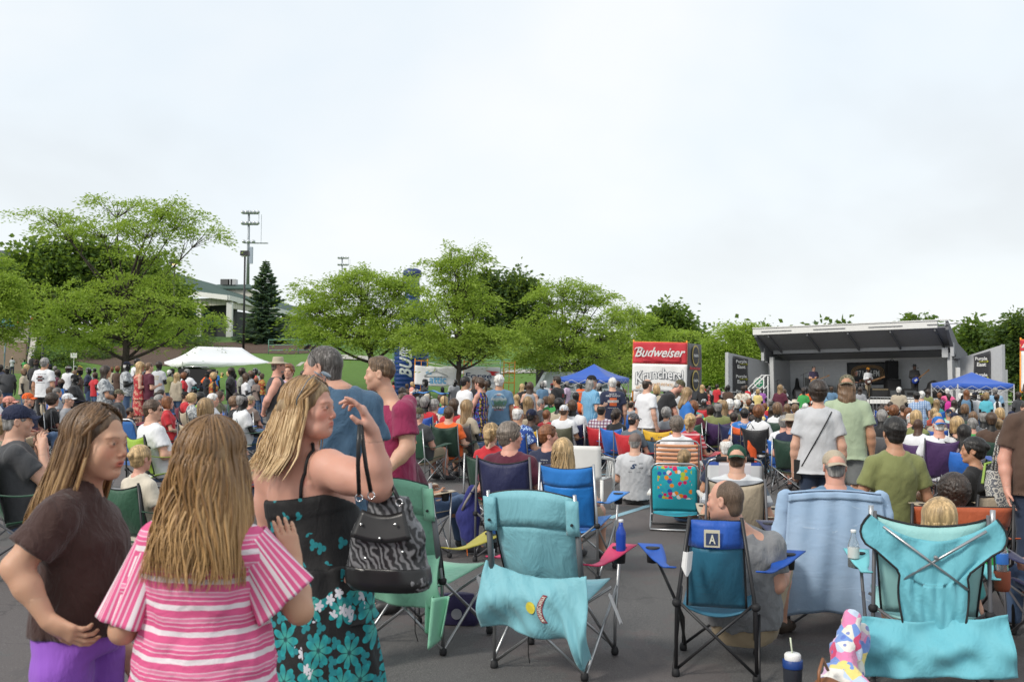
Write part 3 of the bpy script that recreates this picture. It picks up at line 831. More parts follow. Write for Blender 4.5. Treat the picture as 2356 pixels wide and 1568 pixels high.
# ------------------------------------------------------------------ chairs
FAB={'blue':(.015,.13,.50),'royal':(.012,.07,.34),'navy':(.012,.016,.07),'brightblue':(.012,.22,.60),'green':(.02,.085,.045),'dkgreen':(.012,.045,.028),'lime':(.28,.44,.03),'red':(.50,.015,.025),'maroon':(.15,.008,.025),
       'tan':(.42,.35,.25),'black':(.012,.012,.014),'grey':(.09,.09,.095),'yellow':(.72,.44,.03),'orange':(.75,.12,.025),'purple':(.06,.022,.10),'olive':(.085,.085,.05),'teal':(.10,.42,.50),'turq':(.03,.42,.55),'rust':(.42,.085,.025),'white':(.75,.75,.74),'mint':(.17,.48,.34)}
STEEL=lambda:plain((.42,.43,.44),.35,.9)
def quad_parts(w=.56,dep=.56,bh=.90,sh=.43,tw=.50,sag=.05,lean=.04,band=.0,detail=1,splay=.0,armk=0):
    """meshes of a folding camp chair; x right, y to the front"""
    hw,ht=w/2,tw/2;yb,yf=-dep*.5,dep*.5
    out=[]
    top=lambda s:V3((s*ht,yb-lean,bh));ft=lambda s,q:V3((s*hw,yb if q<0 else yf,.02))
    def back(u,v,v0=0.0,v1=1.0,o=0.0):
        v=v0+(v1-v0)*v;s=u*2-1
        x=s*(ht*(1-v)+(hw-.06)*v)
        z=bh*(1-v)+(sh-.02)*v-sag*(1-s*s)*(1-v)**1.5
        y=(yb-lean)*(1-v)+(yb+.10)*v+(.0-.085*(1-s*s))*(-.9 if False else 1)*sin(pi*min(1,v*.9+.08))
        return (x,y-o+.004*sin(7*s+9*v),z)
    b=MB();b.sheet(lambda u,v:back(u,v,band,1),12,12,.006);out.append(('backrest',b.mesh('backrest',True),'fab'))
    if band:
        b=MB();b.sheet(lambda u,v:back(u,v,-.0,band,.004),12,4,.014);out.append(('headrest_band',b.mesh('band',True),'band'))
    b=MB()
    b.tube([V3(back(0,v/8))-V3((.004,0,0)) for v in range(9)],.007,6);b.tube([V3(back(1,v/8))+V3((.004,0,0)) for v in range(9)],.007,6);b.tube([V3(back(u/10,0)) for u in range(11)],.007,6)
    if detail:out.append(('piping',b.mesh('piping',True),'trim'))
    b=MB()
    def seat(u,v):
        s=u*2-1
        return (s*(hw-.03),yb+.10+(yf-yb-.10)*v,sh-.02+.05*v-.055*(1-s*s)*(1-.5*v))
    b.sheet(seat,10,8,.008);out.append(('seat',b.mesh('seat',True),'fab'))
    for s in (-1,1):
        b=MB();ay=yb-.03
        def arm(u,v,s=s):
            q=u;y=ay+(yf+.03-ay)*q;wid=.025+.05*max(0,(q-.45)/.55)**.6
            return (s*(hw+.02+(.03+splay)*q)+(v-.5)*2*wid,y,sh+.215+.02*q-.05*sin(q*pi)*(1.2-q))
        b.sheet(arm,14,4,.008)
        out.append(('armrest',b.mesh('armrest',True),'arm'))
        if detail:
            b=MB();c=arm(.85,.5)
            b.lathe([(.036,.008),(.044,.008),(.040,-.01),(.034,-.085),(.012,-.09)],(c[0],c[1],c[2]),14)
            out.append(('cup_holder',b.mesh('cup',True),'trim'))
    r=.010
    T=[]
    for s in (-1,1):
        T.append(('rear_post',[ft(s,-1),V3((s*(hw-.005),yb-.01,sh)),top(s)+V3((0,-.008,.02))],r*1.1))
        T.append(('front_post',[ft(s,1)+V3((0,0,.0)),V3((s*hw,yf,sh*.5)),V3((s*(hw+.03+splay),yf,sh+.21))],r))
        T.append(('side_brace',[ft(s,-1)+V3((s*.012,0,.02)),V3((s*(hw+.012),yf,sh-.01))],r*.9))
        T.append(('side_brace',[ft(s,1)+V3((s*-.012,0,.02)),V3((s*(hw-.012),yb,sh+.02))],r*.9))
        T.append(('back_brace',[ft(s,-1)+V3((0,-.012*s,.02)),V3((-s*(hw-.02),yb-.012*s,sh+.02))],r*.9))
        T.append(('front_brace',[ft(s,1)+V3((0,.012*s,.02)),V3((-s*(hw-.02),yf+.012*s,sh-.02))],r*.9))
    if detail:
        for n,p,q in T:b=MB();b.tube(p,q,8);out.append((n,b.mesh(n,True),'frame'))
        for s in (-1,1):
            for q in (-1,1):
                b=MB();b.lathe([(.020,-.018),(.024,.0),(.020,.022),(.012,.03)],ft(s,q),10);out.append(('foot',b.mesh('foot',True),'trim'))
            b=MB();b.lathe([(.018,-.02),(.026,-.008),(.026,.01),(.016,.02)],(s*(hw-.005),yb-.008,sh+.015),10);out.append(('hub',b.mesh('hub',True),'trim'))
    else:
        b=MB()
        for n,p,q in T:b.tube(p,q,5)
        out.append(('frame',b.mesh('frame',True),'frame'))
    return out
def camp_chair(loc,heading,label,fab='blue',band=None,frame='black',trim='black',group='folding chairs on the asphalt',s=1.0,name='camp_chair',detail=1,armc=None,**kw):
    if band and 'band' not in kw:kw['band']=.30
    kw['detail']=detail
    parts=cached(('quad',)+tuple(sorted(kw.items())),lambda:quad_parts(**kw))
    root=tag(empty(name,loc,-R(heading),s),label,'chair',group)
    fm=fab if isinstance(fab,bpy.types.Material) else cloth(FAB[fab],var=.1,wsc=14,bmp=.3,rough=.6)
    bm=fm if band is None else (band if isinstance(band,bpy.types.Material) else cloth(FAB[band],var=.1,wsc=14,bmp=.3,rough=.6))
    fr=STEEL() if frame=='steel' else plain({'black':(.015,.015,.017),'grey':(.10,.10,.11),'white':(.75,.75,.73),'brown':(.14,.11,.075)}[frame],.45)
    tr=plain(FAB[trim],.7)
    am=fm if armc is None else plain(armc,.6)
    for n,me,k in parts:link(n,me,{'arm':am,'fab':fm,'band':bm,'frame':fr,'trim':tr}[k],root)
    return root
def lawn_chair(loc,heading,label,fabric=None,straps=None,frame='steel',arms='white',w=.52,bh=.88,sh=.34,lean=.22,group='folding chairs on the asphalt',s=1.0,bar=None):
    """bent tube lawn or beach chair with a fabric panel or woven straps"""
    root=tag(empty('lawn_chair',loc,-R(heading),s),label,'chair',group)
    fr=STEEL() if frame=='steel' else plain((.78,.78,.76),.35)
    hw=w/2;bb=V3((0,-.20,sh+.02));bt=V3((0,-.20-lean,bh));r=.0125
    B=lambda x,v:V3((x,0,0))+bb.lerp(bt,v)
    b=MB();b.tube([B(-hw,-.05),B(-hw,.9),B(-hw+.03,.99),B(-hw+.07,1.02),B(hw-.07,1.02),B(hw-.03,.99),B(hw,.9),B(hw,-.05)],r,9);b.build('back_frame',fr,root,True)
    b=MB();b.tube([(-hw,-.22,sh),(-hw,.24,sh+.03),(-hw+.04,.27,sh+.03),(hw-.04,.27,sh+.03),(hw,.24,sh+.03),(hw,-.22,sh)],r,9);b.build('seat_frame',fr,root,True)
    for y0,y1 in ((.22,-.26),(-.24,.20)):
        b=MB();q=hw+(.018 if y0>0 else .032)
        b.tube([(-q,y0*.2,sh+.20),(-q,y1*.85,.06),(-q,y1,.02),(q,y1,.02),(q,y1*.85,.06),(q,y0*.2,sh+.20)],r,9);b.build('leg_frame',fr,root,True)
    for s_ in (-1,1):
        b=MB();b.box((s_*(hw+.035),.0,sh+.22),(.045,.46,.022));b.build('armrest',plain((.78,.77,.72) if arms=='white' else (.45,.35,.2),.4),root)
    if bar:b=MB();b.tube([B(-hw+.09,1.02),B(hw-.09,1.02)],.026,10);b.build('foam_grip',plain(FAB[bar],.9),root,True)
    if straps is not None:
        m=plain(straps,.45)
        for i in range(8):
            b=MB();v0=.06+i*.112
            b.sheet(lambda u,v:B((u-.5)*(w+.03),v0+.085*v)+V3((0,-.016 if 0.02<u<.98 else 0,-.006*sin(u*pi))),10,2,.006);b.build('strap',m,root,True)
        for i in range(6):
            b=MB();y0=-.19+i*.073
            b.sheet(lambda u,v:V3(((u-.5)*(w+.03),y0+.055*v,sh+.016-.01*sin(u*pi))),8,2,.006);b.build('strap',m,root,True)
    else:
        b=MB();b.sheet(lambda u,v:B((u-.5)*(w-.01),.04+.93*v)+V3((0,-.035*sin(u*pi)*sin(v*pi)-.006,0)),14,14,.006);b.build('back_panel',fabric,root,True)
        b=MB();b.sheet(lambda u,v:V3(((u-.5)*(w-.01),-.2+.46*v,sh+.012-.03*sin(u*pi))),8,8,.006);b.build('seat_panel',fabric,root,True)
    return root
def bottle(loc,label,col,cap=(.8,.8,.8),h=.23,r=.031,kind='bottle',glass=False,cat='bottle',band=None):
    root=tag(empty(kind,loc),label,cat)
    if glass:
        k=('clear',col)
        if k not in MATS:
            m,nt,b_=newmat('clear_plastic');b_.inputs['Base Color'].default_value=c4(col);b_.inputs['Roughness'].default_value=.08
            b_.inputs['Transmission Weight'].default_value=.85;b_.inputs['IOR'].default_value=1.15;MATS[k]=m
        m=MATS[k]
    else:m=plain(col,.25)
    b=MB();b.lathe([(r*.9,0),(r,.006),(r*.97,h*.3),(r,h*.55),(r*.97,h*.62),(r*.5,h*.80),(r*.42,h*.84),(r*.42,h*.93)],n=18);b.build('bottle_body',m,root,True)
    b=MB();b.lathe([(r*.46,h*.92),(r*.5,h*.925),(r*.5,h*.99),(r*.44,h)],n=16);b.build('bottle_cap',plain(cap,.4),root,True)
    if band:b=MB();b.lathe([(r*1.015,h*.25),(r*1.02,h*.26),(r*1.02,h*.52),(r*1.015,h*.53)],n=18);b.build('paper_label',plain(band,.5),root,True)
    return root
# ------------------------------------------------------------------ terrain
def sst(t):t=max(0.0,min(1.0,t));return t*t*(3-2*t)
def hill(x,y):
    yl=47+8*sst((x+12)/10)
    a=4.4*sst((y-yl)/(38.0 if x<-12 else 34))*(1-sst((x-1)/16))
    return a+2.0*sst((y-100)/80)
def tz(x,y):return gz(x,y)+hill(x,y)
def grid_mesh(name,xs,ys,zf):
    X,Y=np.meshgrid(xs,ys,indexing='ij');Z=np.array([[zf(a,b) for b in ys] for a in xs])
    V=np.stack([X.ravel(),Y.ravel(),Z.ravel()],1);m=len(ys)
    i,j=np.meshgrid(np.arange(len(xs)-1),np.arange(m-1),indexing='ij');k=(i*m+j).ravel()
    me=mesh_np(name,V,np.stack([k,k+m,k+m+1,k+1],1));me.materials.append(None);return me
def asphalt_mat():
    m,nt,b=newmat('asphalt');v=tcoord(nt)
    g=noise(nt,v,160,3,.7);f=noise(nt,v,.5,6,.65);h=noise(nt,v,45,3,.6);st=noise(nt,tcoord(nt,scale=(1,.25,1)),1.6,5,.6)
    c=ramp(nt,g,[(.30,(.050,.048,.047)),(.52,(.115,.111,.108)),(.70,(.21,.205,.20))])
    c=mixc(nt,mth(nt,'MULTIPLY',mth(nt,'GREATER_THAN',f,.5),.35),c,(.135,.102,.099));c=mixc(nt,mth(nt,'MULTIPLY',mth(nt,'GREATER_THAN',st,.6),.25),c,(.062,.061,.062))
    vo=N(nt,'ShaderNodeTexVoronoi',Scale=34.0);nt.links.new(v,vo.inputs['Vector'])
    c=mixc(nt,mth(nt,'LESS_THAN',vo.outputs[0],.12),c,(.20,.19,.18))
    # hairline cracks
    vc=N(nt,'ShaderNodeTexVoronoi',Scale=.22,feature='DISTANCE_TO_EDGE');nv=N(nt,'ShaderNodeTexNoise',Scale=2.0,Detail=5.0);nt.links.new(v,nv.inputs['Vector'])
    ad=N(nt,'ShaderNodeVectorMath',operation='ADD');nt.links.new(v,ad.inputs[0]);nt.links.new(nv.outputs[1],ad.inputs[1]);nt.links.new(ad.outputs[0],vc.inputs['Vector'])
    c=mixc(nt,mth(nt,'MULTIPLY',mth(nt,'LESS_THAN',vc.outputs[0],.0022),.35),c,(.02,.02,.02))
    nt.links.new(c,b.inputs['Base Color']);b.inputs['Roughness'].default_value=.82
    bump(nt,b,mth(nt,'ADD',g,mth(nt,'MULTIPLY',h,.5)),.6,.012);return m
def grass_mat(c1=(.055,.12,.018),c2=(.11,.21,.030)):
    m,nt,b=newmat('lawn');v=tcoord(nt);n_=noise(nt,v,2.2,8,.65);l=noise(nt,v,.25,3)
    c=mixc(nt,n_,c1,c2);c=mixc(nt,mth(nt,'MULTIPLY',l,.5),c,tuple(x*1.25 for x in c2));nt.links.new(c,b.inputs['Base Color']);b.inputs['Roughness'].default_value=.9
    bump(nt,b,noise(nt,v,30,4,.7),.7,.05);return m
xs=np.concatenate([np.arange(-140,-40,5),np.arange(-40,30,2),np.arange(30,260,10)]).astype(float)
ys=np.concatenate([np.arange(44,130,2),np.arange(130,500,20)]).astype(float)
link('lawn_hillside',grid_mesh('lawn',xs,ys,lambda x,y:tz(x,y)-(.06 if hill(x,y)<.002 else -.01)),grass_mat())['kind']='structure'
xa=np.array([-300.,-60.,-30,-10,0.,10,30,60.,300.]);ya=np.array([-60.,0.,30.,60.,120.,300.])
link('parking_lot_asphalt',grid_mesh('asphalt',xa,ya,lambda x,y:gz(x)),asphalt_mat())['kind']='structure'
link('far_ground',grid_mesh('far',np.array([-1500.,0,1500.]),np.array([-200.,500,2500.]),lambda x,y:-1.6),grass_mat())['kind']='structure'
# painted parking lines, light blue
PAINT=None
def paint_line(pa,pb,w,name='parking_line'):
    a,b=GR(*pa),GR(*pb);d=(b-a);d.z=0;d.normalize();n=V3((-d.y,d.x,0))*w/2;k=12
    mb=MB()
    def f(u,v):
        p=a.lerp(b,u)+n*(v*2-1)*(1+.06*sin(u*40));return (p.x,p.y,gz(p.x)+.004)
    mb.sheet(f,k,1);global PAINT
    if PAINT is None:
        m,nt,b_=newmat('line_paint');v=tcoord(nt);g=noise(nt,v,60,4,.7)
        nt.links.new(ramp(nt,g,[(.3,(.12,.18,.21)),(.45,(.24,.42,.50)),(.8,(.32,.52,.60))]),b_.inputs['Base Color']);b_.inputs['Roughness'].default_value=.7;PAINT=m
    mb.build(name,PAINT)['kind']='structure'
paint_line((1400,1192),(1560,1142),.10);paint_line((1310,1097),(1480,1084),.10);paint_line((1330,1072),(1470,1058),.10);paint_line((1700,1110),(1800,1070),.10);paint_line((255,1036),(330,1022),.10);paint_line((1560,1142),(1700,1100),.10)
# mulch beds and the footpath on the slope
def patch(name,pts,mat,lift=.03,n=10):
    """pts: closed outline of world (x,y), filled as a fan of strips draped on the terrain"""
    c=(sum(p[0] for p in pts)/len(pts),sum(p[1] for p in pts)/len(pts));b=MB();V=[];F=[]
    m=len(pts)
    for k in range(n+1):
        for p in pts:
            x,y=c[0]+(p[0]-c[0])*k/n,c[1]+(p[1]-c[1])*k/n;V.append((x,y,tz(x,y)+lift))
    for k in range(n):
        for i in range(m):F.append((k*m+i,(k+1)*m+i,(k+1)*m+(i+1)%m,k*m+(i+1)%m))
    b.add(V,F);o=b.build(name,mat);o['kind']='structure';return o
def ring(cx,cy,rx,ry,k=26,w=.12):
    return [(cx+rx*cos(2*pi*i/k)*(1+w*sin(3*i)),cy+ry*sin(2*pi*i/k)*(1+w*cos(2*i))) for i in range(k)]
def mulch_mat():
    m,nt,b=newmat('mulch');v=tcoord(nt);n_=noise(nt,v,14,6,.75);nt.links.new(ramp(nt,n_,[(.3,(.045,.028,.020)),(.6,(.13,.085,.062)),(.8,(.21,.15,.12))]),b.inputs['Base Color']);b.inputs['Roughness'].default_value=1;bump(nt,b,n_,1,.05);return m
MUL=mulch_mat()
patch('mulch_bed',ring(-24.5,68,5.5,5),MUL);patch('mulch_bed',ring(-20,72.5,8,3.2),MUL)
pb=MB();pp=[(-14,64.5),(-8,67),(-2,69.5),(3,71)]
pb.sheet(lambda u,v:(lambda x,y:(x,y,tz(x,y)+.06))(np.interp(u*3,range(4),[p[0] for p in pp]),np.interp(u*3,range(4),[p[1] for p in pp])+v*1.6),24,3)
pb.build('concrete_footpath',plain((.42,.40,.36),.9))['kind']='structure'
# ------------------------------------------------------------------ trees
def leaf_mat(cd,cl,key):
    m,nt,b=newmat(key);v=tcoord(nt);f=noise(nt,v,1.3,3,.6);g=noise(nt,v,9,2)
    c=mixc(nt,mth(nt,'ADD',mth(nt,'MULTIPLY',f,.7),mth(nt,'MULTIPLY',g,.45)),cd,cl)
    nt.links.new(c,b.inputs['Base Color']);b.inputs['Roughness'].default_value=.6
    tr=nt.nodes.new('ShaderNodeBsdfTranslucent');nt.links.new(mixc(nt,.5,c,(.34,.46,.03)),tr.inputs[0])
    mx=nt.nodes.new('ShaderNodeMixShader');mx.inputs[0].default_value=.5;out=nt.nodes['Material Output']
    nt.links.new(b.outputs[0],mx.inputs[1]);nt.links.new(tr.outputs[0],mx.inputs[2]);nt.links.new(mx.outputs[0],out.inputs[0]);return m
LOC=leaf_mat((.10,.20,.022),(.50,.66,.10),'locust_leaves');DKL=leaf_mat((.035,.075,.024),(.10,.17,.05),'dark_leaves');MDL=leaf_mat((.055,.11,.028),(.15,.25,.055),'mid_leaves');JUN=leaf_mat((.022,.055,.020),(.07,.14,.045),'juniper');SPR=leaf_mat((.05,.10,.08),(.14,.24,.18),'spruce_needles')
def bark_mat():
    m,nt,b=newmat('bark');v=tcoord(nt,scale=(1,1,.25));n_=noise(nt,v,22,5,.7);nt.links.new(ramp(nt,n_,[(.3,(.022,.018,.014)),(.7,(.085,.068,.055))]),b.inputs['Base Color']);b.inputs['Roughness'].default_value=.95;bump(nt,b,n_,1,.03);return m
BARK=bark_mat()
def leaves_np(C,D,L,W_,rs):
    """diamond leaflets at C along D, length L, width W_"""
    n=len(C);U=rs.normal(size=(n,3));S=np.cross(D,U);S /= np.linalg.norm(S,axis=1)[:,None]+1e-9
    Nn=np.cross(D,S);k=(L*.5)[:,None];w=(W_*.5)[:,None]
    V=np.stack([C-D*k,C+S*w+Nn*w*.3,C+D*k,C-S*w+Nn*w*.3],1).reshape(-1,3)
    return V,np.arange(4*n).reshape(n,4)
def blob_tree(name,base,blobs,label,cat='tree',group=None,leaf=None,trunk_r=.16,trunk_to=None,clumps=70,per=70,cl=(.55,.13),ls=(.16,.05),seed=1,limbs=True,droop=.25,br=.012,trunk_pts=None,dense=False):
    """blobs: (centre, (rx,ry,rz), weight). Boughs run from the trunk to leaf clumps spread through the blobs"""
    rs=np.random.RandomState(seed);base=np.array(base,float);B=[(np.array(c,float),np.array(r,float),w) for c,r,w in blobs]
    tw=sum(b[2] for b in B);cs=[]
    for c,r,w in B:
        k=max(2,int(1.25*clumps*w/tw));d=rs.normal(size=(k,3));d /= np.linalg.norm(d,axis=1)[:,None]
        q=c+d*r*(rs.uniform(.25,1,(k,1))**.5);cs.append(q)
    root=tag(empty(name,tuple(base)),label,cat,group)
    TP=[V3(base)]+[V3(p) for p in (trunk_pts or [tuple((B[0][0]+base)/2)])]
    if trunk_to is not None:TP.append(V3(trunk_to))
    tb=MB();k=len(TP)
    # smooth trunk
    pts=[]
    for i in range(k-1):
        for j in range(4):pts.append(TP[i].lerp(TP[i+1],j/4)+V3(rs.normal(size=3)*trunk_r*.12))
    pts.append(TP[-1]);rr=[trunk_r*(1.25 if i==0 else 1)*(1-.72*i/(len(pts)-1)) for i in range(len(pts))]
    tb.tube([p-V3(base) for p in pts],rr,9)
    lo=MB()
    # limbs: one per blob, boughs to the clumps
    Ps=np.array([tuple(p) for p in pts])
    for bi,(c,r,w) in enumerate(B):
        zt=base[2]+(c[2]-base[2])*.55 if limbs else c[2]
        j=int(np.argmin(np.abs(Ps[:,2]-zt)+.15*np.linalg.norm(Ps[:,:2]-c[:2],axis=1)));j=max(1,j)
        st=V3(Ps[j]);en=V3(c);mid=st.lerp(en,.5)+V3((0,0,-.10*(en-st).length))+V3(rs.normal(size=3)*.15)
        LP=[]
        for t in np.linspace(0,1,8):
            t=float(t);LP.append(st*(1-t)**2+mid*2*t*(1-t)+en*t*t)
        r0=max(br*2,rr[j]*.55);lo.tube([p-V3(base) for p in LP],[r0*(1-.65*i/7) for i in range(8)],6)
        L8=np.array([tuple(p) for p in LP])
        for q in cs[bi]:
            i=int(np.argmin(np.linalg.norm(L8-q,axis=1)+.5*np.maximum(0,L8[:,2]-q[2])));i=max(0,min(7,i-1));a=V3(L8[i]);e_=V3(q);m_=a.lerp(e_,.5)+V3(rs.normal(size=3)*.08)+V3((0,0,.05))
            lo.tube([a-V3(base),m_-V3(base),e_-V3(base)],[br*1.6,br*1.1,br*.5],4,False)
    tb.build('trunk',BARK,root,True);lo.build('branches',BARK,root,True)
    CC,DD=[],[]
    for bi,q_ in enumerate(cs):
        c0=B[bi][0]
        for q in q_:
            n=int(per*rs.uniform(.6,1.4));s=rs.uniform(.7,1.35)
            off=rs.normal(size=(n,3))*np.array([cl[0],cl[0],cl[1]*1.5])*s*.52
            off+=(q-c0)/(np.linalg.norm(q-c0)+.01)*(rs.uniform(0,1,(n,1))**2)*cl[0]*1.1
            off[:,2]-=droop*(off[:,0]**2+off[:,1]**2)/max(.2,cl[0]*s)
            C=q+off;d=off*np.array([1,1,.2])+rs.normal(size=(n,3))*.18+np.array([0,0,-.10]);d /= np.linalg.norm(d,axis=1)[:,None]+1e-9
            CC.append(C);DD.append(d)
    C=np.concatenate(CC)-base;D=np.concatenate(DD);n=len(C)
    V,Q=leaves_np(C,D,rs.uniform(.7,1.3,n)*ls[0],rs.uniform(.7,1.3,n)*ls[1],rs)
    me=mesh_np('crown',V,Q,False);me.materials.append(None);link('crown',me,leaf or LOC,root)
    return root
def pxblobs(d,rows,dep=.8):
    """rows: (px, py, rx_px, ry_px, weight, depth offset m)"""
    o=[]
    for px,py,rx,ry,w,dd in rows:
        c=P(px,py,d+dd);s=(d+dd)/FPX*1.07;o.append((tuple(c),(rx*s*.97,rx*s*dep,ry*s*.98),w))
    return o
def onhill(px,d):
    x=(px-PW/2)/FPX*d;return (x,d,tz(x,d))
GL='honey locust trees beyond the crowd'
T1=50.0
blob_tree('locust_tree',onhill(288,T1),pxblobs(T1,[(285,772,115,24,2.6,0),(170,765,90,30,2.6,-1),(365,750,75,24,2.0,1),(230,700,110,30,2.4,1),(130,690,60,26,1.4,0),(350,705,100,30,2.2,-1),(450,735,60,18,1,0),(260,640,90,26,1.3,0),(375,640,60,26,1.2,0),(330,585,80,26,1.6,0),(230,520,95,22,1.7,.5),(110,490,75,12,1.0,0),(150,530,70,11,.7,-.5),(340,520,80,26,1.7,-.5),(420,500,60,28,1.6,.5),(470,540,45,14,.7,0),(270,470,70,16,1.0,0),(380,478,60,14,.9,0)]),
          'wide honey locust with open forked crown left of the lamp post',group=GL,trunk_pts=[P(290,800,T1),P(286,745,T1),P(290,670,T1)],trunk_to=P(330,560,T1),clumps=330,per=68,cl=(.62,.12),ls=(.19,.06),seed=11,trunk_r=.20)
T2=52.0
blob_tree('locust_tree',onhill(862,T2),pxblobs(T2,[(820,770,120,28,3,0),(725,760,55,26,1.3,0),(930,775,90,26,2,0),(780,720,100,28,3,.5),(900,720,80,30,2.4,0),(720,715,40,18,.8,0),(760,665,70,24,1.6,0),(830,650,60,28,1.6,-.5),(920,670,60,26,1.6,0),(700,668,28,8,.3,0),(850,625,30,14,.5,0),(930,645,40,12,.7,0),(980,735,45,26,1,0)]),
          'low spreading honey locust in front of the blue inflatable bottle',group=GL,trunk_pts=[P(852,800,T2),P(835,770,T2)],trunk_to=P(830,670,T2),clumps=290,per=90,cl=(.6,.12),ls=(.19,.06),seed=12,trunk_r=.19)
T3=48.0
blob_tree('locust_tree',onhill(1055,T3),pxblobs(T3,[(1055,803,95,16,1.6,0),(1000,785,60,20,1.2,0),(1115,788,70,20,1.5,0),(1060,760,80,22,1.8,0),(1150,770,50,14,.9,.5),(1040,710,65,22,1.5,0),(1100,690,45,14,.8,0),(1055,655,50,18,1.2,0),(1050,610,50,18,1.1,0),(1080,590,40,12,.6,0),(1010,600,30,10,.4,0),(1035,575,12,12,.2,0),(1090,575,10,14,.2,0),(970,760,34,18,.6,0),(985,690,34,14,.4,0)]),
          'tall slim honey locust standing before the white hanger banner',group=GL,trunk_pts=[P(1056,850,T3),P(1054,760,T3),P(1050,690,T3)],trunk_to=P(1055,600,T3),clumps=230,per=80,cl=(.5,.11),ls=(.17,.055),seed=13,trunk_r=.15)
T4=52.0
blob_tree('locust_tree',onhill(1300,T4),pxblobs(T4,[(1290,830,100,22,2,0),(1220,800,50,22,1.2,0),(1370,815,70,24,1.6,0),(1290,780,90,22,2,0),(1390,770,60,22,1.3,0),(1240,750,50,18,1.1,0),(1330,735,60,18,1.3,0),(1260,690,45,18,1,0),(1290,655,55,14,.9,0),(1350,700,50,12,.9,0),(1390,685,26,8,.3,0),(1340,670,40,12,.6,0),(1420,735,30,14,.4,0)]),
          'honey locust with thin forked top behind the blue canopy and white pole',group=GL,trunk_pts=[P(1302,850,T4),P(1300,780,T4)],trunk_to=P(1290,690,T4),clumps=240,per=80,cl=(.52,.11),ls=(.17,.055),seed=14,trunk_r=.15)
T5=58.0
blob_tree('locust_tree',onhill(1425,T5),pxblobs(T5,[(1430,830,50,24,1.2,0),(1440,775,55,24,1.3,0),(1450,725,40,14,.8,0),(1430,715,30,14,.5,0),(1490,790,40,26,1,0),(1480,730,26,8,.3,0),(1550,775,50,20,1.1,0)]),
          'smaller honey locust just left of the red and white banner tower',group=GL,trunk_pts=[P(1425,800,T5)],trunk_to=P(1440,730,T5),clumps=120,per=80,cl=(.5,.11),ls=(.18,.06),seed=15,trunk_r=.12)
T6=66.0
blob_tree('locust_tree',onhill(1690,T6),pxblobs(T6,[(1690,850,70,30,2,0),(1640,840,36,36,1.2,0),(1700,790,55,26,1.6,0),(1690,755,40,12,.7,0),(1640,800,30,12,.6,0),(1740,780,30,22,.8,0)]),
          'bright green honey locust between banner tower and stage',group=GL,leaf=LOC,trunk_pts=[P(1690,830,T6)],trunk_to=P(1695,770,T6),clumps=150,per=90,cl=(.6,.14),ls=(.22,.075),seed=16,trunk_r=.14)
blob_tree('locust_tree',onhill(0,46),pxblobs(46,[(0,720,60,26,2,0),(20,660,40,20,1,0),(-30,640,40,30,1.2,0),(-20,590,34,10,.5,0),(-10,770,40,14,.8,0)]),
          'honey locust cut off by the left edge of the picture',group=GL,trunk_pts=[P(-60,800,46),P(-60,720,46)],trunk_to=P(-50,620,46),clumps=110,per=85,cl=(.55,.13),ls=(.18,.06),seed=17,trunk_r=.16)
def back_tree(px,d,rows,label,leaf=DKL,n=110,seed=1,ls=(.42,.26),cl=(1.0,.6),per=60,name='leafy_tree'):
    c=P(rows[0][0],rows[0][1],d)
    return blob_tree(name,onhill(px,d),pxblobs(d,rows),label,group='trees along the back of the grounds',leaf=leaf,trunk_pts=[tuple(V3(onhill(px,d)).lerp(c,.4))],trunk_to=tuple(c),clumps=n,per=per,cl=cl,ls=ls,seed=seed,droop=.1,trunk_r=.3,br=.03)
back_tree(100,72,[(90,680,70,90,3,0),(60,620,40,40,1,0),(130,600,34,30,.8,0)],'dark dense tree on the hillside behind the left locust, leftmost',MDL,130,21)
back_tree(230,74,[(210,670,70,80,3,0),(170,600,40,30,1,0),(250,610,40,34,1,0),(290,680,50,60,1.2,0)],'dark dense tree on the hillside seen through the forked locust',MDL,150,22)
back_tree(350,78,[(350,680,60,70,2,0),(390,720,40,50,1,0),(320,640,40,34,.8,0)],'dark dense tree touching the left end of the stadium roof',MDL,110,23)
back_tree(-10,78,[(10,730,50,60,2,0),(-40,680,40,60,1,0)],'shaded tree at the far left above the concrete wall',DKL,70,24)
back_tree(1130,92,[(1120,720,50,70,2,0),(1100,680,30,34,.9,0),(1135,665,26,22,.6,0),(1130,800,60,50,1.4,0)],'dark rounded tree behind the slim locust',DKL,120,25)
back_tree(1205,92,[(1205,725,50,70,2.4,0),(1200,668,38,22,1,0),(1235,790,50,60,1.4,0),(1180,820,60,50,1.3,0)],'tall dark tree right of the slim locust',DKL,150,26)
back_tree(1340,96,[(1330,830,80,44,2,0),(1400,850,60,36,1.4,0),(1290,860,60,36,1,0)],'shady tree low behind the blue canopy',DKL,90,27)
back_tree(1540,105,[(1545,770,46,44,2,0),(1540,732,30,18,.8,0),(1580,800,36,40,1,0),(1500,790,30,30,.8,0)],'rounded green tree rising behind the banner tower',MDL,100,28,ls=(.5,.3))
back_tree(1610,110,[(1610,850,50,40,1.6,0),(1590,820,30,40,1,0)],'dim tree right of the banner tower',DKL,60,29,ls=(.5,.3))
back_tree(2110,110,[(2110,750,30,16,1,0),(2090,800,60,40,1,0),(1990,790,50,36,.8,0)],'tree top showing over the stage roof',MDL,60,30,ls=(.5,.3))
back_tree(2250,100,[(2255,810,36,50,2,0),(2240,775,26,18,.8,0),(2290,790,30,30,1,0),(2225,850,40,40,1,0)],'green tree right of the stage',MDL,90,31,ls=(.5,.3))
back_tree(2335,96,[(2340,800,36,50,2,0),(2345,770,24,22,.8,0),(2330,860,44,40,1,0),(2380,780,40,50,1,0)],'darker tree at the right edge behind the second blue canopy',DKL,90,32,ls=(.5,.3))
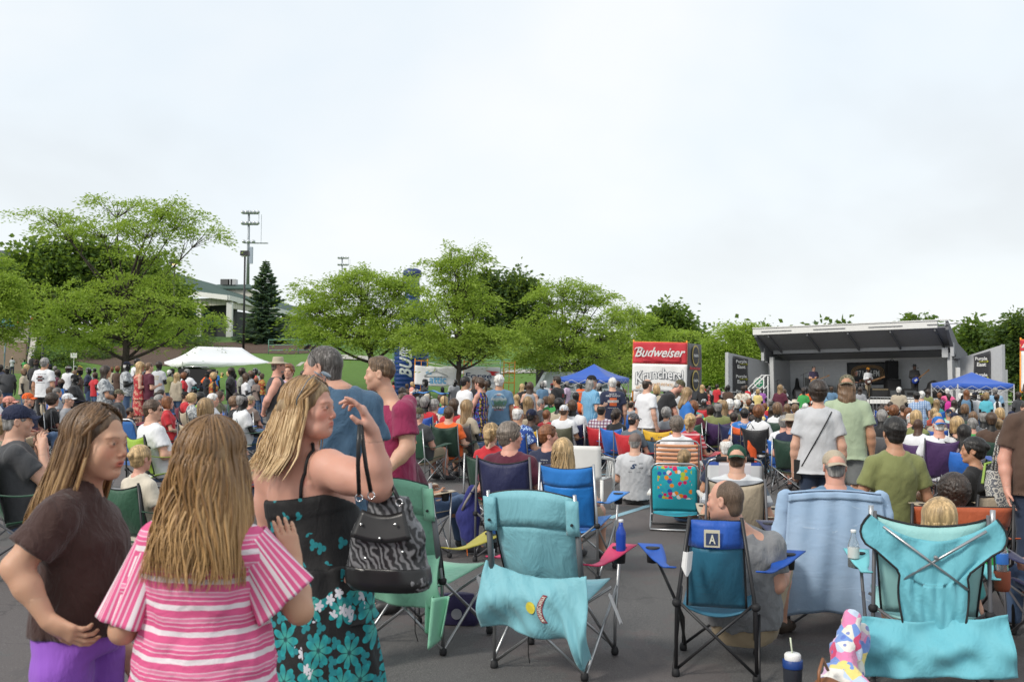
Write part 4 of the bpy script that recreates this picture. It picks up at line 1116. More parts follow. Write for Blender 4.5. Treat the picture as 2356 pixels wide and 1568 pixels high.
back_tree(1760,100,[(1760,810,50,40,1.6,0),(1780,850,50,40,1,0)],'dim tree behind the left wing of the stage',DKL,60,33,ls=(.5,.3))
# far wood that closes the view
rs=np.random.RandomState(4);rows=[]
for i in range(46):rows.append(((-60+i*5.2,150+rs.uniform(-8,8),3.0+rs.uniform(-.4,1.2)),(5,5,4+rs.uniform(-1,1.2)),1))
w_=blob_tree('far_wood',(0,150,0),rows,'x',clumps=900,per=34,cl=(1.8,1.2),ls=(1.0,.7),seed=40,leaf=DKL,droop=0,limbs=False,trunk_pts=[(0,150,3)],br=.03)
for k in ('label','category'):del w_[k]
w_['kind']='stuff'
# spruce
def spruce(px,py_top,d,py_base,halfw,label,seed=5):
    rs=np.random.RandomState(seed);b=P(px-2,py_base,d);t=P(px,py_top,d);Hh=t.z-b.z;Rm=halfw*d/FPX
    root=tag(empty('spruce_tree',b),label,'tree');tb=MB();tb.tube([(0,0,0),(0,0,Hh)],[.16,.02],8);tb.build('trunk',BARK,root,True)
    CC,DD=[],[];br=MB();z=.05
    while z<.985:
        nb=int(9+8*(1-z));L=Rm*((1-z)**.8*1.0+.04)*rs.uniform(.8,1.15)
        for i in range(nb):
            a=rs.uniform(0,6.28);l=L*rs.uniform(.7,1.15);dr=.22*l;up=.34*l if z>.5 else .14*l
            q=np.array([cos(a),sin(a),0]);p0=np.array([0,0,z*Hh]);pe=p0+q*l+np.array([0,0,-dr+up])
            br.tube([tuple(p0),tuple(p0+q*l*.5+np.array([0,0,-dr*.7])),tuple(pe)],[.02,.013,.005],4,False)
            n=int(60+130*l/Rm);tt=rs.uniform(.15,1,n);w=(1-tt)*.28*l+.05
            side=np.cross(q,[0,0,1]);C=p0+np.outer(tt,q*l)+np.outer(-dr*np.sin(tt*1.6)+up*tt**2,[0,0,1])+np.outer(rs.uniform(-1,1,n)*w,side)
            D=q*.8+np.outer(rs.uniform(-1,1,n),side)*.8+np.array([0,0,-.15])+rs.normal(size=(n,3))*.12;D /= np.linalg.norm(D,axis=1)[:,None];CC.append(C);DD.append(D)
        z+=.022
    br.build('branches',BARK,root,True);C=np.concatenate(CC);n=len(C)
    V,Q=leaves_np(C,np.concatenate(DD),rs.uniform(.16,.34,n),rs.uniform(.07,.12,n),rs);me=mesh_np('crown',V,Q,False);me.materials.append(None);link('crown',me,SPR,root)
spruce(610,597,76,815,66,'dark blue green spruce between lamp post and spreading locust')
# shrubs
def shrub(px,py,d,rx,rz,label,leaf=JUN,n=16,seed=3,ls=(.16,.07),name='shrub',zoff=0):
    c=onhill(px,d);s=d/FPX;c=(c[0],c[1],c[2]+zoff)
    return blob_tree(name,c,[((c[0],c[1],c[2]+rz*s*.6),(rx*s,rx*s*.8,rz*s),1)],label,'shrub','shrubs on the slope',leaf=leaf,clumps=n,per=90,cl=(.4,.2),ls=ls,seed=seed,trunk_pts=[(c[0],c[1],c[2]+.2)],trunk_r=.05,br=.01,droop=.1)
for i,(px,py,d,rx,rz,lb) in enumerate([(120,780,62,46,26,'dark spreading juniper beside the concrete stairs'),(205,770,66,50,22,'dark juniper mound behind the white lawn sign'),(480,790,66,50,22,'juniper mound left of the spruce below the stadium'),(105,812,57,18,12,'clipped rounded shrub, uppermost of the three by the stairs'),(125,822,55,20,12,'clipped rounded shrub in the middle of the three by the stairs'),(150,828,54,22,12,'clipped rounded shrub nearest the white lawn sign'),
                                              (420,760,72,60,26,'juniper bank under the stadium windows'),(330,770,72,60,30,'juniper bank behind the forked locust trunk')]):
    shrub(px,py,d,rx,rz,lb,leaf=MDL if 'clipped' in lb else JUN,n=26,seed=60+i)
# ------------------------------------------------------------------ stadium and slope furniture
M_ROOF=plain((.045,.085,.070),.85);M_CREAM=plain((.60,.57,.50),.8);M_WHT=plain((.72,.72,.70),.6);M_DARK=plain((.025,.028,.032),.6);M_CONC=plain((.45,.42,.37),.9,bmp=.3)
def siding_mat():
    m,nt,b=newmat('ribbed_siding');v=tcoord(nt);sep=nt.nodes.new('ShaderNodeSeparateXYZ');nt.links.new(v,sep.inputs[0])
    s=mth(nt,'ADD',sep.outputs[0],mth(nt,'MULTIPLY',sep.outputs[1],.6));w=mth(nt,'LESS_THAN',mth(nt,'FRACT',mth(nt,'MULTIPLY',s,3.0)),.18)
    nt.links.new(mixc(nt,w,(.62,.59,.52),(.48,.45,.40)),b.inputs['Base Color']);b.inputs['Roughness'].default_value=.7;return m
SID=siding_mat()
st=tag(empty('stadium_building',P(500,790,86)),'long cream stadium building with green roof beyond the spruce','building')
OFF=-V3(st.location)
def rel(p,o=None):return V3(p)+(OFF if o is None else -V3(o))
def slab(name,pts,th,mat,parent,org):
    """flat slab under the polygon pts (world), thickness th"""
    b=MB();k=len(pts);V=[V3(p)-V3(org) for p in pts]+[V3(p)-V3(org)-V3((0,0,th)) for p in pts]
    F=[tuple(range(k)),tuple(range(2*k-1,k-1,-1))]+[(i,i+k,(i+1)%k+k,(i+1)%k) for i in range(k)]
    b.add(V,F);return b.build(name,mat,parent)
def wallq(name,a,b_,z0,z1,th,mat,parent,org):
    """upright wall between ground points a and b_, thickness th to the back"""
    a,b_=V3(a),V3(b_);n=(b_-a).cross(V3((0,0,1)));n.z=0;n.normalize()
    if n.y<0:n=-n
    q=lambda p,z,t:V3((p.x,p.y,z))+n*t-V3(org)
    m=MB();m.hexa([q(a,z0,0),q(b_,z0,0),q(b_,z0,th),q(a,z0,th)],[q(a,z1,0),q(b_,z1,0),q(b_,z1,th),q(a,z1,th)])
    return m.build(name,mat,parent)
so_=V3(st.location)
eL,eC,eR=P(300,652,90),P(525,679,84),P(712,728,101);rL,rC,rR=P(300,600,104),P(470,647,102),P(712,713,113)
slab('roof',[eL,eC,rC,rL],.15,M_ROOF,st,so_);slab('roof',[eC,eR,rR,rC],.15,M_ROOF,st,so_)
def fasc(a,b_,h,name='fascia',drop=.16,out=.12):
    a,b_=V3(a),V3(b_);n=(b_-a).cross(V3((0,0,1))).normalized();n=n if n.y<0 else -n
    m=MB();q=lambda p,z,t:p+n*t+V3((0,0,z))-so_
    m.hexa([q(a,-drop-h,out),q(b_,-drop-h,out),q(b_,-drop-h,0),q(a,-drop-h,0)],[q(a,-.0,out),q(b_,-.0,out),q(b_,-.0,0),q(a,-.0,0)]);m.build(name,M_WHT,st)
fasc(eL,eC,.25);fasc(eC,eR,.25)
inb=V3((0,.7,0))
wallq('upper_wall',eL+inb,eC+inb,P(500,699,84).z,eC.z-.1,.3,SID,st,so_)
wallq('upper_wall',eC+inb,eR+inb,P(500,699,84).z-.3,eC.z-.5,.3,SID,st,so_)
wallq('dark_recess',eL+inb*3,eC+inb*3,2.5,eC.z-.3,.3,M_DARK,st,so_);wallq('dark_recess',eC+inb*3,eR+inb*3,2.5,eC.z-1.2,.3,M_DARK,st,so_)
for px,d in ((410,87),(455,86),(525,84),(600,91)):
    p=P(px,700,d);one('box',dk(V3((p.x,p.y+.5,(p.z+3)/2))-so_,(.45,.45,p.z-2.6)),'column',M_WHT,st)
for i in range(7):
    a=P(415+i*16,730,87.5);w=MB();w.box(a-so_,(.52,.1,1.5));f=w.build('window_pane',plain((.03,.07,.11),.12),st)
one('box',dk(P(470,742,87)-so_,(5.4,.12,.25)),'counter',plain((.03,.12,.24),.5),st)
slab('clerestory_roof',[P(494,662,96),P(582,662,96),P(576,654,102),P(500,654,102)],.12,M_ROOF,st,so_)
wallq('clerestory_wall',P(498,664,96.3),P(578,664,96.3),P(500,684,96).z,P(500,664,96.3).z,3,M_CREAM,st,so_)
for px,w in ((520,.9),(532,.4),(539,.5)):
    m=MB();p=P(px,649,99);m.box(p-so_,(w,.8,.55));m.build('rooftop_unit',plain((.10,.10,.10),.6) if w>.8 else plain((.5,.5,.5),.4,.6),st)
lb=tag(empty('brick_annex',P(680,800,100)),'brick and blue annex partly hidden between the spruce and the second locust','building');lo_=V3(lb.location)
wallq('brick_wall',P(655,760,98),P(720,760,102),P(660,752,98).z,P(660,722,98).z,.4,plain((.20,.085,.06),.9),lb,lo_)
wallq('blue_wall',P(645,800,97),P(715,800,101),1.0,P(660,752,98).z,.4,plain((.035,.05,.08),.7),lb,lo_)
lr=tag(empty('grandstand_roof',P(10,600,110)),'dark slate roof end showing above the trees at the left edge','building')
slab('roof',[P(-60,596,105),P(34,602,105),P(24,577,118),P(-60,572,118)],.5,plain((.035,.045,.055),.8),lr,lr.location)
wallq('wall',P(-60,605,106),P(28,605,106),3,P(0,600,106).z,.5,M_CREAM,lr,lr.location)
# concrete wall, stairs, bunting, sign
cw=tag(empty('concrete_wall',P(30,790,68)),'pale concrete retaining wall above the stairs at the left edge','wall');co=V3(cw.location)
wallq('wall',P(-80,790,68),P(64,790,68),tz(-32,68)-.5,P(30,751,68).z,.5,M_CONC,cw,co)
wallq('coping',P(-80,790,67.9),P(65,790,67.9),P(30,751,68).z,P(30,748,68).z,.6,M_WHT,cw,co)
m=MB()
for i in range(8):p=P(2+i*9,740,68.3);m.tube([V3((p.x,p.y,P(30,748,68).z))-co,V3((p.x,p.y,P(30,728,68).z))-co],.03,5)
a,b_=P(-20,728,68.3),P(66,728,68.3);m.tube([a-co,b_-co],.035,5);m.build('railing',plain((.15,.2,.2),.5),cw)
sg=tag(empty('teal_sign',P(8,741,67.6)),'teal sign board over the concrete wall at the left edge','sign');one('box',dk((0,0,0),(1.35,.06,.52)),'board',plain((.04,.26,.36),.5),sg)
for i,w in enumerate((.7,.5)):
    me=fit_text(('BALLPARK','TICKETS')[i],w,.11);link('lettering',me,M_WHT,sg,loc=(-.05,-.034,.1-.22*i))
st2=tag(empty('concrete_stairs',P(20,830,60)),'brown concrete steps climbing to the wall at the left edge','stairs');s2=V3(st2.location)
z0=tz(-30,59.5);z1=P(20,790,67.5).z
for i in range(11):
    t=i/10;yy=59.5+7.6*t;zz=z0+(z1-z0)*(t+.05);xl,xr=P(-60,800,yy).x,P(60,800,yy).x
    one('box',dk(V3(((xl+xr)/2,yy+.6,zz-.4))-s2,(xr-xl,.76+.3+.2,.8)),'step',plain((.24,.19,.14),.9,bmp=.2),st2)
m=MB();a=[P(60,826,59.3),P(72,788,67.6)];k=[V3((p.x,p.y,0)) for p in a]
m.hexa([V3((a[0].x,a[0].y,z0-.5))-s2,V3((a[0].x+.35,a[0].y,z0-.5))-s2,V3((a[1].x+.35,a[1].y,z1-.5))-s2,V3((a[1].x,a[1].y,z1-.5))-s2],
       [V3((a[0].x,a[0].y,z0+.45))-s2,V3((a[0].x+.35,a[0].y,z0+.45))-s2,V3((a[1].x+.35,a[1].y,z1+.45))-s2,V3((a[1].x,a[1].y,z1+.45))-s2]);m.build('cheek_wall',M_CONC,st2)
for px0,px1,cl_ in ((10,14,(.12,.18,.20)),(62,68,(.015,.015,.015))):
    m=MB();A,B_=P(px0,826,60),P(px1,790,66.5);A.z=z0+1.2;B_.z=z1+1.1
    m.tube([A-s2,B_-s2,B_+V3((-.7 if px0>50 else 0,.2,0))-s2],.035,6)
    for t in (0,.33,.66,1):p=A.lerp(B_,t);m.tube([p-s2,p-V3((0,0,1.1))-s2],.03,5)
    m.build('handrail',plain(cl_,.5),st2)
bt=tag(empty('bunting',P(56,741,67.5)),'red white and blue fan bunting hung on the concrete wall railing','bunting')
for nm,r0,r1,cc in (('blue_band',.05,.30,(.02,.03,.12)),('white_band',.30,.46,(.75,.75,.75)),('red_band',.46,.62,(.55,.02,.04))):
    one('sheet',dk(lambda u,v:((r0+(r1-r0)*v)*cos(pi*(1+u)),.03*sin(u*40)*(r0+(r1-r0)*v),.38+(r0+(r1-r0)*v)*sin(pi*(1+u))*1.1),30,3,.01),nm,plain(cc,.8),bt,True)
one('tube',dk([(-.64,0,.40),(.64,0,.40)],.02,6),'header',M_WHT,bt)
ls_=tag(empty('lawn_sign',onhill(170,57)),'small white sign on a stake in the mulch bed','sign');zz=P(170,817,57).z-ls_.location.z
one('box',dk((0,0,zz),(.36,.02,.28)),'board',M_WHT,ls_);one('box',dk((0,.015,zz/2),(.03,.02,max(.3,zz))),'stake',M_WHT,ls_);one('box',dk((0,-.012,zz),(.18,.004,.06)),'print',plain((.4,.55,.5),.6),ls_)
# green pipe railing along the slope and path
def railing(name,pts,h,label,col=(.12,.26,.20),rails=3):
    r=tag(empty(name,pts[0]),label,'railing');o=V3(pts[0]);mt=plain(col,.5)
    for j in range(rails):
        one('tube',dk([V3(p)+V3((0,0,h*(1-.36*j)))-o for p in pts],.03,6),'rail',mt,r,True)
    for p in pts:one('tube',dk([V3(p)-o,V3(p)+V3((0,0,h))-o],.03,6),'post',mt,r,True)
railing('pipe_railing',[V3((x,y,tz(x,y))) for x,y in [(-17+2.0*i,69.5+.35*i) for i in range(7)]],1.0,'green pipe railing running down the slope behind the hat wearer')
railing('pipe_railing',[V3((x,y,tz(x,y))) for x,y in [(-8+1.8*i,67+.72*i) for i in range(7)]],1.0,'green pipe railing beside the footpath behind the blue inflatable bottle')
railing('pipe_railing',[P(652+i*6,795-i*1,92) for i in range(7)],1.6,'grey green railing in front of the blue annex',(.10,.16,.17),4)
# lamp posts, flood light towers, pole
def lamp_post(px,ytop,d,label,lit=False,w=.6):
    b=V3(onhill(px,d));h=P(px,ytop,d).z-b.z;r=tag(empty('lamp_post',b),label,'lamp post');bk=plain((.018,.018,.02),.5)
    one('tube',dk([(0,0,0),(0,0,h-.42)],[.085,.065],10),'pole',bk,r,True)
    m=MB();m.hexa([(-w*.5,-.25,h-.34),(w*.5,-.25,h-.34),(w*.5,.25,h-.34),(-w*.5,.25,h-.34)],[(-w*.46,-.22,h),(w*.46,-.22,h),(w*.46,.22,h),(-w*.46,.22,h)]);m.build('lamp_head',bk,r)
    m=MB();m.lathe([(.05,-.10),(.17,-.03),(.2,0)],(0,0,h-.34),12);g=plain((.7,.7,.66),.3)
    if lit:
        g,nt_,bb=newmat('lit_lamp');bb.inputs['Emission Color'].default_value=(1,.75,.4,1);bb.inputs['Emission Strength'].default_value=1.6
    m.build('lens',g,r,True);one('tube',dk([(-.16,0,h-.34),(0,0,h-.46),(.16,0,h-.34)],.02,5),'yoke',bk,r,True)
lamp_post(560,577,71,'tall black lamp post with box head behind the white tent')
lamp_post(398,597,74,'short lamp with lit bulb among the trees by the roof end',True,.7)
lamp_post(98,770,60,'thin dark post standing before the left junipers',False,.2)
def flood_tower(px,ytop,ybase,d,label,side=1):
    t=P(px,ytop,d);b=P(px-3,ybase,d);h=t.z-b.z;r=tag(empty('floodlight_tower',b),label,'floodlights');g=plain((.30,.33,.36),.5,.5)
    one('tube',dk([(0,0,0),(0,0,h)],[.20,.12],10),'pole',g,r,True)
    for j in range(3):
        z=h-.4-j*(1.3 if j<2 else 1.75);L_=1.25 if j<2 else .95
        one('box',dk((.2,0,z),(L_*1.5,.14,.12)),'crossarm',g,r)
        for i in range(5 if j<2 else 3):
            x=-L_*.62+i*L_*.36*(5/(5 if j<2 else 3));one('lathe',dk([(.06,.14),(.15,.10),(.24,-.12),(.23,-.14)],(x+.1,-.3,z+.2),10,Matrix.Rotation(R(60),3,'X')),'flood_lamp',plain((.55,.57,.6),.3,.5),r,True)
    m=MB();m.box((1.5,0,h-2.2),(.04,.04,3.4));m.box((1.2,0,h-.9),(.04,.04,1.2));m.box((1.5,0,h-3.9),(1.6,.5,.08));m.build('ladder_cage',g,r)
    one('box',dk((.35,0,h*.40),(.35,.4,h*.22)),'control_box',plain((.35,.4,.48),.5),r)
flood_tower(573,484,656,118,'floodlight tower with three rows of lamps rising behind the lamp post')
flood_tower(789,590,690,190,'smaller distant floodlight tower showing over the second locust')
wp=tag(empty('white_pole',onhill(1290,57)),'slim white flag pole beside the blue canopy, in front of a locust','pole');m=MB();hh_=P(1290,735,57).z-wp.location.z;m.tube([(0,0,0),(0,0,hh_)],[.075,.05],10);m.build('shaft',M_WHT,wp,True);one('lathe',dk([(.001,-.06),(.06,0),(.001,.06)],(0,0,hh_+.05),10),'finial',M_WHT,wp,True)
# ------------------------------------------------------------------ canopies
def canopy(A,th,a,b,ez,az_,col,label,ridge=0.0,val=.28,frame=(.6,.6,.6),name='canopy_tent'):
    """A near corner on the ground, th turns the long side, ez eave height, az_ top height"""
    r=tag(empty(name,A,R(th)),label,'canopy');cm=cloth(col,var=.03,wsc=2.5,bmp=.12,rough=.6);fm=plain(frame,.4)
    cs=[(0,0),(a,0),(a,b),(0,b)];rx0,rx1=(a/2-ridge/2,a/2+ridge/2)
    def face(p0,p1,q0,q1,nm):
        m=MB()
        def f(u,v):
            p=V3((*p0,ez)).lerp(V3((*p1,ez)),u);q=V3((*q0,az_)).lerp(V3((*q1,az_)),u);w=p.lerp(q,v);w.z-=.14*sin(v*pi)*(az_-ez)+.05*sin(u*pi)*(1-v);return w
        m.sheet(f,10,8,.01);m.build(nm,cm,r,True)
    face(cs[0],cs[1],(rx0,b/2),(rx1,b/2),'roof_panel');face(cs[1],cs[2],(rx1,b/2),(rx1,b/2),'roof_panel');face(cs[2],cs[3],(rx1,b/2),(rx0,b/2),'roof_panel');face(cs[3],cs[0],(rx0,b/2),(rx0,b/2),'roof_panel')
    for i in range(4):
        p,q=cs[i],cs[(i+1)%4];one('sheet',dk(lambda u,v:(p[0]+(q[0]-p[0])*u,p[1]+(q[1]-p[1])*u,ez-.05*sin(u*pi)-val*v+.01*sin(u*14)*v),14,2,.008),'valance',cm,r,True)
        one('box',dk((p[0]*.985+.01,p[1]*.985+.01,ez/2-.02),(.045,.045,ez)),'leg',fm,r)
    m=MB()
    for i in range(4):
        p,q=cs[i],cs[(i+1)%4]
        for k in range(4):
            u0,u1=k/4,(k+1)/4;z=(ez-.10,ez-.42);A_=lambda u,z_:(p[0]+(q[0]-p[0])*u,p[1]+(q[1]-p[1])*u,z_)
            m.tube([A_(u0,z[0]),A_(u1,z[1])],.012,4);m.tube([A_(u0,z[1]),A_(u1,z[0])],.012,4)
    m.build('scissor_frame',fm,r);return r
def gpt(px,d):x=(px-PW/2)/FPX*d;return V3((x,d,tz(x,d)))
A=gpt(420,62);canopy(A,40,6.1,3.0,P(420,831,62).z-A.z,P(500,797,64).z-A.z,(.85,.86,.88),'long white pop-up tent on the lawn edge by the lamp post',ridge=3.1,val=.3)
def sq_canopy(pxc,d,th,s,ye,ya,label):
    A=gpt(pxc,d);return canopy(A,th,s,s,P(pxc,ye,d).z-A.z,P(pxc,ya,d).z-A.z,(.025,.10,.46),label,val=.22)
sq_canopy(1284,47.5,-22,2.75,868,836,'blue pop-up canopy between the locust trees and the banner tower')
sq_canopy(2203,46,2,2.68,882,855,'blue pop-up canopy standing at the right end of the stage')
# ------------------------------------------------------------------ inflatable bottle
Dd=58;bb=gpt(947,Dd);ib=tag(empty('inflatable_bottle',bb),'giant blue inflatable beer bottle rising behind the second locust','inflatable')
s=Dd/FPX;Ht=P(947,618,Dd).z-bb.z
prof=[(.95,0)];z=.1
while z<Ht-.55:
    t=z/Ht;r=1.0 if t<.56 else (1.0-.56*sst((t-.56)/.2)) if t<.80 else .44-.04*(t-.8)/.2;r=r+.018*sin(z*26);prof.append((r,z));z+=.06
one('lathe',dk(prof+[(.38,Ht-.5)],n=40),'bottle_body',plain((.010,.045,.22),.3),ib,True)
one('lathe',dk([(.40,Ht-.55),(.52,Ht-.5),(.56,Ht-.3),(.52,Ht-.1),(.3,Ht),(.01,Ht+.03)],n=28),'crown_cap',plain((.012,.03,.15),.35),ib,True)
BW=plain((.72,.76,.80),.4)
me=fit_text('BUD LIGHT',4.4,.80,shear=.35,bold=.03,spacing=1.05)
def rollon(co):
    ang=R(-90-16)+co.z/1.03*-1.0;return V3((0,0,0))
for v in me.vertices:
    u,w=v.co.x,v.co.z;ang=R(-106)-(-w)/1.03*1.0;ang=R(-104)+(-w)/1.05
    v.co=(1.045*cos(ang),1.045*sin(ang),3.35+u*1.0)
me.update();link('lettering',me,BW,ib)
m=MB()
for k_,rr_ in enumerate((.62,.50)):
    pts=[]
    for i in range(41):
        a=2*pi*i/40;u,w=cos(a)*(1.55-.12*k_),sin(a)*rr_;ang=R(-104)+w/1.05;pts.append((1.05*cos(ang),1.05*sin(ang),4.05+u))
    m.tube(pts,.03,5)
m.build('oval_rings',BW,ib,True)
one('lathe',dk([(1.02,4.7),(1.03,4.75),(1.02,4.8)],n=40),'ring_band',plain((.03,.25,.6),.3),ib,True)
# ------------------------------------------------------------------ scaffolds and banners
ORG=plain((.80,.30,.03),.45)
def banner_mat(col,var=.04):return cloth(col,var=var,wsc=3.0,bmp=.35,rough=.55)
class Wallf:
    """a vertical frame in the world: origin, direction to the right, up; local point (u, out, z)"""
    def __init__(s,a,b):
        s.a=V3(a);e=V3(b)-s.a;s.w=e.length;s.x=e.normalized();s.n=V3((0,0,1)).cross(s.x).normalized();s.up=V3((0,0,1)) if abs(s.x.z)<1e-6 else s.x.cross(s.n).normalized();s.n=s.n if s.n.y>0 else -s.n
        if s.up.z<0:s.up=-s.up
        s.M=Matrix(((s.x.x,s.n.x,s.up.x,s.a.x),(s.x.y,s.n.y,s.up.y,s.a.y),(s.x.z,s.n.z,s.up.z,s.a.z),(0,0,0,1)))
def wavy_sheet(x0,x1,z0,z1,amp=.03,y=0.0,sag=0.0,n=(18,10)):
    m=MB();m.sheet(lambda u,v:(x0+(x1-x0)*u,y+amp*sin(u*9+v*3)*sin(v*2.5+.4)+amp*.5*sin(u*23+2),z0+(z1-z0)*v-sag*sin(pi*u)),n[0],n[1],.006);return m
def letter(root,txt,w,h,x,y,z,mat,amp=None,**k):
    me=fit_text(txt,w,h,**k);return link('lettering',me,mat,root,loc=(x,y,z))
def scaffold_frame(root,x,w,z1,y=0.0,rungs=4):
    for q in (0,1):one('tube',dk([(x+q*w,y,0),(x+q*w,y,z1)],.028,7),'upright',ORG,root,True)
    for i in range(rungs):m=MB();zz=.35+(z1-.45)*i/(rungs-1);m.tube([(x,y,zz),(x+w,y,zz)],.024,6);m.build('rung',ORG,root,True)
    one('tube',dk([(x+w*.5,y,.4),(x+w*.5,y,z1-.1)],.018,6),'upright',ORG,root,True)
DB=50.0
fr=Wallf(gpt(952,DB),gpt(1184,DB));sr=tag(empty('scaffold',fr.a),'low orange scaffold holding the white hanger banner and the red swoosh banner','scaffold');sr.matrix_world=fr.M
sx=lambda px:(px-952)/232*fr.w;zt=lambda py,px=1060:P(px,py,DB).z-gpt(px,DB).z
for a,b_ in ((953,982),(1066,1083),(1158,1183)):scaffold_frame(sr,sx(a),sx(b_)-sx(a),zt(827),.12,5)
for a,b_,y0,y1 in ((982,1066,835,850),(982,1066,850,838),(1083,1158,838,832),(1100,1183,855,839),(1149,1183,858,866),(982,1066,885,897),(1083,1158,893,880)):
    one('tube',dk([(sx(a),.12,zt(y0)),(sx(b_),.12,zt(y1))],.016,5),'brace',M_WHT,sr,True)
def banner(label,x0,x1,z0,z1,M_,y,bands,name='banner'):
    r=tag(empty(name),label,'banner');r.matrix_world=M_@Matrix.Translation(((x0+x1)/2,y,(z0+z1)/2));w,h=x1-x0,z1-z0
    for nm,c,a,b_,sag in bands:wavy_sheet(-w/2,w/2,-h/2+h*a,-h/2+h*b_,.02,0,sag).build(nm,banner_mat(c),r,True)
    return r,w,h
r,w,h=banner('white banner with a coat hanger and blue lettering on the low scaffold',sx(953),sx(1051),zt(886),zt(842),fr.M,.06,[('sheet',(.80,.81,.83),0,1,.07)])
SB=plain((.10,.36,.62),.6);GY=plain((.40,.43,.42),.6)
letter(r,'attic',w*.40,h*.40,.05*w,-.045,-.24*h,SB,bold=.02);letter(r,'the',w*.14,h*.2,-.17*w,-.045,.12*h,SB,bold=.015)
one('tube',dk([(-.04*w,-.04,.40*h),(-.01*w,-.04,.33*h),(-.02*w,-.04,.24*h),(.27*w,-.04,-.02*h),(.28*w,-.04,-.08*h),(-.28*w,-.04,-.08*h),(-.27*w,-.04,-.01*h),(-.02*w,-.04,.24*h)],.018,5),'hanger_mark',GY,r,True)
r,w,h=banner('white banner with navy serif word and red swoosh on the low scaffold',sx(1066),sx(1149),zt(900),zt(842),fr.M,.06,[('sheet',(.80,.81,.83),0,1,0)])
NV=plain((.03,.05,.14),.6);RD=plain((.62,.03,.04),.6)
letter(r,'Forge',w*.72,h*.30,-.08*w,-.035,.10*h,NV,bold=.01);letter(r,'INDUSTRIAL STAFFING',w*.8,h*.07,0,-.035,-.14*h,plain((.12,.2,.3),.6));letter(r,'Elgin',w*.2,h*.1,.22*w,-.035,-.38*h,NV)
m=MB();m.add([(.10*w,-.035,.36*h),(.50*w,-.035,.30*h),(.34*w,-.035,.24*h),(.42*w,-.035,.18*h),(.28*w,-.035,.16*h),(.24*w,-.035,.28*h)],[(0,5,4,3),(0,3,2,1)]);m.build('swoosh_mark',RD,r)
# banner tower
def tower(pxL,pxR,d,ytop,label,dB=0):
    f=Wallf(gpt(pxL,d),gpt(pxR,d+dB));r=tag(empty('banner_tower',f.a),label,'scaffold');r.matrix_world=f.M;mid=(pxL+pxR)/2;z=lambda py:P(mid,py,d).z-gpt(mid,d).z
    for y in (0,1.6):
        for x in (0,f.w):one('tube',dk([(x,y,0),(x,y,z(ytop-5))],.03,8),'upright',ORG,r,True)
    for y in (0,1.6):
        for q in range(6):m=MB();zz=.3+q*(z(ytop)-.3)/5;m.tube([(0,y,zz),(f.w,y,zz)],.022,6);m.build('rung',ORG,r,True)
    for x in (0,f.w):
        for q in range(2):one('tube',dk([(x,0,.4+q*1.5),(x,1.6,1.7+q*1.3)],.014,5),'brace',M_WHT,r,True)
    return f,r,z
f,tr_,z=tower(1455,1577,36,787.5,'tall orange scaffold tower wrapped in red, white and black banners',-.25)
r,w,h=banner('red banner with white script lettering on top of the scaffold tower',-.02,f.w+.02,z(836.5),z(787.5),f.M,-.05,[('sheet',(.58,.035,.05),0,1,0)])
me=fit_text('Budweiser',w*.93,h*.46,shear=.45,bold=.018);link('lettering',me,M_WHT,r,loc=(0,-.034,.03*h))
one('tube',dk([(-.47*w,-.035,.12*h),(-.44*w,-.035,.22*h),(-.36*w,-.035,.23*h),(-.30*w,-.035,.15*h)],.018,5),'swash',M_WHT,r,True)
wavy_sheet(-w*.32,w*.38,-h*.40,-h*.16,.012,-.03).build('darker_patch',banner_mat((.48,.02,.035)),r,True)
r,w,h=banner('white banner with outlined wavy lettering above orange capitals on the scaffold tower',-.03,f.w+.03,z(900),z(837.2),f.M,-.06,[('sheet',(.82,.82,.80),0,1,0)])
for bold,mt_,y in ((.055,plain((.06,.08,.10),.6),-.034),(.016,plain((.80,.80,.79),.6),-.040)):
    me=fit_text('Krunchers!',w*(.86+bold*.4),h*(.32+bold*.5),bold=bold)
    warp(me,lambda c:(c.x,c.y,c.z*(1.12+.28*abs(c.x)/(w*.5))+.16*h-.20*h*(c.x/(w*.5))**2+.06*c.x));link('lettering',me,mt_,r,loc=(.0,y,.0))
me=fit_text('KETTLE COOKED POTATO CHIPS',w*.84,h*.105,bold=.01);warp(me,lambda c:(c.x,c.y,c.z+.07*h-.16*h*(c.x/(w*.5))**2+.03*c.x));link('lettering',me,plain((.62,.30,.05),.6),r,loc=(0,-.035,-.31*h))
f2=Wallf(f.M@V3((f.w+.04,0,0)),f.M@V3((f.w+.62,1.5,0)))
r,w,h=banner('narrow black banner with gold oval badges on the tower side',0,f2.w,z(900)-.4,z(787.5),f2.M,-.02,[('sheet',(.055,.055,.06),0,1,0)])
GO=plain((.55,.42,.12),.5);BKm=plain((.02,.02,.025),.5)
for k_,zz in enumerate((.30,-.12)):
    one('lathe',dk([(.001,0),(.24*w,0),(.24*w,.01),(.001,.01)],(0,-.05,zz*h),18,RX9),'badge',GO,r);one('lathe',dk([(.001,0),(.20*w,0),(.20*w,.01),(.001,.01)],(0,-.062,zz*h),18,RX9),'badge_face',BKm,r)
    letter(r,'NAPA',w*.34,h*.05,0,-.076,zz*h,M_WHT,bold=.02)
letter(r,'Budweiser',w*.8,h*.06,0,-.04,.09*h,RD,shear=.4,bold=.02)
f,tr2,z=tower(2346,2470,36,783,'second orange scaffold tower cut off by the right edge',-1.1)
r,w,h=banner('red script banner on the scaffold at the right edge',-.02,f.w,z(808),z(783),f.M,-.05,[('sheet',(.58,.035,.05),0,1,0)])
me=fit_text('Budweiser',w*.93,h*.5,shear=.45,bold=.018);link('lettering',me,M_WHT,r,loc=(0,-.034,.03*h))
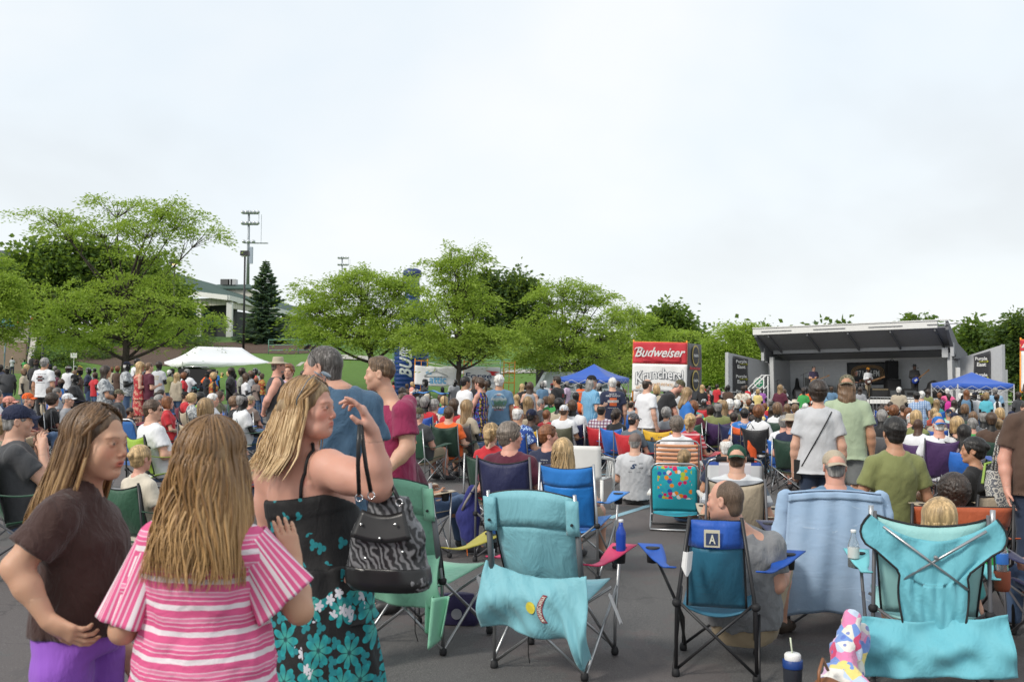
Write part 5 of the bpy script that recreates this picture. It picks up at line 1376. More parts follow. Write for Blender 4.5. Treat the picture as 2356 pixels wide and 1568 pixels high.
banner('plain white banner below the red one at the right edge',.03,f.w,z(900),z(809),f.M,-.06,[('sheet',(.82,.82,.80),0,1,0)])
# ------------------------------------------------------------------ stage
SA,SBp=P(1770,918.5,56.5),P(2192,918,51.0);SF=Wallf(SA,SBp);SM=SF.M;SW=SF.w
stg=tag(empty('mobile_stage',SA),'grey fold-out concert stage with raised canopy roof','stage');stg.matrix_world=SM
M_GR=plain((.44,.45,.46),.7);M_DG=plain((.16,.165,.175),.7);M_BK=plain((.012,.012,.013),.7)
one('box',dk((SW/2,1.7,-.06),(SW,3.4,.12)),'deck',plain((.07,.07,.07),.8),stg)
one('box',dk((SW/2,-.02,-.11),(SW+.1,.05,.22)),'white_skirt',M_WHT,stg);one('box',dk((SW/2,.15,-.62),(SW-.2,.1,.85)),'understage',M_BK,stg)
one('box',dk((SW/2,3.4,1.05),(SW-.1,.08,2.35)),'back_wall',plain((.62,.63,.64),.75),stg)
for x in (.05,SW-.05):one('box',dk((x,1.9,1.12),(.08,3.0,2.25)),'end_wall',M_GR,stg)
for x in (.12,SW-.12):one('box',dk((x,.25,1.2),(.22,.22,2.4)),'corner_post',plain((.5,.51,.51),.6),stg)
prof=[(3.45,2.22),(.9,2.75),(-1.35,3.62)]
for (y0,z0_),(y1,z1_) in zip(prof[:-1],prof[1:]):
    m=MB();X0,X1=-.15,SW+.12;m.hexa([(X0,y0,z0_),(X1,y0,z0_),(X1,y1,z1_),(X0,y1,z1_)],[(X0,y0,z0_+.10),(X1,y0,z0_+.10),(X1,y1,z1_+.10),(X0,y1,z1_+.10)]);m.build('roof_panel',plain((.27,.275,.285),.7),stg)
m=MB();X0,X1=-.35,SW+.1
m.hexa([(X0,-1.30,3.60),(X1-.45,-1.30,3.60),(X1-.45,-1.42,3.62),(X0,-1.42,3.62)],[(X0,-1.30,3.97),(X1-.45,-1.30,3.97),(X1-.45,-1.42,3.97),(X0,-1.42,3.97)]);m.build('fascia',M_WHT,stg)
one('box',dk((SW/2-.05,-1.35,4.0),(SW+.6,.25,.05)),'roof_edge',M_WHT,stg)
for i in range(4):one('box',dk((1.0+i*2.9,-1.44,3.78),(1.7,.04,.04)),'light_strip',M_DG,stg)
one('box',dk((SW/2,.9,2.68),(SW,.16,.20)),'cross_beam',M_GR,stg);one('box',dk((SW/2,.80,2.56),(SW,.05,.05)),'cross_beam',M_BK,stg)
one('box',dk((SW/2,3.3,2.22),(SW-.2,.06,.08)),'wall_trim',M_WHT,stg)
for i in range(5):
    x=.5+i*(SW-1)/4;m=MB();m.hexa([(x-.04,.9,2.60),(x+.04,.9,2.60),(x+.04,-1.3,3.46),(x-.04,-1.3,3.46)],[(x-.04,.9,2.74),(x+.04,.9,2.74),(x+.04,-1.3,3.61),(x-.04,-1.3,3.61)]);m.build('roof_rib',M_DG,stg)
for x in (-.30,SW+.02):
    m=MB();w_=.14
    m.hexa([(x,.3,2.2),(x+w_,.3,2.2),(x+w_,-1.35,3.5),(x,-1.35,3.5)],[(x,.9,2.9),(x+w_,.9,2.9),(x+w_,-1.35,3.95),(x,-1.35,3.95)]);m.build('roof_bracket',M_DG,stg)
    m=MB();m.hexa([(x,3.4,1.9),(x+w_,3.4,1.9),(x+w_,.3,2.1),(x,.3,2.1)],[(x,3.4,2.4),(x+w_,3.4,2.4),(x+w_,.9,2.9),(x,.9,2.9)]);m.build('roof_bracket',M_DG,stg)
    one('box',dk((x+.07,-.2,2.55),(.16,.2,.7)),'ram',M_GR,stg)
m=MB();ux=lambda px:(px-1770)/422*SW
for a,b_ in (((ux(1828),.95),(ux(1828)+.05,1.8)),((ux(1875),.95),(ux(1875)+.05,1.8))):pass
x0,x1=.10*SW,.215*SW
for x in (x0,x1):one('box',dk((x,3.33,.95),(.05,.04,1.75)),'door_trim',M_WHT,stg)
one('box',dk(((x0+x1)/2,3.33,1.82),(x1-x0+.05,.04,.05)),'door_trim',M_WHT,stg)
one('sheet',dk(lambda u,v:(x0+.1+(x1-x0+.6)*u,3.0+.08*sin(u*15),1.25*(1-v)*(1-.45*u)),16,6,.01),'grey_drape',cloth((.22,.22,.21)),stg,True)
one('box',dk((SW/2*.62,.6,4.0-.9),(.4,.3,.2)),'roof_vent',M_BK,stg)
one('box',dk((SW-.3,.25,3.0-.6),(.3,.6,.5)),'roof_joint',M_GR,stg)
# stage banner
def local_banner(label,M_,cx,cy,cz,w,h,col):
    r=tag(empty('banner'),label,'banner');r.matrix_world=M_@Matrix.Translation((cx,cy,cz));wavy_sheet(-w/2,w/2,-h/2,h/2,.015).build('sheet',banner_mat(col),r,True);return r
r=local_banner('black station banner with tan oval rings hung on the stage back wall',SM,.475*SW,3.30,1.42,.24*SW,1.28,(.030,.032,.036));w,h=.24*SW,1.28
TNm=plain((.38,.24,.12),.6)
for k_ in range(3):
    a_,b_=w*(.39-.035*k_),h*(.36-.045*k_);m=MB();pts=[]
    for i in range(49):
        t=2*pi*i/48;c_,s_=cos(t),sin(t);pts.append((a_*math.copysign(abs(c_)**.75,c_),-.04,b_*math.copysign(abs(s_)**.75,s_)))
    m.tube(pts,.022,5);m.build('ring_mark',TNm,r,True)
letter(r,'97 LAV-FM',w*.56,h*.28,0,-.04,0,M_WHT,bold=.02)
# wings with banners
def wing(label,blabel,pA,dA,pB,dB,yt0,yt1,yb,bx0,bx1,nrep):
    a,b_=P(pA,yb,dA),P(pB,yb,dB);b_.z=a.z;f=Wallf(a,b_);r=tag(empty('stage_wing',a),label,'panel');r.matrix_world=f.M;zA,zB=P(pA,yt0,dA).z-a.z,P(pB,yt1,dB).z-a.z
    m=MB();m.hexa([(0,0,0),(f.w,0,0),(f.w,.12,0),(0,.12,0)],[(0,0,zA),(f.w,0,zB),(f.w,.12,zB),(0,.12,zA)]);m.build('panel',plain((.46,.47,.48),.7),r)
    for x in (0,f.w):one('box',dk((x,-.01,(zA if x==0 else zB)/2),(.06,.16,(zA if x==0 else zB))),'panel_edge',M_GR,r)
    w_=(bx1-bx0)*f.w;zt0=zA+(zB-zA)*bx0-.12;zt1=zA+(zB-zA)*bx1-.12;cx=(bx0+bx1)/2*f.w
    q=tag(empty('banner'),blabel,'banner');q.matrix_world=f.M@Matrix.Translation((cx,-.06,0))
    one('sheet',dk(lambda u,v:(-w_/2+w_*u,.02*sin(u*7+v*9),-.1+(zt0+(zt1-zt0)*u+.1)*v),8,14,.006),'sheet',banner_mat((.030,.030,.034)),q,True)
    for i in range(nrep):
        zz=min(zt0,zt1)-.30-i*.82
        if zz<.1:continue
        letter(q,'Purple',w_*.72,.22,0,-.035,zz+.13,M_WHT,bold=.03);letter(q,'East',w_*.55,.20,.02,-.035,zz-.14,M_WHT,bold=.03);m=MB();m.tube([(-w_*.1,-.04,zz),(w_*.42,-.04,zz)],.018,4);m.tube([(w_*.34,-.04,zz+.06),(w_*.43,-.04,zz),(w_*.34,-.04,zz-.06)],.014,4);m.build('arrow_mark',plain((.55,.55,.05),.5),q)
    return f,r
wing('grey folding wing panel at the left end of the stage','black banner with repeated white Purple East lettering on the left wing',1673,54,1768,57.5,810,832,925,.12,.47,4)
fL,rL_=wing('grey folding wing panel at the right end of the stage','black banner with repeated white Purple East lettering on the right wing',2208,52,2309,49,824,792,925,.36,.74,3)
for px,yt in ((2204,845),(2313,850)):
    p=gpt(px,50.5);r=tag(empty('white_post',p),'white jack post at the '+('left' if px<2250 else 'right')+' side of the right stage wing','post');m=MB();hq=P(px,yt,50.5).z-p.z;m.box((0,0,hq/2),(.16,.16,hq));m.build('post',M_WHT,r);one('box',dk((0,0,.1),(.4,.4,.06)),'foot_plate',M_GR,r)
lg=tag(empty('round_emblem',P(1746,880,55.2)),'round green and white emblem on the left stage wing','sign');one('lathe',dk([(.001,0),(.30,0),(.30,.02),(.001,.02)],n=26,rot=RX9),'disc',M_WHT,lg);one('lathe',dk([(.001,0),(.24,0),(.24,.02),(.001,.02)],(0,-.025,0),26,RX9),'green_field',plain((.03,.25,.12),.5),lg)
m=MB();m.box((0,-.05,0),(.3,.01,.05));m.box((0,-.05,.0),(.05,.012,.3));m.build('mark',M_WHT,lg)
# stairs with white rails at the left end
sr_=tag(empty('stage_stairs',gpt(1745,53.5)),'white railed steps leading up to the left end of the stage','stairs')
for i in range(5):one('box',dk((-.9+i*.28,0,.12+i*.2),(.3,.9,.05)),'step',M_GR,sr_)
for y in (-.45,.45):
    m=MB();m.tube([(-1.3,y,.5),(-.2+.5,y,2.05),(.5,y,2.05)],.035,6);m.tube([(-1.2,y,.2),(.4,y,1.5)],.03,6);m.build('handrail',M_WHT,sr_,True)
    for t in (0,.5,1):m=MB();x=-1.2+1.6*t;m.tube([(x,y,0),(x,y,.6+1.4*t)],.03,6);m.build('post',M_WHT,sr_,True)
# gear on stage
def on_stage(u,y,z=0.0):return SM@V3((u*SW,y,z))
def gear(name,label,u,y,cat,rz=0):r=tag(empty(name,on_stage(u,y),rz),label,cat);return r
def boxy(r,nm,c,d,mat,rot=None):m=MB();m.box(c,d,rot);return m.build(nm,mat,r)
GRL=plain((.035,.035,.037),.8,bmp=.6)
for i,(u,lb) in enumerate(((.515,'wedge floor monitor left of the bass amp'),(.70,'wedge floor monitor in front of the bassist, left one'),(.775,'wedge floor monitor in front of the bassist, right one'),(.175,'wedge monitor lying at the left of the stage front'))):
    r=gear('floor_monitor',lb,u,.25,'speaker',0);m=MB();m.hexa([(-.33,-.2,0),(.33,-.2,0),(.33,.28,0),(-.33,.28,0)],[(-.33,-.1,.50),(.33,-.1,.50),(.33,.02,.56),(-.33,.02,.56)]);m.build('cabinet',M_BK,r);m=MB();m.hexa([(-.29,-.22,.06),(.29,-.22,.06),(.29,-.2,.06),(-.29,-.2,.06)],[(-.29,-.125,.46),(.29,-.125,.46),(.29,-.1,.46),(-.29,-.1,.46)]);m.build('grille',plain((.06,.065,.07),.7),r)
r=gear('speaker_stack','tall black speaker cabinet on a bass cabinet by the bassist',.63,2.5,'speaker');boxy(r,'bass_cabinet',(0,0,.55),(.78,.5,1.08),M_BK);boxy(r,'grille',(0,-.27,.55),(.70,.03,.96),GRL);boxy(r,'top_cabinet',(-.02,0,1.60),(.58,.42,1.0),M_BK);boxy(r,'grille',(-.02,-.22,1.60),(.5,.03,.9),plain((.015,.015,.016),.9));one('tube',dk([(-.1,0,2.1),(0,0,2.2),(.1,0,2.1)],.015,5),'handle',M_BK,r)
r=gear('guitar_amplifier','low black combo amplifier at the centre front of the stage',.60,.9,'amplifier');boxy(r,'cabinet',(0,0,.32),(.95,.3,.56),M_BK);boxy(r,'grille',(0,-.16,.28),(.85,.03,.40),GRL);boxy(r,'control_panel',(0,-.165,.53),(.85,.02,.07),plain((.25,.2,.12),.4))
r=gear('cardboard_box','brown wooden case against the stage back wall',.36,2.8,'box');boxy(r,'case',(0,0,.38),(.85,.4,.74),plain((.32,.22,.13),.8));boxy(r,'lid',(0,0,.77),(.87,.42,.03),plain((.25,.17,.10),.8))
r=gear('covered_equipment','black draped equipment heap at the stage right end',.90,1.6,'equipment');link('drape',sdf_mesh('heap',[el((0,0,.3),(.9,.5,.4),.1),el((-.3,0,.65),(.3,.3,.35),.1),rc((.0,0,.75),(.7,0,.2),.16,.2,.1),folds(.03,8,2)],.05),M_BK,r)
r=gear('equipment_case','long low black case behind the floor monitors on the right',.84,.7,'case');boxy(r,'case',(0,0,.16),(1.9,.4,.32),M_BK);boxy(r,'lid',(0,0,.335),(1.92,.42,.03),GRL)
for i,(u,y,hz_,lb) in enumerate(((.165,1.1,1.45,'mic stand in front of the left guitarist'),(.03,.5,1.1,'short mic stand at the left stage corner'),(.50,1.9,1.3,'boom mic stand beside the drummer'),(.885-.1,1.0,1.6,'mic stand beside the bassist'))):
    r=gear('microphone_stand',lb,u,y,'mic stand');one('tube',dk([(0,0,0),(0,0,hz_)],.014,6),'stand_pole',M_BK,r,True);one('lathe',dk([(.15,0),(.15,.02),(.03,.04)],n=14),'base',M_BK,r);one('tube',dk([(-.2,-.1,hz_-.12),(.15,-.05,hz_+.05)],.01,5),'boom_arm',M_BK,r,True);one('lathe',dk([(.012,-.08),(.02,0),(.028,.03),(.012,.055)],(.17,-.04,hz_+.05),8,Matrix.Rotation(R(70),3,'Y')),'microphone',plain((.1,.1,.1),.4),r,True)
for u,lb in ((.03,'black guitar bag leaning by the left corner post'),(.115,'slim black instrument case leaning on the stage wall')):
    r=gear('instrument_bag',lb,u+.035,2.9,'bag');link('bag',sdf_mesh('bag',[el((0,0,.35),(.30 if u<.1 else .16,.12,.34),.1),rc((0,0,.5),(0,.05,1.15),.16 if u<.1 else .12,.08,.1)],.04),M_BK,r)
# drum kit
r=gear('drum_kit','drum kit with chrome shells behind the front guitarist',.455,2.1,'drums');CHR=plain((.55,.56,.58),.2,.9)
for nm,c,rr_,hh_,rot in (('bass_drum',(0,-.2,.32),.30,.42,RX9),('rack_tom',(-.16,-.2,.78),.14,.2,Matrix.Rotation(R(15),3,'X')),('rack_tom',(.16,-.2,.78),.15,.22,Matrix.Rotation(R(15),3,'X')),('floor_tom',(.5,.1,.42),.2,.38,Matrix.Identity(3)),('snare_drum',(-.4,.15,.6),.17,.14,Matrix.Identity(3))):
    one('lathe',dk([(rr_*.97,-hh_/2),(rr_,-hh_/2+.02),(rr_,hh_/2-.02),(rr_*.97,hh_/2)],c,18,rot),nm,CHR if nm!='bass_drum' else plain((.05,.05,.055),.3),r)
for x,z_ in ((-.62,1.05),(.62,1.15),(-.3,1.25)):
    one('lathe',dk([(.001,.02),(.04,.02),(.2,.0),(.2,-.005),(.001,.012)],(x,-.05,z_),18,Matrix.Rotation(R(12),3,'Y')),'cymbal',plain((.6,.45,.18),.25,.9),r);one('tube',dk([(x,-.05,0),(x,-.05,z_)],.012,5),'cymbal_stand',CHR,r)
# barricades
def barricade(px,d,n,label):
    a=gpt(px,d);r=tag(empty('crowd_barrier',a,R(-35 if px>1600 else 0)),label,'barrier');g=plain((.45,.46,.47),.4,.7);L_=2.2
    one('tube',dk([(0,0,.2),(0,0,1.05),(.06,0,1.1),(L_-.06,0,1.1),(L_,0,1.05),(L_,0,.2),(0,0,.2)],.02,6),'frame',g,r,True)
    for i in range(n):m=MB();x=L_*(i+1)/(n+1);m.tube([(x,0,.2),(x,0,1.1)],.008,4);m.build('bar',g,r)
    for x in (.3,L_-.3):one('tube',dk([(x,-.3,.02),(x,0,.2),(x,.3,.02)],.018,5),'foot',g,r)
for px,d,lb in ((1195,40,'metal crowd barrier right of the low scaffold'),(1308,40,'metal crowd barrier in front of the pale van'),(1430,38,'metal crowd barrier left of the banner tower foot'),(2000,47,'metal crowd barrier in front of the stage centre'),(2050,45.5,'metal crowd barrier in front of the bassist'),(2285,42,'metal crowd barrier below the right blue canopy'),(1600,52,'metal crowd barrier left of the stage steps')):barricade(px,d,12,lb)
# vehicles behind the crowd
v=tag(empty('pale_van',gpt(1262,52),R(8)),'pale blue van parked behind the left part of the blue canopy','van');VP=plain((.50,.56,.58),.3)
link('body',sdf_mesh('van',[clipped(loft((0,0,.35),(0,0,1.95),(1,0,0),[(0,2.4,.95),(.45,2.45,1.0),(.5,2.2,.98),(1,1.75,.82)],.02,n=6),((0,0,1.95),(0,0,1)))],.06),VP,v,loc=(1.6,0,0))
for x0,x1 in ((.25,1.15),(1.25,2.1),(2.2,2.95)):m=MB();m.hexa([(x0,-1.0,1.12),(x1,-1.0,1.12),(x1,-.95,1.12),(x0,-.95,1.12)],[(x0+.1,-.88,1.72),(x1-.05,-.88,1.72),(x1-.05,-.83,1.72),(x0+.1,-.83,1.72)]);m.build('window',plain((.05,.08,.08),.1),v)
for x in (.3,3.0):
    one('lathe',dk([(.2,-.1),(.33,-.1),(.34,.0),(.33,.1),(.2,.1)],(x,-.85,.34),18,RX9),'wheel',M_BK,v)
tk=tag(empty('black_trailer',gpt(1246,58)),'black equipment trailer with white roof unit under the locust','trailer');boxy(tk,'body',(1.4,0,1.55),(3.4,2,1.9),M_BK);boxy(tk,'roof_unit',(2.3,0,2.66),(1.5,.7,.3),M_WHT);boxy(tk,'placard',(.55,-1.02,1.5),(.3,.02,.25),M_WHT);boxy(tk,'trim_strip',(1.4,-1.01,2.35),(3.4,.02,.05),M_GR)
for x in (.4,.7):one('tube',dk([(x,0,2.5),(x,0,2.72),(x+.2,0,2.78),(x+.28,0,2.6)],.03,5),'vent_pipe',M_BK,tk,True)
for x in (.9,1.7):one('lathe',dk([(.2,-.1),(.35,-.1),(.35,.1),(.2,.1)],(x,-.95,.36),16,RX9),'wheel',M_BK,tk)
g_=tag(empty('barbecue_grill',gpt(452,40)),'large black barbecue grill with raised lid near the white tent','grill');boxy(g_,'lid',(0,.1,1.35),(1.5,.08,.62),M_BK);boxy(g_,'fire_box',(0,-.3,.92),(1.5,.7,.3),M_BK)
one('tube',dk([(-.5,.05,1.66),(-.45,.0,1.74),(.45,0,1.74),(.5,.05,1.66)],.02,6),'lid_handle',CHR,g_,True)
for x in (-.65,.65):boxy(g_,'leg',(x,-.3,.4),(.06,.6,.8),M_BK)
t_=tag(empty('folding_table',gpt(462,38)),'folding table with dark blue cloth beside the grill','table');boxy(t_,'table_top',(0,0,.74),(1.5,.7,.04),M_WHT);one('sheet',dk(lambda u,v:(-.76+1.52*u,-.36+.02*sin(u*30)*(1-v),.15+.61*v),24,4,.01),'table_cloth',cloth((.03,.06,.13)),t_)
for x in (-.7,.7):boxy(t_,'leg',(x,0,.36),(.04,.6,.72),M_GR)
# ------------------------------------------------------------------ hair made of locks
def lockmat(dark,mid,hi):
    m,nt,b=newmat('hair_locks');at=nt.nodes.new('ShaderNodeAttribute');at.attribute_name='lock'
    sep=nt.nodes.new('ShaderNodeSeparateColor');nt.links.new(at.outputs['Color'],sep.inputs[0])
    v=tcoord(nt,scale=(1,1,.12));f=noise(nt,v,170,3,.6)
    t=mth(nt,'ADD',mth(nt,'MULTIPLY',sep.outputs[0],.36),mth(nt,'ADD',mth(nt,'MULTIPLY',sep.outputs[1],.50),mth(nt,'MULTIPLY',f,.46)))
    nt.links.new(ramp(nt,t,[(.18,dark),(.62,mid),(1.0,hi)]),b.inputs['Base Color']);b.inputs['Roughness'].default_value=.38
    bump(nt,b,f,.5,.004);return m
def locks_mesh(name,n,L,seed,azr=(-2.3,2.3),spread=(.10,.13),push=(0,0,0),wave=.008,wf=26,thick=.0065,part=0.0,flat=1.0,lmin=.75,curl_end=0.0,top=(.084,.104,.096),zlift=.0):
    """locks start on the scalp, follow it down and then hang; head coordinates"""
    rs=np.random.RandomState(seed);VV,QQ,CC=[],[],[];nb=0;K,S=22,5
    for i in range(n):
        el0=rs.uniform(.15,1.5);A_=azr[1];az=rs.uniform(-A_,A_) if el0<.75 or i%2 else rs.uniform(A_,2.75)*(1 if i%4 else -1)   # 0 = back of the head
        out=rs.uniform(-.35,1.0)
        L_=L*rs.uniform(lmin,1.05);pts=[]
        aS=az+rs.normal()*.12;rs0=rs.uniform(.8,1.0);w0=3.2*sin(2.3*az+seed)+rs.normal()*.45;wa=wave*rs.uniform(.5,1.3);layer=out*.010
        arc=(el0+.25)*.095;tot=arc+L_
        for k in range(K):
            s_=tot*k/(K-1);a0=aS if abs(az)<=A_ else aS+(math.copysign(A_*rs0,az)-aS)*min(1,s_/(arc*.9))**.8
            if s_<arc:
                e=el0-s_/.095;e=max(e,-.25)
                p=np.array([sin(a0)*cos(e)*(top[0]+layer),-cos(a0)*cos(e)*(top[1]+layer)-.012,sin(e)*(top[2]+layer)+.028])
            else:
                h=s_-arc;t=h/L;q=min(1,t)**.8
                rx,ry=top[0]*(1-q)+spread[0]*q,top[1]*(1-q)+spread[1]*q
                p=np.array([sin(a0)*(rx+layer),-cos(a0)*(ry*flat+layer*2)-.012,.004-h])+np.array(push)*min(1.3,t)**1.3
                p[2]+=zlift*min(1,t)
                if curl_end and t>.7:p[0]+=sin(a0)*curl_end*(t-.7)
            ww=wa*min(1,s_/.12)
            p=p+np.array([sin(a0+1.57)*sin(s_*wf+w0),cos(a0)*sin(s_*wf*.8+w0+1),.3*cos(s_*wf+w0)])*ww
            pts.append(p)
        pts=np.array(pts);d=np.gradient(pts,axis=0);d /= np.linalg.norm(d,axis=1)[:,None]+1e-9
        c0=pts-np.array([0,-.01,.0]);o=c0.copy();o[:,2]=0;o /= np.linalg.norm(o,axis=1)[:,None]+1e-9
        sd=np.cross(d,o);sd /= np.linalg.norm(sd,axis=1)[:,None]+1e-9;nn=np.cross(sd,d)
        r=thick*rs.uniform(.6,1.4)*np.interp(np.linspace(0,1,K),[0,.1,.7,1],[.6,1,.85,.12])
        for j in range(S):
            an=2*pi*j/S;VV.append(pts+sd*(cos(an)*r*1.5)[:,None]+nn*(sin(an)*r*.6)[:,None])
        V=np.stack(VV[-S:],1).reshape(-1,3);VV=VV[:-S]+[V]
        k_,j_=np.meshgrid(np.arange(K-1),np.arange(S),indexing='ij');a=(k_*S+j_).ravel();b=(k_*S+(j_+1)%S).ravel()
        QQ.append(np.stack([a,b,b+S,a+S],1)+nb);nb+=K*S
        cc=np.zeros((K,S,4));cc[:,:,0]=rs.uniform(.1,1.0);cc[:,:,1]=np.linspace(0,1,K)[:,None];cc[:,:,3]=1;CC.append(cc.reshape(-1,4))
    me=mesh_np(name,np.concatenate(VV),np.concatenate(QQ));me.materials.append(None)
    at=me.attributes.new('lock','FLOAT_COLOR','POINT');at.data.foreach_set('color',np.concatenate(CC).astype(np.float32).ravel());return me
LKP={'wavy':dict(n=480,L=.27,seed=4,azr=(-2.0,2.0),spread=(.115,.10),wave=.014,wf=24,thick=.0045),'long':dict(n=300,L=.30,seed=5,azr=(-1.9,1.9),spread=(.11,.10),wave=.005,wf=14,thick=.006),'bob':dict(n=260,L=.11,seed=6,azr=(-2.1,2.1),spread=(.088,.095),wave=.005,wf=24,thick=.0055),'thick':dict(n=240,L=.05,seed=7,azr=(-2.0,2.0),spread=(.075,.085),wave=.004,wf=30,thick=.005,top=(.088,.106,.100)),'messy':dict(n=220,L=.02,seed=8,azr=(-2.4,2.4),spread=(.07,.08),wave=.007,wf=30,thick=.005,top=(.088,.106,.100))}
# ------------------------------------------------------------------ the crowd
CROP={'A':(0,776.5,5.452),'B':(345.1,776.5,5.452),'C':(891.5,776.5,5.452),'D':(1207.9,776.5,5.452),'E':(1553,834,5.452),'F':(1898,834,4.956),'G':(920.3,977.8,5.452),'H':(1265.4,977.8,5.452),'X':(0,0,1)}
TOPS={'dkgreen':(.012,.075,.045),'white':(.72,.73,.75),'black':(.014,.014,.016),'charcoal':(.045,.047,.052),'grey':(.30,.31,.33),'ltgrey':(.50,.51,.53),'navy':(.014,.020,.055),'blue':(.025,.16,.50),'ltblue':(.20,.36,.52),'denimblue':(.11,.21,.33),'red':(.50,.02,.03),'maroon':(.085,.010,.028),'plum':(.16,.012,.055),'orange':(.78,.13,.02),'green':(.05,.32,.08),'sage':(.36,.44,.30),'olive':(.20,.22,.08),'dkolive':(.10,.095,.05),'lime':(.36,.62,.08),'yellow':(.80,.62,.06),'softyellow':(.70,.56,.22),'pink':(.75,.12,.28),'salmon':(.72,.32,.25),'rose':(.60,.38,.36),'magenta':(.55,.03,.28),'purple':(.13,.03,.26),'violet':(.30,.10,.36),'cream':(.62,.56,.46),'beige':(.42,.36,.27),'brown':(.08,.045,.03),'taupe':(.20,.15,.13),'aqua':(.09,.42,.52),'teal':(.05,.28,.28),'lilac':(.55,.42,.56),'mint':(.40,.56,.54),'steel':(.10,.13,.16),'coral':(.62,.12,.08),'slate':(.14,.17,.24)}
def top_of(n):
    if n in TOPS:return TOPS[n]
    return {'hawaii':lambda:pattern('floral',(.30,.30,.24),(.05,.08,.06),(.45,.45,.38),16),'bluehawaii':lambda:pattern('floral',(.02,.06,.26),(.45,.58,.75),(.08,.2,.5),14),'redfloral':lambda:pattern('floral',(.42,.03,.04),(.65,.45,.3),(.5,.1,.1),14),'darkfloral':lambda:pattern('floral',(.05,.04,.05),(.45,.35,.4),(.12,.12,.14),16),
            'creamfloral':lambda:pattern('floral',(.66,.62,.54),(.28,.20,.12),(.45,.42,.36),12),'plaid':lambda:pattern('plaid',(.60,.58,.62),(.14,.05,.16),(.16,.04,.06),16),'redplaid':lambda:pattern('plaid',(.42,.06,.07),(.6,.5,.5),(.12,.02,.03),16),'blueplaid':lambda:pattern('plaid',(.42,.52,.66),(.1,.2,.4),(.2,.3,.5),16),'bluestripe':lambda:pattern('vstripe',(.12,.32,.52),(.30,.52,.68),None,36),
            'orangestripe':lambda:pattern('hstripe',(.78,.12,.03),(.75,.70,.68),None,12),'redstripe':lambda:pattern('hstripe',(.42,.03,.05),(.62,.35,.36),None,16),'camo':lambda:pattern('camo',(.20,.19,.13),(.09,.09,.05),(.32,.30,.22),12),'acid':lambda:pattern('camo',(.42,.44,.45),(.20,.22,.24),(.60,.62,.62),6),'tribal':lambda:pattern('tribal',(.10,.03,.20),(.02,.08,.32),(.45,.30,.06)),
            'rugby':lambda:pattern('widestripe',(.30,.32,.35),(.58,.60,.62),(.12,.15,.19),5.2),'camocap':lambda:pattern('camo',(.16,.15,.10),(.06,.06,.035),(.28,.25,.17),30),'bandana':lambda:pattern('camo',(.03,.03,.035),(.25,.26,.28),(.02,.02,.02),40),'rustfloral':lambda:pattern('floral',(.3,.05,.02),(.6,.45,.1),(.12,.2,.06),14),'colour':lambda:pattern('floral',(.25,.05,.25),(.1,.4,.4),(.6,.3,.1),12)}[n]()
BN={'m':'man','s':'stout','w':'woman','W':'wide','c':'child'};PN={'S':'stand','K':'walk','B':'bend','T':'sit','L':'low'}
CHCOL=['blue','navy','green','dkgreen','red','maroon','black','grey','tan','royal','purple','olive']
CN={'blue':'blue','navy':'navy','green':'green','dkgreen':'dark green','red':'red','maroon':'maroon','black':'black','grey':'grey','tan':'tan','royal':'royal blue','purple':'purple','olive':'olive','brightblue':'bright blue','lime':'lime green','orange':'orange','yellow':'yellow','turq':'turquoise','rust':'rust','teal':'teal','mint':'mint','white':'white'}
PEOPLE={}
def solve(px,py,hh,pose,s=None,dist=None,z0=None):
    """distance, ground point and size of a figure from the picture position of the top of its head"""
    d=dist or 550.0/hh;T=TOPZ[pose];p=P(px,py,d);g=z0 if z0 is not None else gz(p.x)
    H_=(p.z-g)/T;lo,hi=(.90,1.09) if pose in ('sit','low','bend') else (.86,1.12)
    if s:lo=hi=s
    if not (lo<=H_<=hi) and z0 is None:
        Hc=min(hi,max(lo,H_));p1=P(px,py,1.0);c=(p1.z-CAM_H)-SLOPE*p1.x;d2=(T*Hc-CAM_H)/c if abs(c)>1e-4 else d
        if dist:d2=d;Hc=max(.8,min(1.15,H_))
        if 0.70*d<d2<1.40*d:d,H_=d2,Hc
        else:
            if pose in ('sit','low'):d=min(1.4*d,max(.7*d,d2));p=P(px,py,d);H_=(p.z-gz(p.x))/T
        p=P(px,py,d);g=gz(p.x)
    return d,V3((p.x,d,g)),H_
def chair_under(loc,hd,s,col,label,**k):
    return camp_chair(loc,hd,label,fab=col,s=s,detail=0,**k)
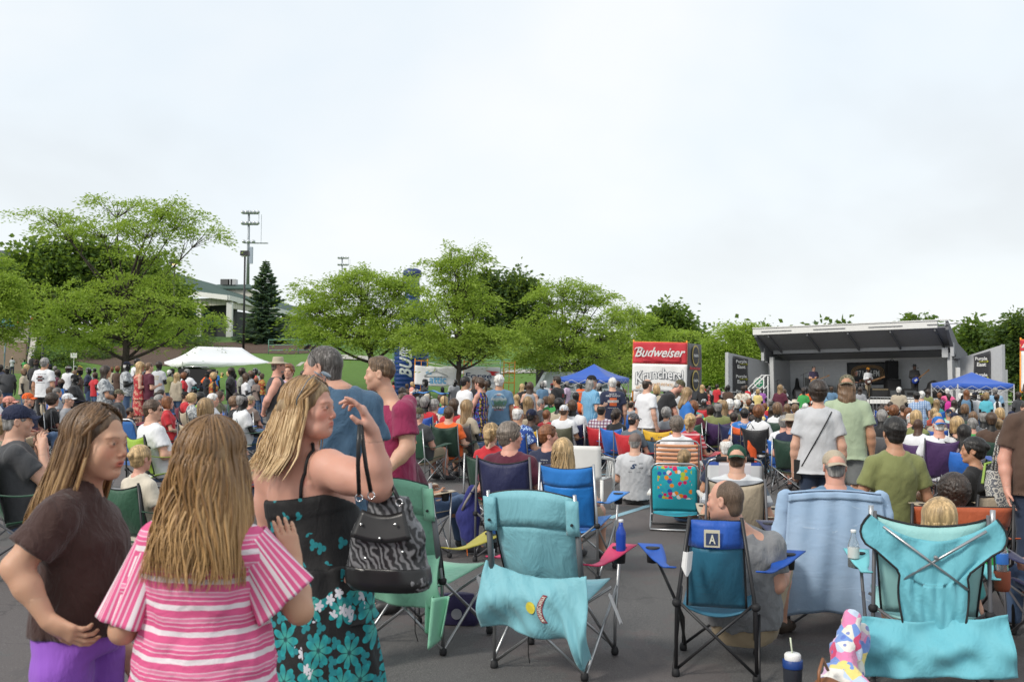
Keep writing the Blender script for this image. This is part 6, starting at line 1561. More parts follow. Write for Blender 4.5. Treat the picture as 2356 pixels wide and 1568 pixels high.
ROWS="""
A 455 268 92 S 15 s thick-brown black kh cap=brown # broad man in black tee and brown cap beside the grey haired man
A 560 255 120 S 10 s thick-grey white kP # grey haired man with dark emblem on his white tee, seen from behind
A 155 238 44 S 150 c short-blond ltgrey dj z=1.55 # small blond child in grey standing on the concrete steps
A 308 268 48 S 170 c short-brown green kh z=1.1 # small child in green tee at the foot of the concrete steps
A 405 203 56 S 200 m short-black black bk cap=white z=1.35 # man in black with white cap at the top of the steps
A 95 352 95 S 165 s short-brown charcoal jn cap=beige gl=1 arms=bent # man in leather vest and sunglasses facing the camera at far left
A 8 335 90 S 200 m short-dark navy dj arms=cross # man in navy cut by the left edge behind the vest wearer
A 42 398 80 S 170 w long-brown navy jn # woman in dark patterned top left of the vest wearer
A 335 335 90 S 30 w long-blond beige kh # blonde woman half hidden behind the man in black tee
A 860 348 84 S 10 m short-dark white jn hb=white # man with white headband and white tee left of the seated black cap
A 625 330 80 S 20 m short-dark black jn cap=navy # man in navy cap just right of the emblem tee
A 725 398 96 S 60 m short-dark maroon jn # dark skinned man in maroon top behind the headband wearer skin=brown
A 690 355 66 S 40 m short-grey grey jn # grey haired man in the back row above the maroon top
A 1000 378 100 S 60 w curly-dark brown jn hat=brown # person with brown brimmed hat in the back row
A 1110 372 90 S 70 m short-grey navy jn cap=grey # man in grey cap and navy top behind the vest patches
A 1185 375 60 S 50 m short-brown white jn cap=white # man in white cap in the back row near the denim vest
A 940 352 50 S 30 m short-brown taupe jn cap=white # far man in pale cap above the headband wearer
A 1000 348 52 S 80 m short-blond yellow jn cap=yellow # far man in yellow cap in the back row
A 880 375 60 S 30 w bob-brown beige jn # far woman in beige in the back row beside the yellow cap
A 1320 352 150 S 70 W long-dark acid ltj arms=lap # woman in sleeveless denim vest with patches, dark hair blowing
A 1405 368 66 S 10 w bun-auburn beige jn # auburn haired woman between denim vest and navy cap
A 1475 355 78 S 10 w curly-auburn brown jn # curly auburn woman left of the navy cap
A 1590 295 108 S 70 s short-white acid jn cap=navy arms=bent # older man in navy cap and mottled grey tee
A 1755 302 118 S 60 w wavy-blond redfloral/d kh gl=1 arms=bent # blonde woman in red floral dress holding a cup
A 1720 258 72 S 30 m short-black white jn # dark haired man behind the blonde in red floral dress
A 1868 308 118 S 45 m buzz-ltbrown maroon gr arms=bent # man in maroon tee with small round back print and grey jeans
A 1995 296 96 S 20 m short-dark ltgrey jn # man in light grey tee with yellow back print right of maroon tee
A 2165 385 70 S 30 m short-brown charcoal jn cap=black # man in black cap just left of the white tent
A 800 522 105 T 110 m short-brown blue jn hp=30 # man in bright blue polo bending his head down
A 1000 462 150 T 75 s short-grey black bk cap=black beard=grey gl=1 # bearded man in black cap and black shirt
A 1560 650 150 T 80 m short-dark charcoal dj cap=camocap gl=1 # man in camouflage cap leaning forward in black shirt
A 45 650 185 T 60 m short-salt white kh # man in white shirt at the left edge beside the salmon cap
A 200 742 180 T 80 w bob-dark coral kh cap=salmon gl=1 # woman in salmon cap facing right
A 430 700 180 T 85 m short-grey navy jn cap=orange beard=grey # grey bearded man in orange cap
A 740 702 175 T 60 w curly-dark black dj # person with dark curly hair left of the white cap
A 930 705 175 T 80 m short-grey grey jn cap=white # person in white cap half hidden by the brunette girl
A 700 625 120 T 60 w bob-brown taupe jn # brown haired person in front of the emblem tee
A 780 632 96 T 60 m short-salt grey jn # grey haired man beside the brown bob near the black cap
A 290 860 10 T 0 m short-dark grey jn skip=1 # x
A 150 992 260 T 35 w bun-dirty camo kh ch=camo # blonde woman with low knot at the left edge
A 2030 785 252 T 45 s short-brown white jn gl=white ch=lime hy=40 # man in white tee and white framed sunglasses in lime chair
A 2080 655 100 T 80 w pony-dark white jn # dark ponytailed woman in white near the maroon tee
A 2068 718 110 T 60 m short-grey taupe jn # grey haired person behind the white framed sunglasses
A 2180 745 140 T 70 w bob-auburn red jn # red haired woman in red beside the white framed sunglasses
A 2005 575 96 T 80 m short-brown beige jn # man in beige seated behind the maroon tee
A 1690 880 110 T 60 m short-dark black jn # person in black between the camouflage cap and blue lawn chair
B 1600 255 190 S 75 s short-greybrown charcoal/t bk hat=beige beard=grey arms=back # man in wide beige sun hat and sleeveless black shirt, hands behind back
B 1745 330 178 S 185 m thick-auburn lilac kh hp=0 # smiling man in lilac shirt facing the camera beside the sun hat
B 1155 378 104 S 80 m thick-dark hawaii kh # dark haired man in grey leaf print shirt under the tent edge
B 1020 370 108 S 75 m short-dark black jn gl=1 # tall man in black tee and sunglasses in front of the tent
B 465 392 98 S 200 m short-grey white kh # grey haired man in white tee with blue oval, facing the camera
B 718 418 88 S 70 s short-dark black jn cap=black gl=1 # man in black cap and black shirt right of the grill
B 800 437 110 S 60 w curly-blond rustfloral/d kh arms=bent # curly blonde in brightly patterned dress before the tent
B 338 437 96 S 20 w wavy-blond beige/l jn # long haired blonde woman in striped beige before the tent
B 362 470 96 S 40 w wavy-dark white jn # dark wavy haired woman in white before the tent
B 265 385 66 S 40 m short-dark charcoal jn cap=black # man in dark cap standing under the tent corner
B 1055 440 84 S 80 m short-dark purple jn # man in purple shirt behind the black tee and sunglasses
B 1203 446 108 S 60 w wavy-brown white kh arms=bent # woman with long brown hair holding a plastic cup
B 1262 408 84 S 75 m buzz-ltbrown black jn gl=1 # shaven man in black with sunglasses left of the sun hat
B 1318 378 84 S 60 m short-grey coral jn cap=grey # man in grey cap and red shirt left of the sun hat
B 1335 502 90 S 30 w bun-auburn taupe jn # brown haired woman in taupe left of the sun hat
B 835 405 60 S 30 m short-grey blue jn cap=beige # man in blue with beige cap behind the curly blonde
B 905 437 50 S 100 w bob-blond yellow jn # far woman in yellow beside the curly blonde
B 1370 420 56 S 60 m short-grey white jn # far grey haired man just left of the sun hat
B 1405 448 78 S 40 w bob-brown rustfloral jn # woman in brown print just left of the sun hat
B 1660 432 100 S 100 m short-dark black jn # dark haired man between sun hat and lilac shirt
B 1925 412 100 S 60 m short-dark navy jn # dark haired man glimpsed behind the tall man in blue tee
B 1870 470 60 S 60 w long-dark white jn # far dark haired woman right of the lilac shirt
B 675 598 94 T 80 m short-dark grey jn cap=navy skin=brown # man in navy cap with dark skin before the grill
B 600 615 70 T 60 w bob-grey teal jn cap=teal # person in teal cap beside the navy cap
B 850 615 110 T 85 m buzz-ltbrown orange jn gl=up # man in orange with sunglasses on his shaven head
B 590 700 112 T 50 w curly-blond acid jn # curly blonde seen from behind left of the lime top
B 690 690 130 T 45 w curly-black lime kh ch=grey # dark curly haired woman in lime top
B 770 772 235 T 20 W bob-dirty black jn ch=tan # woman with short layered blonde hair and black top, in front row of seats
B 865 706 165 T 80 m short-white white kh ch=blue legs=1 # white haired man in white tee with his legs stretched out
B 935 678 110 T 70 w long-brown dkolive jn # brown haired woman in olive behind the white haired man
B 1130 742 130 T 60 w curly-ltbrown black jn ch=blue gl=1 # curly haired woman with glasses and black top in blue chair
B 1130 693 80 T 60 m short-dark taupe jn # dark haired man behind the curly haired woman with glasses
B 1235 702 70 T 50 m short-dark grey jn cap=camocap # person in camouflage cap beside the maroon chair back
B 1205 1232 190 T 75 m thick-black charcoal jn # man with black tousled hair half hidden by the blonde woman
B 500 680 90 T 60 m short-dark red jn cap=black # person in black cap before the white tee
B 1310 730 110 T 30 w bob-blond taupe jn cap=beige # person in beige cap beside the sun hat arms
C 975 482 162 S 60 s short-black white olive/S skin=olive # dark haired man in plain white tee and glasses in mid crowd
C 1165 495 170 S -60 w pony-brown tribal/d kh gl=1 arms=lap # woman with brown ponytail and colourful zigzag dress looking left
C 1400 468 166 S 0 s thick-white denimblue jn # white haired man in blue tee with motorcycle picture on the back
C 1105 488 120 S 40 w long-brown black/t dj # dark haired woman in black tank behind the ponytail
C 1265 518 100 S 130 m mane-brown dkolive jn beard=brown # long haired bearded man in olive before the red swoosh banner
C 470 515 76 S 80 m short-grey black kh cap=charcoal # man in grey cap and black tee before the hanger banner
C 818 545 78 B 160 m bald-grey grey jn # bald man bending over in grey shirt before the hanger banner
C 690 615 84 S 170 w wavy-black black jn # dark curly haired woman facing the camera under the hanger banner
C 488 620 62 S 90 m short-brown grey jn # person with short brown hair before the hanger banner
C 245 578 74 S 40 w bob-brown brown jn # brown haired woman at the foot of the inflatable bottle
C 310 553 76 S 60 w bob-blond salmon jn # blonde woman in salmon at the foot of the inflatable bottle
C 325 608 60 S 70 w bob-dark black jn gl=1 # dark haired woman in sunglasses by the bottle foot
C 70 545 60 S 60 m short-brown coral jn # person in coral left of the inflatable bottle
C 802 625 60 S 200 w bun-dark grey jn # seated dark haired woman before the hanger banner trunk
C 215 628 110 T 30 w wavy-dark charcoal jn # dark long haired woman behind the young man in plum tee
C 310 648 110 T -70 s short-dark orangestripe jn cap=white ch=black # man in white cap and orange striped shirt under the blue sunshade
C 540 705 100 T 60 m short-grey taupe jn cap=cream # person in cream hat under the blue sunshade
C 475 752 135 T 60 w bob-dirty charcoal jn # brown blonde woman under the blue sunshade
C 632 778 165 T 30 s thick-grey creamfloral kh ch=tan # grey haired man in cream box print shirt
C 440 880 190 T 25 s short-grey charcoal kh cap=dkolive ch=green # man in olive cap and charcoal tee in green chair
C 805 868 190 T 25 s short-brown orange kh gl=1 ch=dkgreen # man in bright orange polo and glasses
C 750 738 92 T 50 w bob-blond blue jn # blonde bob left of the white tee in mid crowd
C 258 700 100 T 60 w long-greybrown taupe jn # brown grey haired person right of the plum tee
C 700 720 70 T 60 w long-brown green jn # person in green top behind the cream print shirt
C 1180 1150 110 T 40 w bob-brown brown jn ch=- # brown haired head behind the green chair
C 1345 1078 200 T 20 w messy-blond red kh ch=dkgreen # woman with messy pale blonde ponytail
C 1590 1072 330 T 18 s thick-greybrown maroon jn gl=up ch=navy hy=60 dist=9.1 # man in maroon polo with sunglasses on his hair, looking right
C 1680 870 205 T 25 s bald-white bluehawaii kh gl=up ch=royal # bald man in blue hawaiian shirt with glasses on head
C 1850 900 165 T 25 m short-black black jn cap=navy skin=dark ch=yellow # man in navy cap in front of yellow and blue chair
C 1770 812 130 T 60 m short-dark white jn cap=black # man in black and white cap behind the bald hawaiian shirt
C 1840 785 110 T 60 w bob-auburn mint jn # auburn haired woman in mint behind the navy cap
C 1972 775 120 T 70 m short-grey charcoal jn gl=1 # grey haired man in black tee with glasses beside the red print tee
C 1895 758 80 T 60 w bob-auburn coral jn cap=pink # red haired person in pink cap
C 2035 910 112 T 30 m short-auburn red jn # ginger haired child seated below the red print tee
C 2062 1095 290 T 22 m short-auburn navy jn gl=up ch=navy hy=60 # man with ginger brush cut and navy top beside the wavy blonde
C 1690 577 92 S 60 w wavy-blond black/t jn arms=bent # blonde woman in black tank before the pale van
C 1788 558 100 S 10 W wavy-brown grey/t jn # woman with long brown hair and grey tank before the pale van
C 1735 550 56 S 90 m short-dark brown jn cap=black # man in black cap glimpsed between two long haired women
C 1940 545 84 S -30 m short-grey denimblue jn # grey haired man in blue tee near the pale van
C 1975 540 70 S 0 w bob-white ltgrey jn # white haired person behind the blue tee near the van
C 2062 570 70 S 20 m short-dark redplaid jn cap=red # man in red cap and red plaid shirt near the van
C 1615 715 90 T 0 w wavy-blond white jn # blonde woman seated by the barrier right of the motorcycle tee
C 1720 755 84 T 40 w wavy-brown taupe jn # long brown haired person behind the black and white cap
C 1852 695 60 T 60 m short-dark red jn # dark haired person in red before the red plaid shirt
C 2035 740 76 T 60 w bob-brown grey jn # brown haired person left of the red print tee
C 1600 715 10 T 0 m short-dark grey jn skip=1 # x
D 405 480 128 S -60 s short-dark black dj # stout man in black tee with red print and sunglasses on head, looking left gl=up
D 525 545 80 S -60 m short-grey lilac jn arms=bent # man in pale lilac tee holding a cup before the van
D 700 575 70 S 180 m short-dark orange jn beard=brown # bearded man in orange before the blue canopy
D 832 470 160 S 60 m mane-grey bluestripe ltj cap=black gl=1 arms=bent # man in black cap and pale blue striped shirt holding a red bottle
D 928 568 90 S 60 m short-grey white kh arms=face # man in white shirt drinking under the blue canopy
D 1098 500 150 S 0 s short-white navy dj # white haired man in navy tee with orange shield print
D 1168 543 84 S 60 m short-dark charcoal jn arms=face # man in dark shirt drinking beside the navy shield tee
D 1530 515 165 S 60 s bald-dark white kh # balding man in white tee before the banner tower
D 1680 575 150 B 90 m short-grey black bk cap=dkolive arms=hang # man in grey green cap and black eagle print tee bending forward
D 1905 603 96 S 40 w wavy-brown ltgrey jn # woman with long curled brown hair and light grey tee by the tower foot
D 2025 627 172 S 80 w long-dirty blue/s jn arms=bent hp=15 # blonde woman in blue v neck top looking down, holding a blue bottle
D 1750 640 76 S 200 m short-grey taupe kh arms=cross # man with crossed arms in the shade of the banner tower
D 2052 572 76 S 50 m bald-dark brown jn # balding man right of the banner tower foot
D 2150 585 76 S 30 m short-dark charcoal jn cap=black # man in black cap and dark shirt right of the banner tower
D 515 848 165 T 30 s short-brown white kh cap=white ch=olive # man in white cap and white tee in olive chair
D 590 832 130 T 40 s short-dark softyellow kh cap=beige # man in tan cap and yellow polo
D 868 890 110 T 30 w long-ltbrown ltblue jn # light brown haired woman left of the plaid shirt
D 975 842 165 T 20 s bald-black plaid jn ch=red # balding man in purple and white plaid shirt in red chair
D 1185 890 130 T 40 w pony-dark black jn # dark ponytailed woman right of the plaid shirt
D 1415 950 190 T 50 m short-black steel jn cap=bandana gl=1 ch=red # man in black print bandana in red chair
D 1645 803 90 T 30 m short-grey white jn cap=white # person in white cap under the banner tower
D 1740 825 86 T 50 w bob-brown teal jn # brown haired person near the banner tower foot
D 1660 915 96 T 30 w bob-grey navy jn # grey haired person left of the curly grey hair
D 1800 876 135 T 40 w curly-grey grey jn # person with big curly grey hair behind the yellow and blue chair
D 1905 990 225 T 10 W curly-greybrown white kh ch=strap # woman with curly brown grey hair and white tee in orange strap chair
D 2108 955 205 T 40 w messy-blond redstripe jn ch=red # blonde woman with hoop earring and red striped top
D 1395 1204 182 L 15 s short-grey ltgrey bk cap=taupe ch=- dist=13.3 # man in taupe cap sitting low with dark logos on his grey tee
D 545 1270 285 T 30 w wavy-blond white kh ch=- dist=8.75 # woman with wavy honey blonde hair in the bright blue chair
D 2035 1400 168 L 30 w pony-dirty brown jn ch=- dist=11.75 # blonde ponytailed girl in front of the orange strap chair
D 1655 760 60 T 30 w bob-ltbrown grey jn # light brown haired person under the white chip banner
D 1720 758 66 T 30 w bob-auburn taupe jn # auburn haired person under the white chip banner
D 660 808 84 T 60 m short-black navy jn # dark haired person below the striped blue shirt
D 1350 792 84 T 40 m bald-dark grey jn # balding person seen between navy shield tee and white tee
D 130 690 64 T 20 w bob-dark red jn # dark haired seated person left of the red print tee
D 300 740 64 T 20 m short-brown black jn # brown haired seated person at the elbow of the red print tee
E 175 255 70 S 20 m short-dark charcoal jn # dark haired man right of the black tower banner
E 275 268 72 S 60 s short-dark black jn cap=black # man in black cap beside the blonde in black
E 342 275 72 S 20 w long-blond black jn # blonde woman in black top with orange belt near the tower
E 412 322 68 S 20 w long-brown redfloral/t jn # brown haired woman in sleeveless pink print top
E 432 290 62 S 50 m short-brown grey jn cap=beige # man in tan cap and grey polo
E 528 270 66 S 50 m short-dark red jn # dark haired man in red shirt near the left stage wing
E 542 316 66 S 20 w long-blond white jn # blonde person in white tee seen from behind near the left wing
E 636 304 66 S 20 m short-dark rose jn # short haired man in pale pink shirt
E 855 290 72 S 20 s short-dark creamfloral kh skin=brown # man in cream floral shirt before the left wing banner
E 892 282 62 S 40 m short-brown red jn # man in red behind the cream floral shirt
E 962 322 66 S 20 w long-dark white kh # dark haired woman in white print tee before the stage steps
E 1095 320 66 S 20 w bun-dark violet kh skin=brown # woman in violet sleeveless top by the stage steps
E 1345 292 70 S 20 m thick-grey grey jn # grey haired man at the left stage corner
E 1372 330 84 S 30 w wavy-brown salmon/t jn arms=up # long haired woman in salmon dress raising a camera
E 1612 310 76 S 20 w pony-dark green jn # person with dark ponytail in bright green tee
E 1962 290 78 S 10 m bald-brown denimblue jn # balding man in blue before the stage
E 160 210 50 S 60 m bald-grey taupe jn # far man behind the black tower banner
E 370 285 44 S 50 w bob-brown red jn # far person behind the blonde in black
E 580 320 44 S 50 m short-brown charcoal jn # far person behind the white tee near the left wing
E 265 495 90 T 30 m short-brown teal jn hat=cream # person in cream straw hat left of the lime chair
E 380 455 96 T 30 m short-dark brown jn cap=white # person in white cap behind the lime chair
E 460 535 120 T 20 w bob-dark lime jn ch=lime # dark bobbed woman in the lime chair
E 578 467 84 T 30 w long-blond grey jn # blonde person behind the grey bearded man
E 720 465 142 T 50 s thick-white dkolive jn beard=white ch=black # big white bearded man in olive shirt
E 855 475 70 T 60 w pony-brown blue jn cap=orange # person in orange cap with ponytail beside the bearded man
E 932 460 86 T 30 m short-auburn blueplaid jn # ginger haired man in blue plaid
E 1088 527 100 T 50 m short-white softyellow jn # white haired man in yellow top
E 1208 455 76 T 30 m short-grey yellow jn # grey haired man in bright yellow tee before the stage
E 872 572 160 T 15 s short-black blue jn gl=up ch=orange # man in blue tee in the orange and navy chair
E 765 625 110 T 40 m short-dark navy jn # boy left of the blue tee in orange chair
E 978 660 110 T 20 m short-dark red jn # boy with dark hair right of the blue tee in orange chair
E 985 535 90 T 30 w curly-dark black jn # dark curly haired person above the navy cap, mid seats
E 968 598 90 T 30 m short-dark navy jn cap=navy # person in navy cap behind the blue tee in orange chair
E 905 555 80 T 30 w bob-blond white jn # blonde person behind the blue tee in orange chair
E 1230 550 140 T 30 w wavy-dark navy jn # woman with long dark hair and navy sleeve in mid seats
E 1322 570 120 T 40 m thick-greybrown black jn # grey brown haired person right of the long dark hair
E 1392 620 90 T 30 m short-dark black jn # dark haired man above the grey head, mid seats
E 1282 503 80 T 30 w bob-dark taupe jn # dark haired person before the salmon dress
E 1408 520 120 T 20 w long-ltbrown maroon jn ch=maroon # long light brown hair before the stage, maroon chair
E 1512 525 90 T 30 w curly-ltbrown beige jn # curly light brown head before the green tee
E 1640 512 86 T 20 m short-white grey jn # white haired head before the green tee
E 1510 470 70 T 20 m short-brown white jn hat=cream # person in cream straw hat before the stage
E 1388 665 160 T 20 m short-grey white kh ch=blue # grey haired man in white beside the tan straw hat
E 1470 658 200 T 30 m short-brown navy kh hat=beige # person in tan straw hat left of the grey tee woman
E 1135 510 70 T 30 w bob-auburn brown jn # auburn head left of the white haired yellow top
E 820 545 64 T 30 w long-brown brown jn # brown haired head right of the bearded man
E 1795 222 292 S 15 W thick-dark ltgrey dj dist=9.8 # woman with short dark hair, light grey tee and black cross strap
E 640 952 190 T 10 s bald-white navy jn ch=stripe dist=10.6 # white haired balding man in the striped beach chair
E 782 1038 330 T 15 s short-brown rugby kh cap=dkgreen capdir=180 ch=tan dist=8.3 # man in dark green cap and grey striped polo
E 1960 1108 395 T 5 s short-grey denimblue jn cap=beige capdir=180 ch=- dist=7.2 # man in beige and black mesh cap behind the denim jacket
F 250 140 235 S 20 s mane-ltbrown sage gr cap=camocap capdir=180 dist=11.3 # long haired man in camouflage cap and sage green tee, grey shorts
F 1045 330 84 S 20 w bun-black blueplaid/l jn # dark haired woman in blue checked shirt before the bassist
F 1102 325 76 S 20 m thick-white blueplaid jn # white haired person in plaid behind the blue checked shirt
F 1305 343 80 S 10 w thick-auburn darkfloral jn # auburn short haired woman in dark floral top
F 1412 353 84 S 20 w pony-dark magenta/t jn # woman in magenta tank with dark ponytail
F 1548 350 84 S 160 w bob-white black/t jn gl=1 # white blonde woman in black top and sunglasses facing the camera
F 1615 310 92 S 40 w wavy-auburn denimblue/t ltj # woman with very long strawberry hair and blue tank
F 1665 350 76 S 30 m short-grey ltblue jn hat=cream # person in pale sun hat behind the strawberry hair
F 1705 333 76 S 30 m short-dark ltgrey jn cap=navy # man in navy cap near the right blue canopy
F 1800 365 80 S 60 w bob-brown pink/t jn arms=bent # short haired woman in pink tank reading a paper
F 1840 338 76 S 40 w bob-dirty aqua jn # woman in aqua behind the pink tank
F 1962 355 84 S -60 m buzz-brown white/t jn arms=bent # shaven man in white tank under the right canopy
F 2205 330 90 S -20 m short-dark charcoal jn # man in black vest over white sleeves at the right
F 2290 452 150 S -30 s short-dark navy jn # person in navy at the right edge before the second tower
F 655 465 56 T 20 m short-dark navy jn # far dark head left of the pink top before the stage
F 712 475 60 T 20 w bob-brown pink jn # far person in pink before the stage
F 752 448 72 T 20 w long-dark black jn # far long dark hair beside the pink top
F 865 433 70 T 20 m short-dark black jn # far dark haired man in black chair before the stage
F 635 502 84 T 20 w bob-dark navy jn # dark head at the left of the large blue chair
F 690 500 80 T 20 w bob-auburn green jn # auburn head in green above the large blue chair
F 770 520 96 T 10 m short-white white jn hat=white # person in white sun hat above the large blue chair
F 822 515 84 T 20 m short-dark black jn # dark head right of the white sun hat
F 882 485 76 T 20 m short-brown brown jn # brown head above the auburn bob
F 930 517 120 T 10 w bob-auburn black jn # woman with full auburn bob right of the large blue chair
F 1020 580 130 T 60 m short-white white jn cap=white # white haired man in white cap behind the shaven head
F 1255 522 110 T 30 w bob-blond coral jn # blonde woman in coral top in mid seats
F 1290 575 96 T 40 w bob-blond beige jn # blonde head beside the navy cap in mid seats
F 1395 530 110 T 10 s short-grey mint jn cap=navy # man in navy cap and mint shirt
F 1445 512 90 T 20 m short-grey green jn cap=cream # man in cream cap behind the mint shirt
F 1545 515 70 T 20 m short-dark black jn cap=charcoal # person in dark cap behind the blonde bob
F 1535 575 90 T 100 m short-dark navy jn cap=navy # person in navy cap turned right behind the blonde bob
F 1610 570 70 T 20 m short-brown taupe jn # brown head behind the grey head on the right
F 1692 560 130 T 30 w wavy-ltbrown charcoal jn # wavy light brown hair right of the blonde bob
F 1865 590 150 T 20 w wavy-dirty cream jn # person with long wavy dark blonde hair on the right
F 1950 645 130 T 10 w curly-dirty taupe jn ch=blue # curly dark blonde head in the blue chair on the right
F 1960 580 70 T 20 m short-black black jn # small dark head behind the curly dark blonde
F 2108 555 100 T 10 s short-dark charcoal jn cap=navy # man in navy cap near the right edge
F 2090 640 96 T 10 w bob-auburn brown jn # red brown head near the right edge
F 2120 680 170 T 10 m short-grey black jn cap=white # man in white cap at the right behind the brown sleeve
F 1500 620 195 T 25 w bob-blond black jn ch=black # woman with full pale blonde bob and sunglasses
F 1650 632 110 T 10 m short-grey green jn # grey head right of the blonde bob
F 1635 710 190 T 60 w long-black darkfloral jn gl=1 # dark haired woman with glasses and dark print top
F 1270 618 195 T 5 s buzz-white white kh cap=blue capdir=180 ch=purple skin=pink # big man in backward blue cap and white tee
F 1095 640 165 T 40 s none-black white kh ch=purple skin=dark gl=1 # man with shaven dark head and glasses in white tee
F 730 625 320 T 0 m short-black olive kh ch=- dist=8.8 # man with short black hair and olive green tee sitting upright
F 1560 850 280 T -40 w bun-black black kh ch=director hy=-20 dist=8.9 # woman with dark pinned up hair and black top
F 1390 1272 320 L 0 w curly-dark rose kh ch=- dist=7.35 # person with dark brown curly hair in front of the director chair
F 1145 525 76 T 30 w bob-dark teal jn # dark head left of the blonde in coral
F 1190 478 84 T 20 m short-dark teal jn # dark haired man right of the blue checked shirt
X 77 934 68 T 60 s short-grey charcoal jn cap=navy arms=face ch=green dist=8.0 # man in navy cap and charcoal tee with a hand at his ear
X 346 1024 70 T 30 w bun-blond cream kh ch=green gl=up dist=7.8 # blonde woman with top knot, hoop earring and dark sunglasses on her head
X 958 985 58 T 70 s short-grey maroon jn ch=tan dist=9.2 # man in red maroon shirt and jeans seated behind the young man
X 2382 868 66 S 175 s short-brown brown dj dist=8.0 # man in brown tee cut off by the right edge, arm hanging
X 2450 1140 80 T -5 W bob-dark blue jn dist=6.4 ch=navy # woman in blue at the right edge with a white watch
X 2150 1146 90 L 10 w bob-blond teal kh dist=5.95 ch=- # blonde head showing above the turquoise chair back
F 2010 545 50 S 60 m short-brown black jn # far dark head near the right barrier
"""
LOWS={'kh':('shorts','khaki'),'kP':('pants','black'),'jn':('pants','jeans'),'dj':('pants','dkjeans'),'bk':('pants','black'),'ltj':('pants','ltjeans'),'gr':('shorts','grey'),'olive/S':('shorts','olive')}
nch=0
for ln in ROWS.strip().split('\n'):
    head,desc=ln.split('#',1);t=head.split();desc=desc.strip();ex={}
    words_=desc.split()
    for w in words_[:]:
        if '=' in w:k,v_=w.split('=');ex[k]=v_;words_.remove(w)
    desc=' '.join(words_)
    cr,cx,cy,hh,pose,hd,bd,hair,top,lw=t[0],float(t[1]),float(t[2]),float(t[3]),PN[t[4]],float(t[5]),BN[t[6]],t[7],t[8],t[9]
    for w in t[10:]:k,v_=w.split('=');ex[k]=v_
    if 'skip' in ex:continue
    ox,oy,sc=CROP[cr];px,py=ox+cx/sc,oy+cy/sc;hpx=hh/sc
    z0=None;dist=float(ex['dist']) if 'dist' in ex else None
    if 'z' in ex:dist=58.0;z0=tz(P(px,py,58).x,58)+float(ex['z'])*.0
    d,loc,H_=solve(px,py,hpx,pose,dist=dist,z0=z0)
    if 'z' in ex:H_=(1.1 if bd=='child' else 1.72)/1.78;pz_=P(px,py,d).z-1.78*H_;loc.z=pz_
    h1,h2=hair.split('-');sl_='short';fit=None
    if '/' in top:top,q=top.split('/');sl_={'t':'tank','l':'long','d':'tank','s':'short'}[q];fit='dress' if q=='d' else None
    low,lcol=LOWS[lw];lod=0 if d>27 else (1 if d>13.5 else 2)
    arms=ex.get('arms','rest' if pose=='sit' else 'lap' if pose=='low' else 'down')
    if pose=='sit' and arms=='rest' and (int(px)%3==0) and lod<2:arms='lap'
    if pose=='stand' and arms=='down' and lod==0:arms=['down','bent','cross','hip','down','bentl'][int(px*7+py)%6]
    skin=ex.get('skin',['fair','fair','pink','tan'][int(px*3+py)%4])
    kw=dict(pose=pose,arms=arms,build=bd,hair=h1,hcol=h2,skin=skin,top=top_of(top),sleeve=sl_,low=low,lcol=lcol,lod=lod,hyaw=float(ex.get('hy',0)),hpitch=float(ex.get('hp',0)),fit=fit,beard=ex.get('beard'),capdir=float(ex.get('capdir',0)))
    if ex.get('cap'):kw['cap']=top_of(ex['cap'])
    if ex.get('hat'):kw['hat']=top_of(ex['hat'])
    if ex.get('hb'):kw['hair']='pony'
    if ex.get('gl'):kw['glasses']='up' if ex['gl']=='up' else 'on'
    hd+=((int(px*13)%21)-10) if lod<2 and pose=='sit' else 0
    root=person(loc,hd,H_,desc,'people standing in the crowd' if pose in ('stand','bend','walk') else 'people seated in the crowd',**kw)
    PEOPLE[desc]=(root,px,py,d,H_,hd)
    if lod==2 and h1 in LKP and not (kw.get('cap') or kw.get('hat')):
        J=joints(pose,arms,bd,R(round(kw['hyaw']/20)*20),R(round(kw['hpitch']/15)*15));cc_=HAIRS[h2]
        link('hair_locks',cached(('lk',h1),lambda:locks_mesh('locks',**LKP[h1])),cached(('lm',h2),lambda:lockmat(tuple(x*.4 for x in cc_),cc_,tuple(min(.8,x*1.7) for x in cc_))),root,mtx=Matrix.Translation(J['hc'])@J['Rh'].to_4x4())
    if ex.get('hb'):
        m=MB();J=joints('stand',arms,bd);HMx=Matrix.Translation(J['hc'])@J['Rh'].to_4x4();m.tube([(cos(a)*.090,-.012+sin(a)*.108,.045) for a in [2*pi*i/20 for i in range(21)]],.016,6);m.build('headband',cloth(TOPS['white']),root,True,mtx=HMx)
    if pose=='sit':
        c=ex.get('ch',CHCOL[nch%len(CHCOL)]);nch+=1
        if c in ('-','strap','stripe','director','camo','lime','yellow','rust','tan','orange') and c in ('-','strap','stripe','director','rust'):continue
        lab=CN.get(c,'patterned')+' folding chair of the '+' '.join(desc.split()[:10])
        lab=lab.replace('the a ','the ')
        fb=c if c in FAB else pattern('camo',(.30,.24,.14),(.12,.10,.05),(.40,.33,.2),14)
        band={'yellow':'navy'}.get(c);k2={}
        if c=='orange':k2=dict(band='orange');fb='navy'
        if c=='yellow':k2=dict(band='yellow');fb=FAB and cloth((.06,.13,.20));
        if c=='lime':k2=dict(band='lime');fb='lime'
        k2['frame']=['black','steel','grey'][nch%3] if c!='orange' else 'white'
        ch=camp_chair(loc+V3((0,0,0)),hd,lab,fab=fb,s=min(1.05,max(.9,H_)),detail=1 if d<12 else 0,bh=.86+.05*(nch%3),**k2)
        PEOPLE['chair:'+desc]=ch
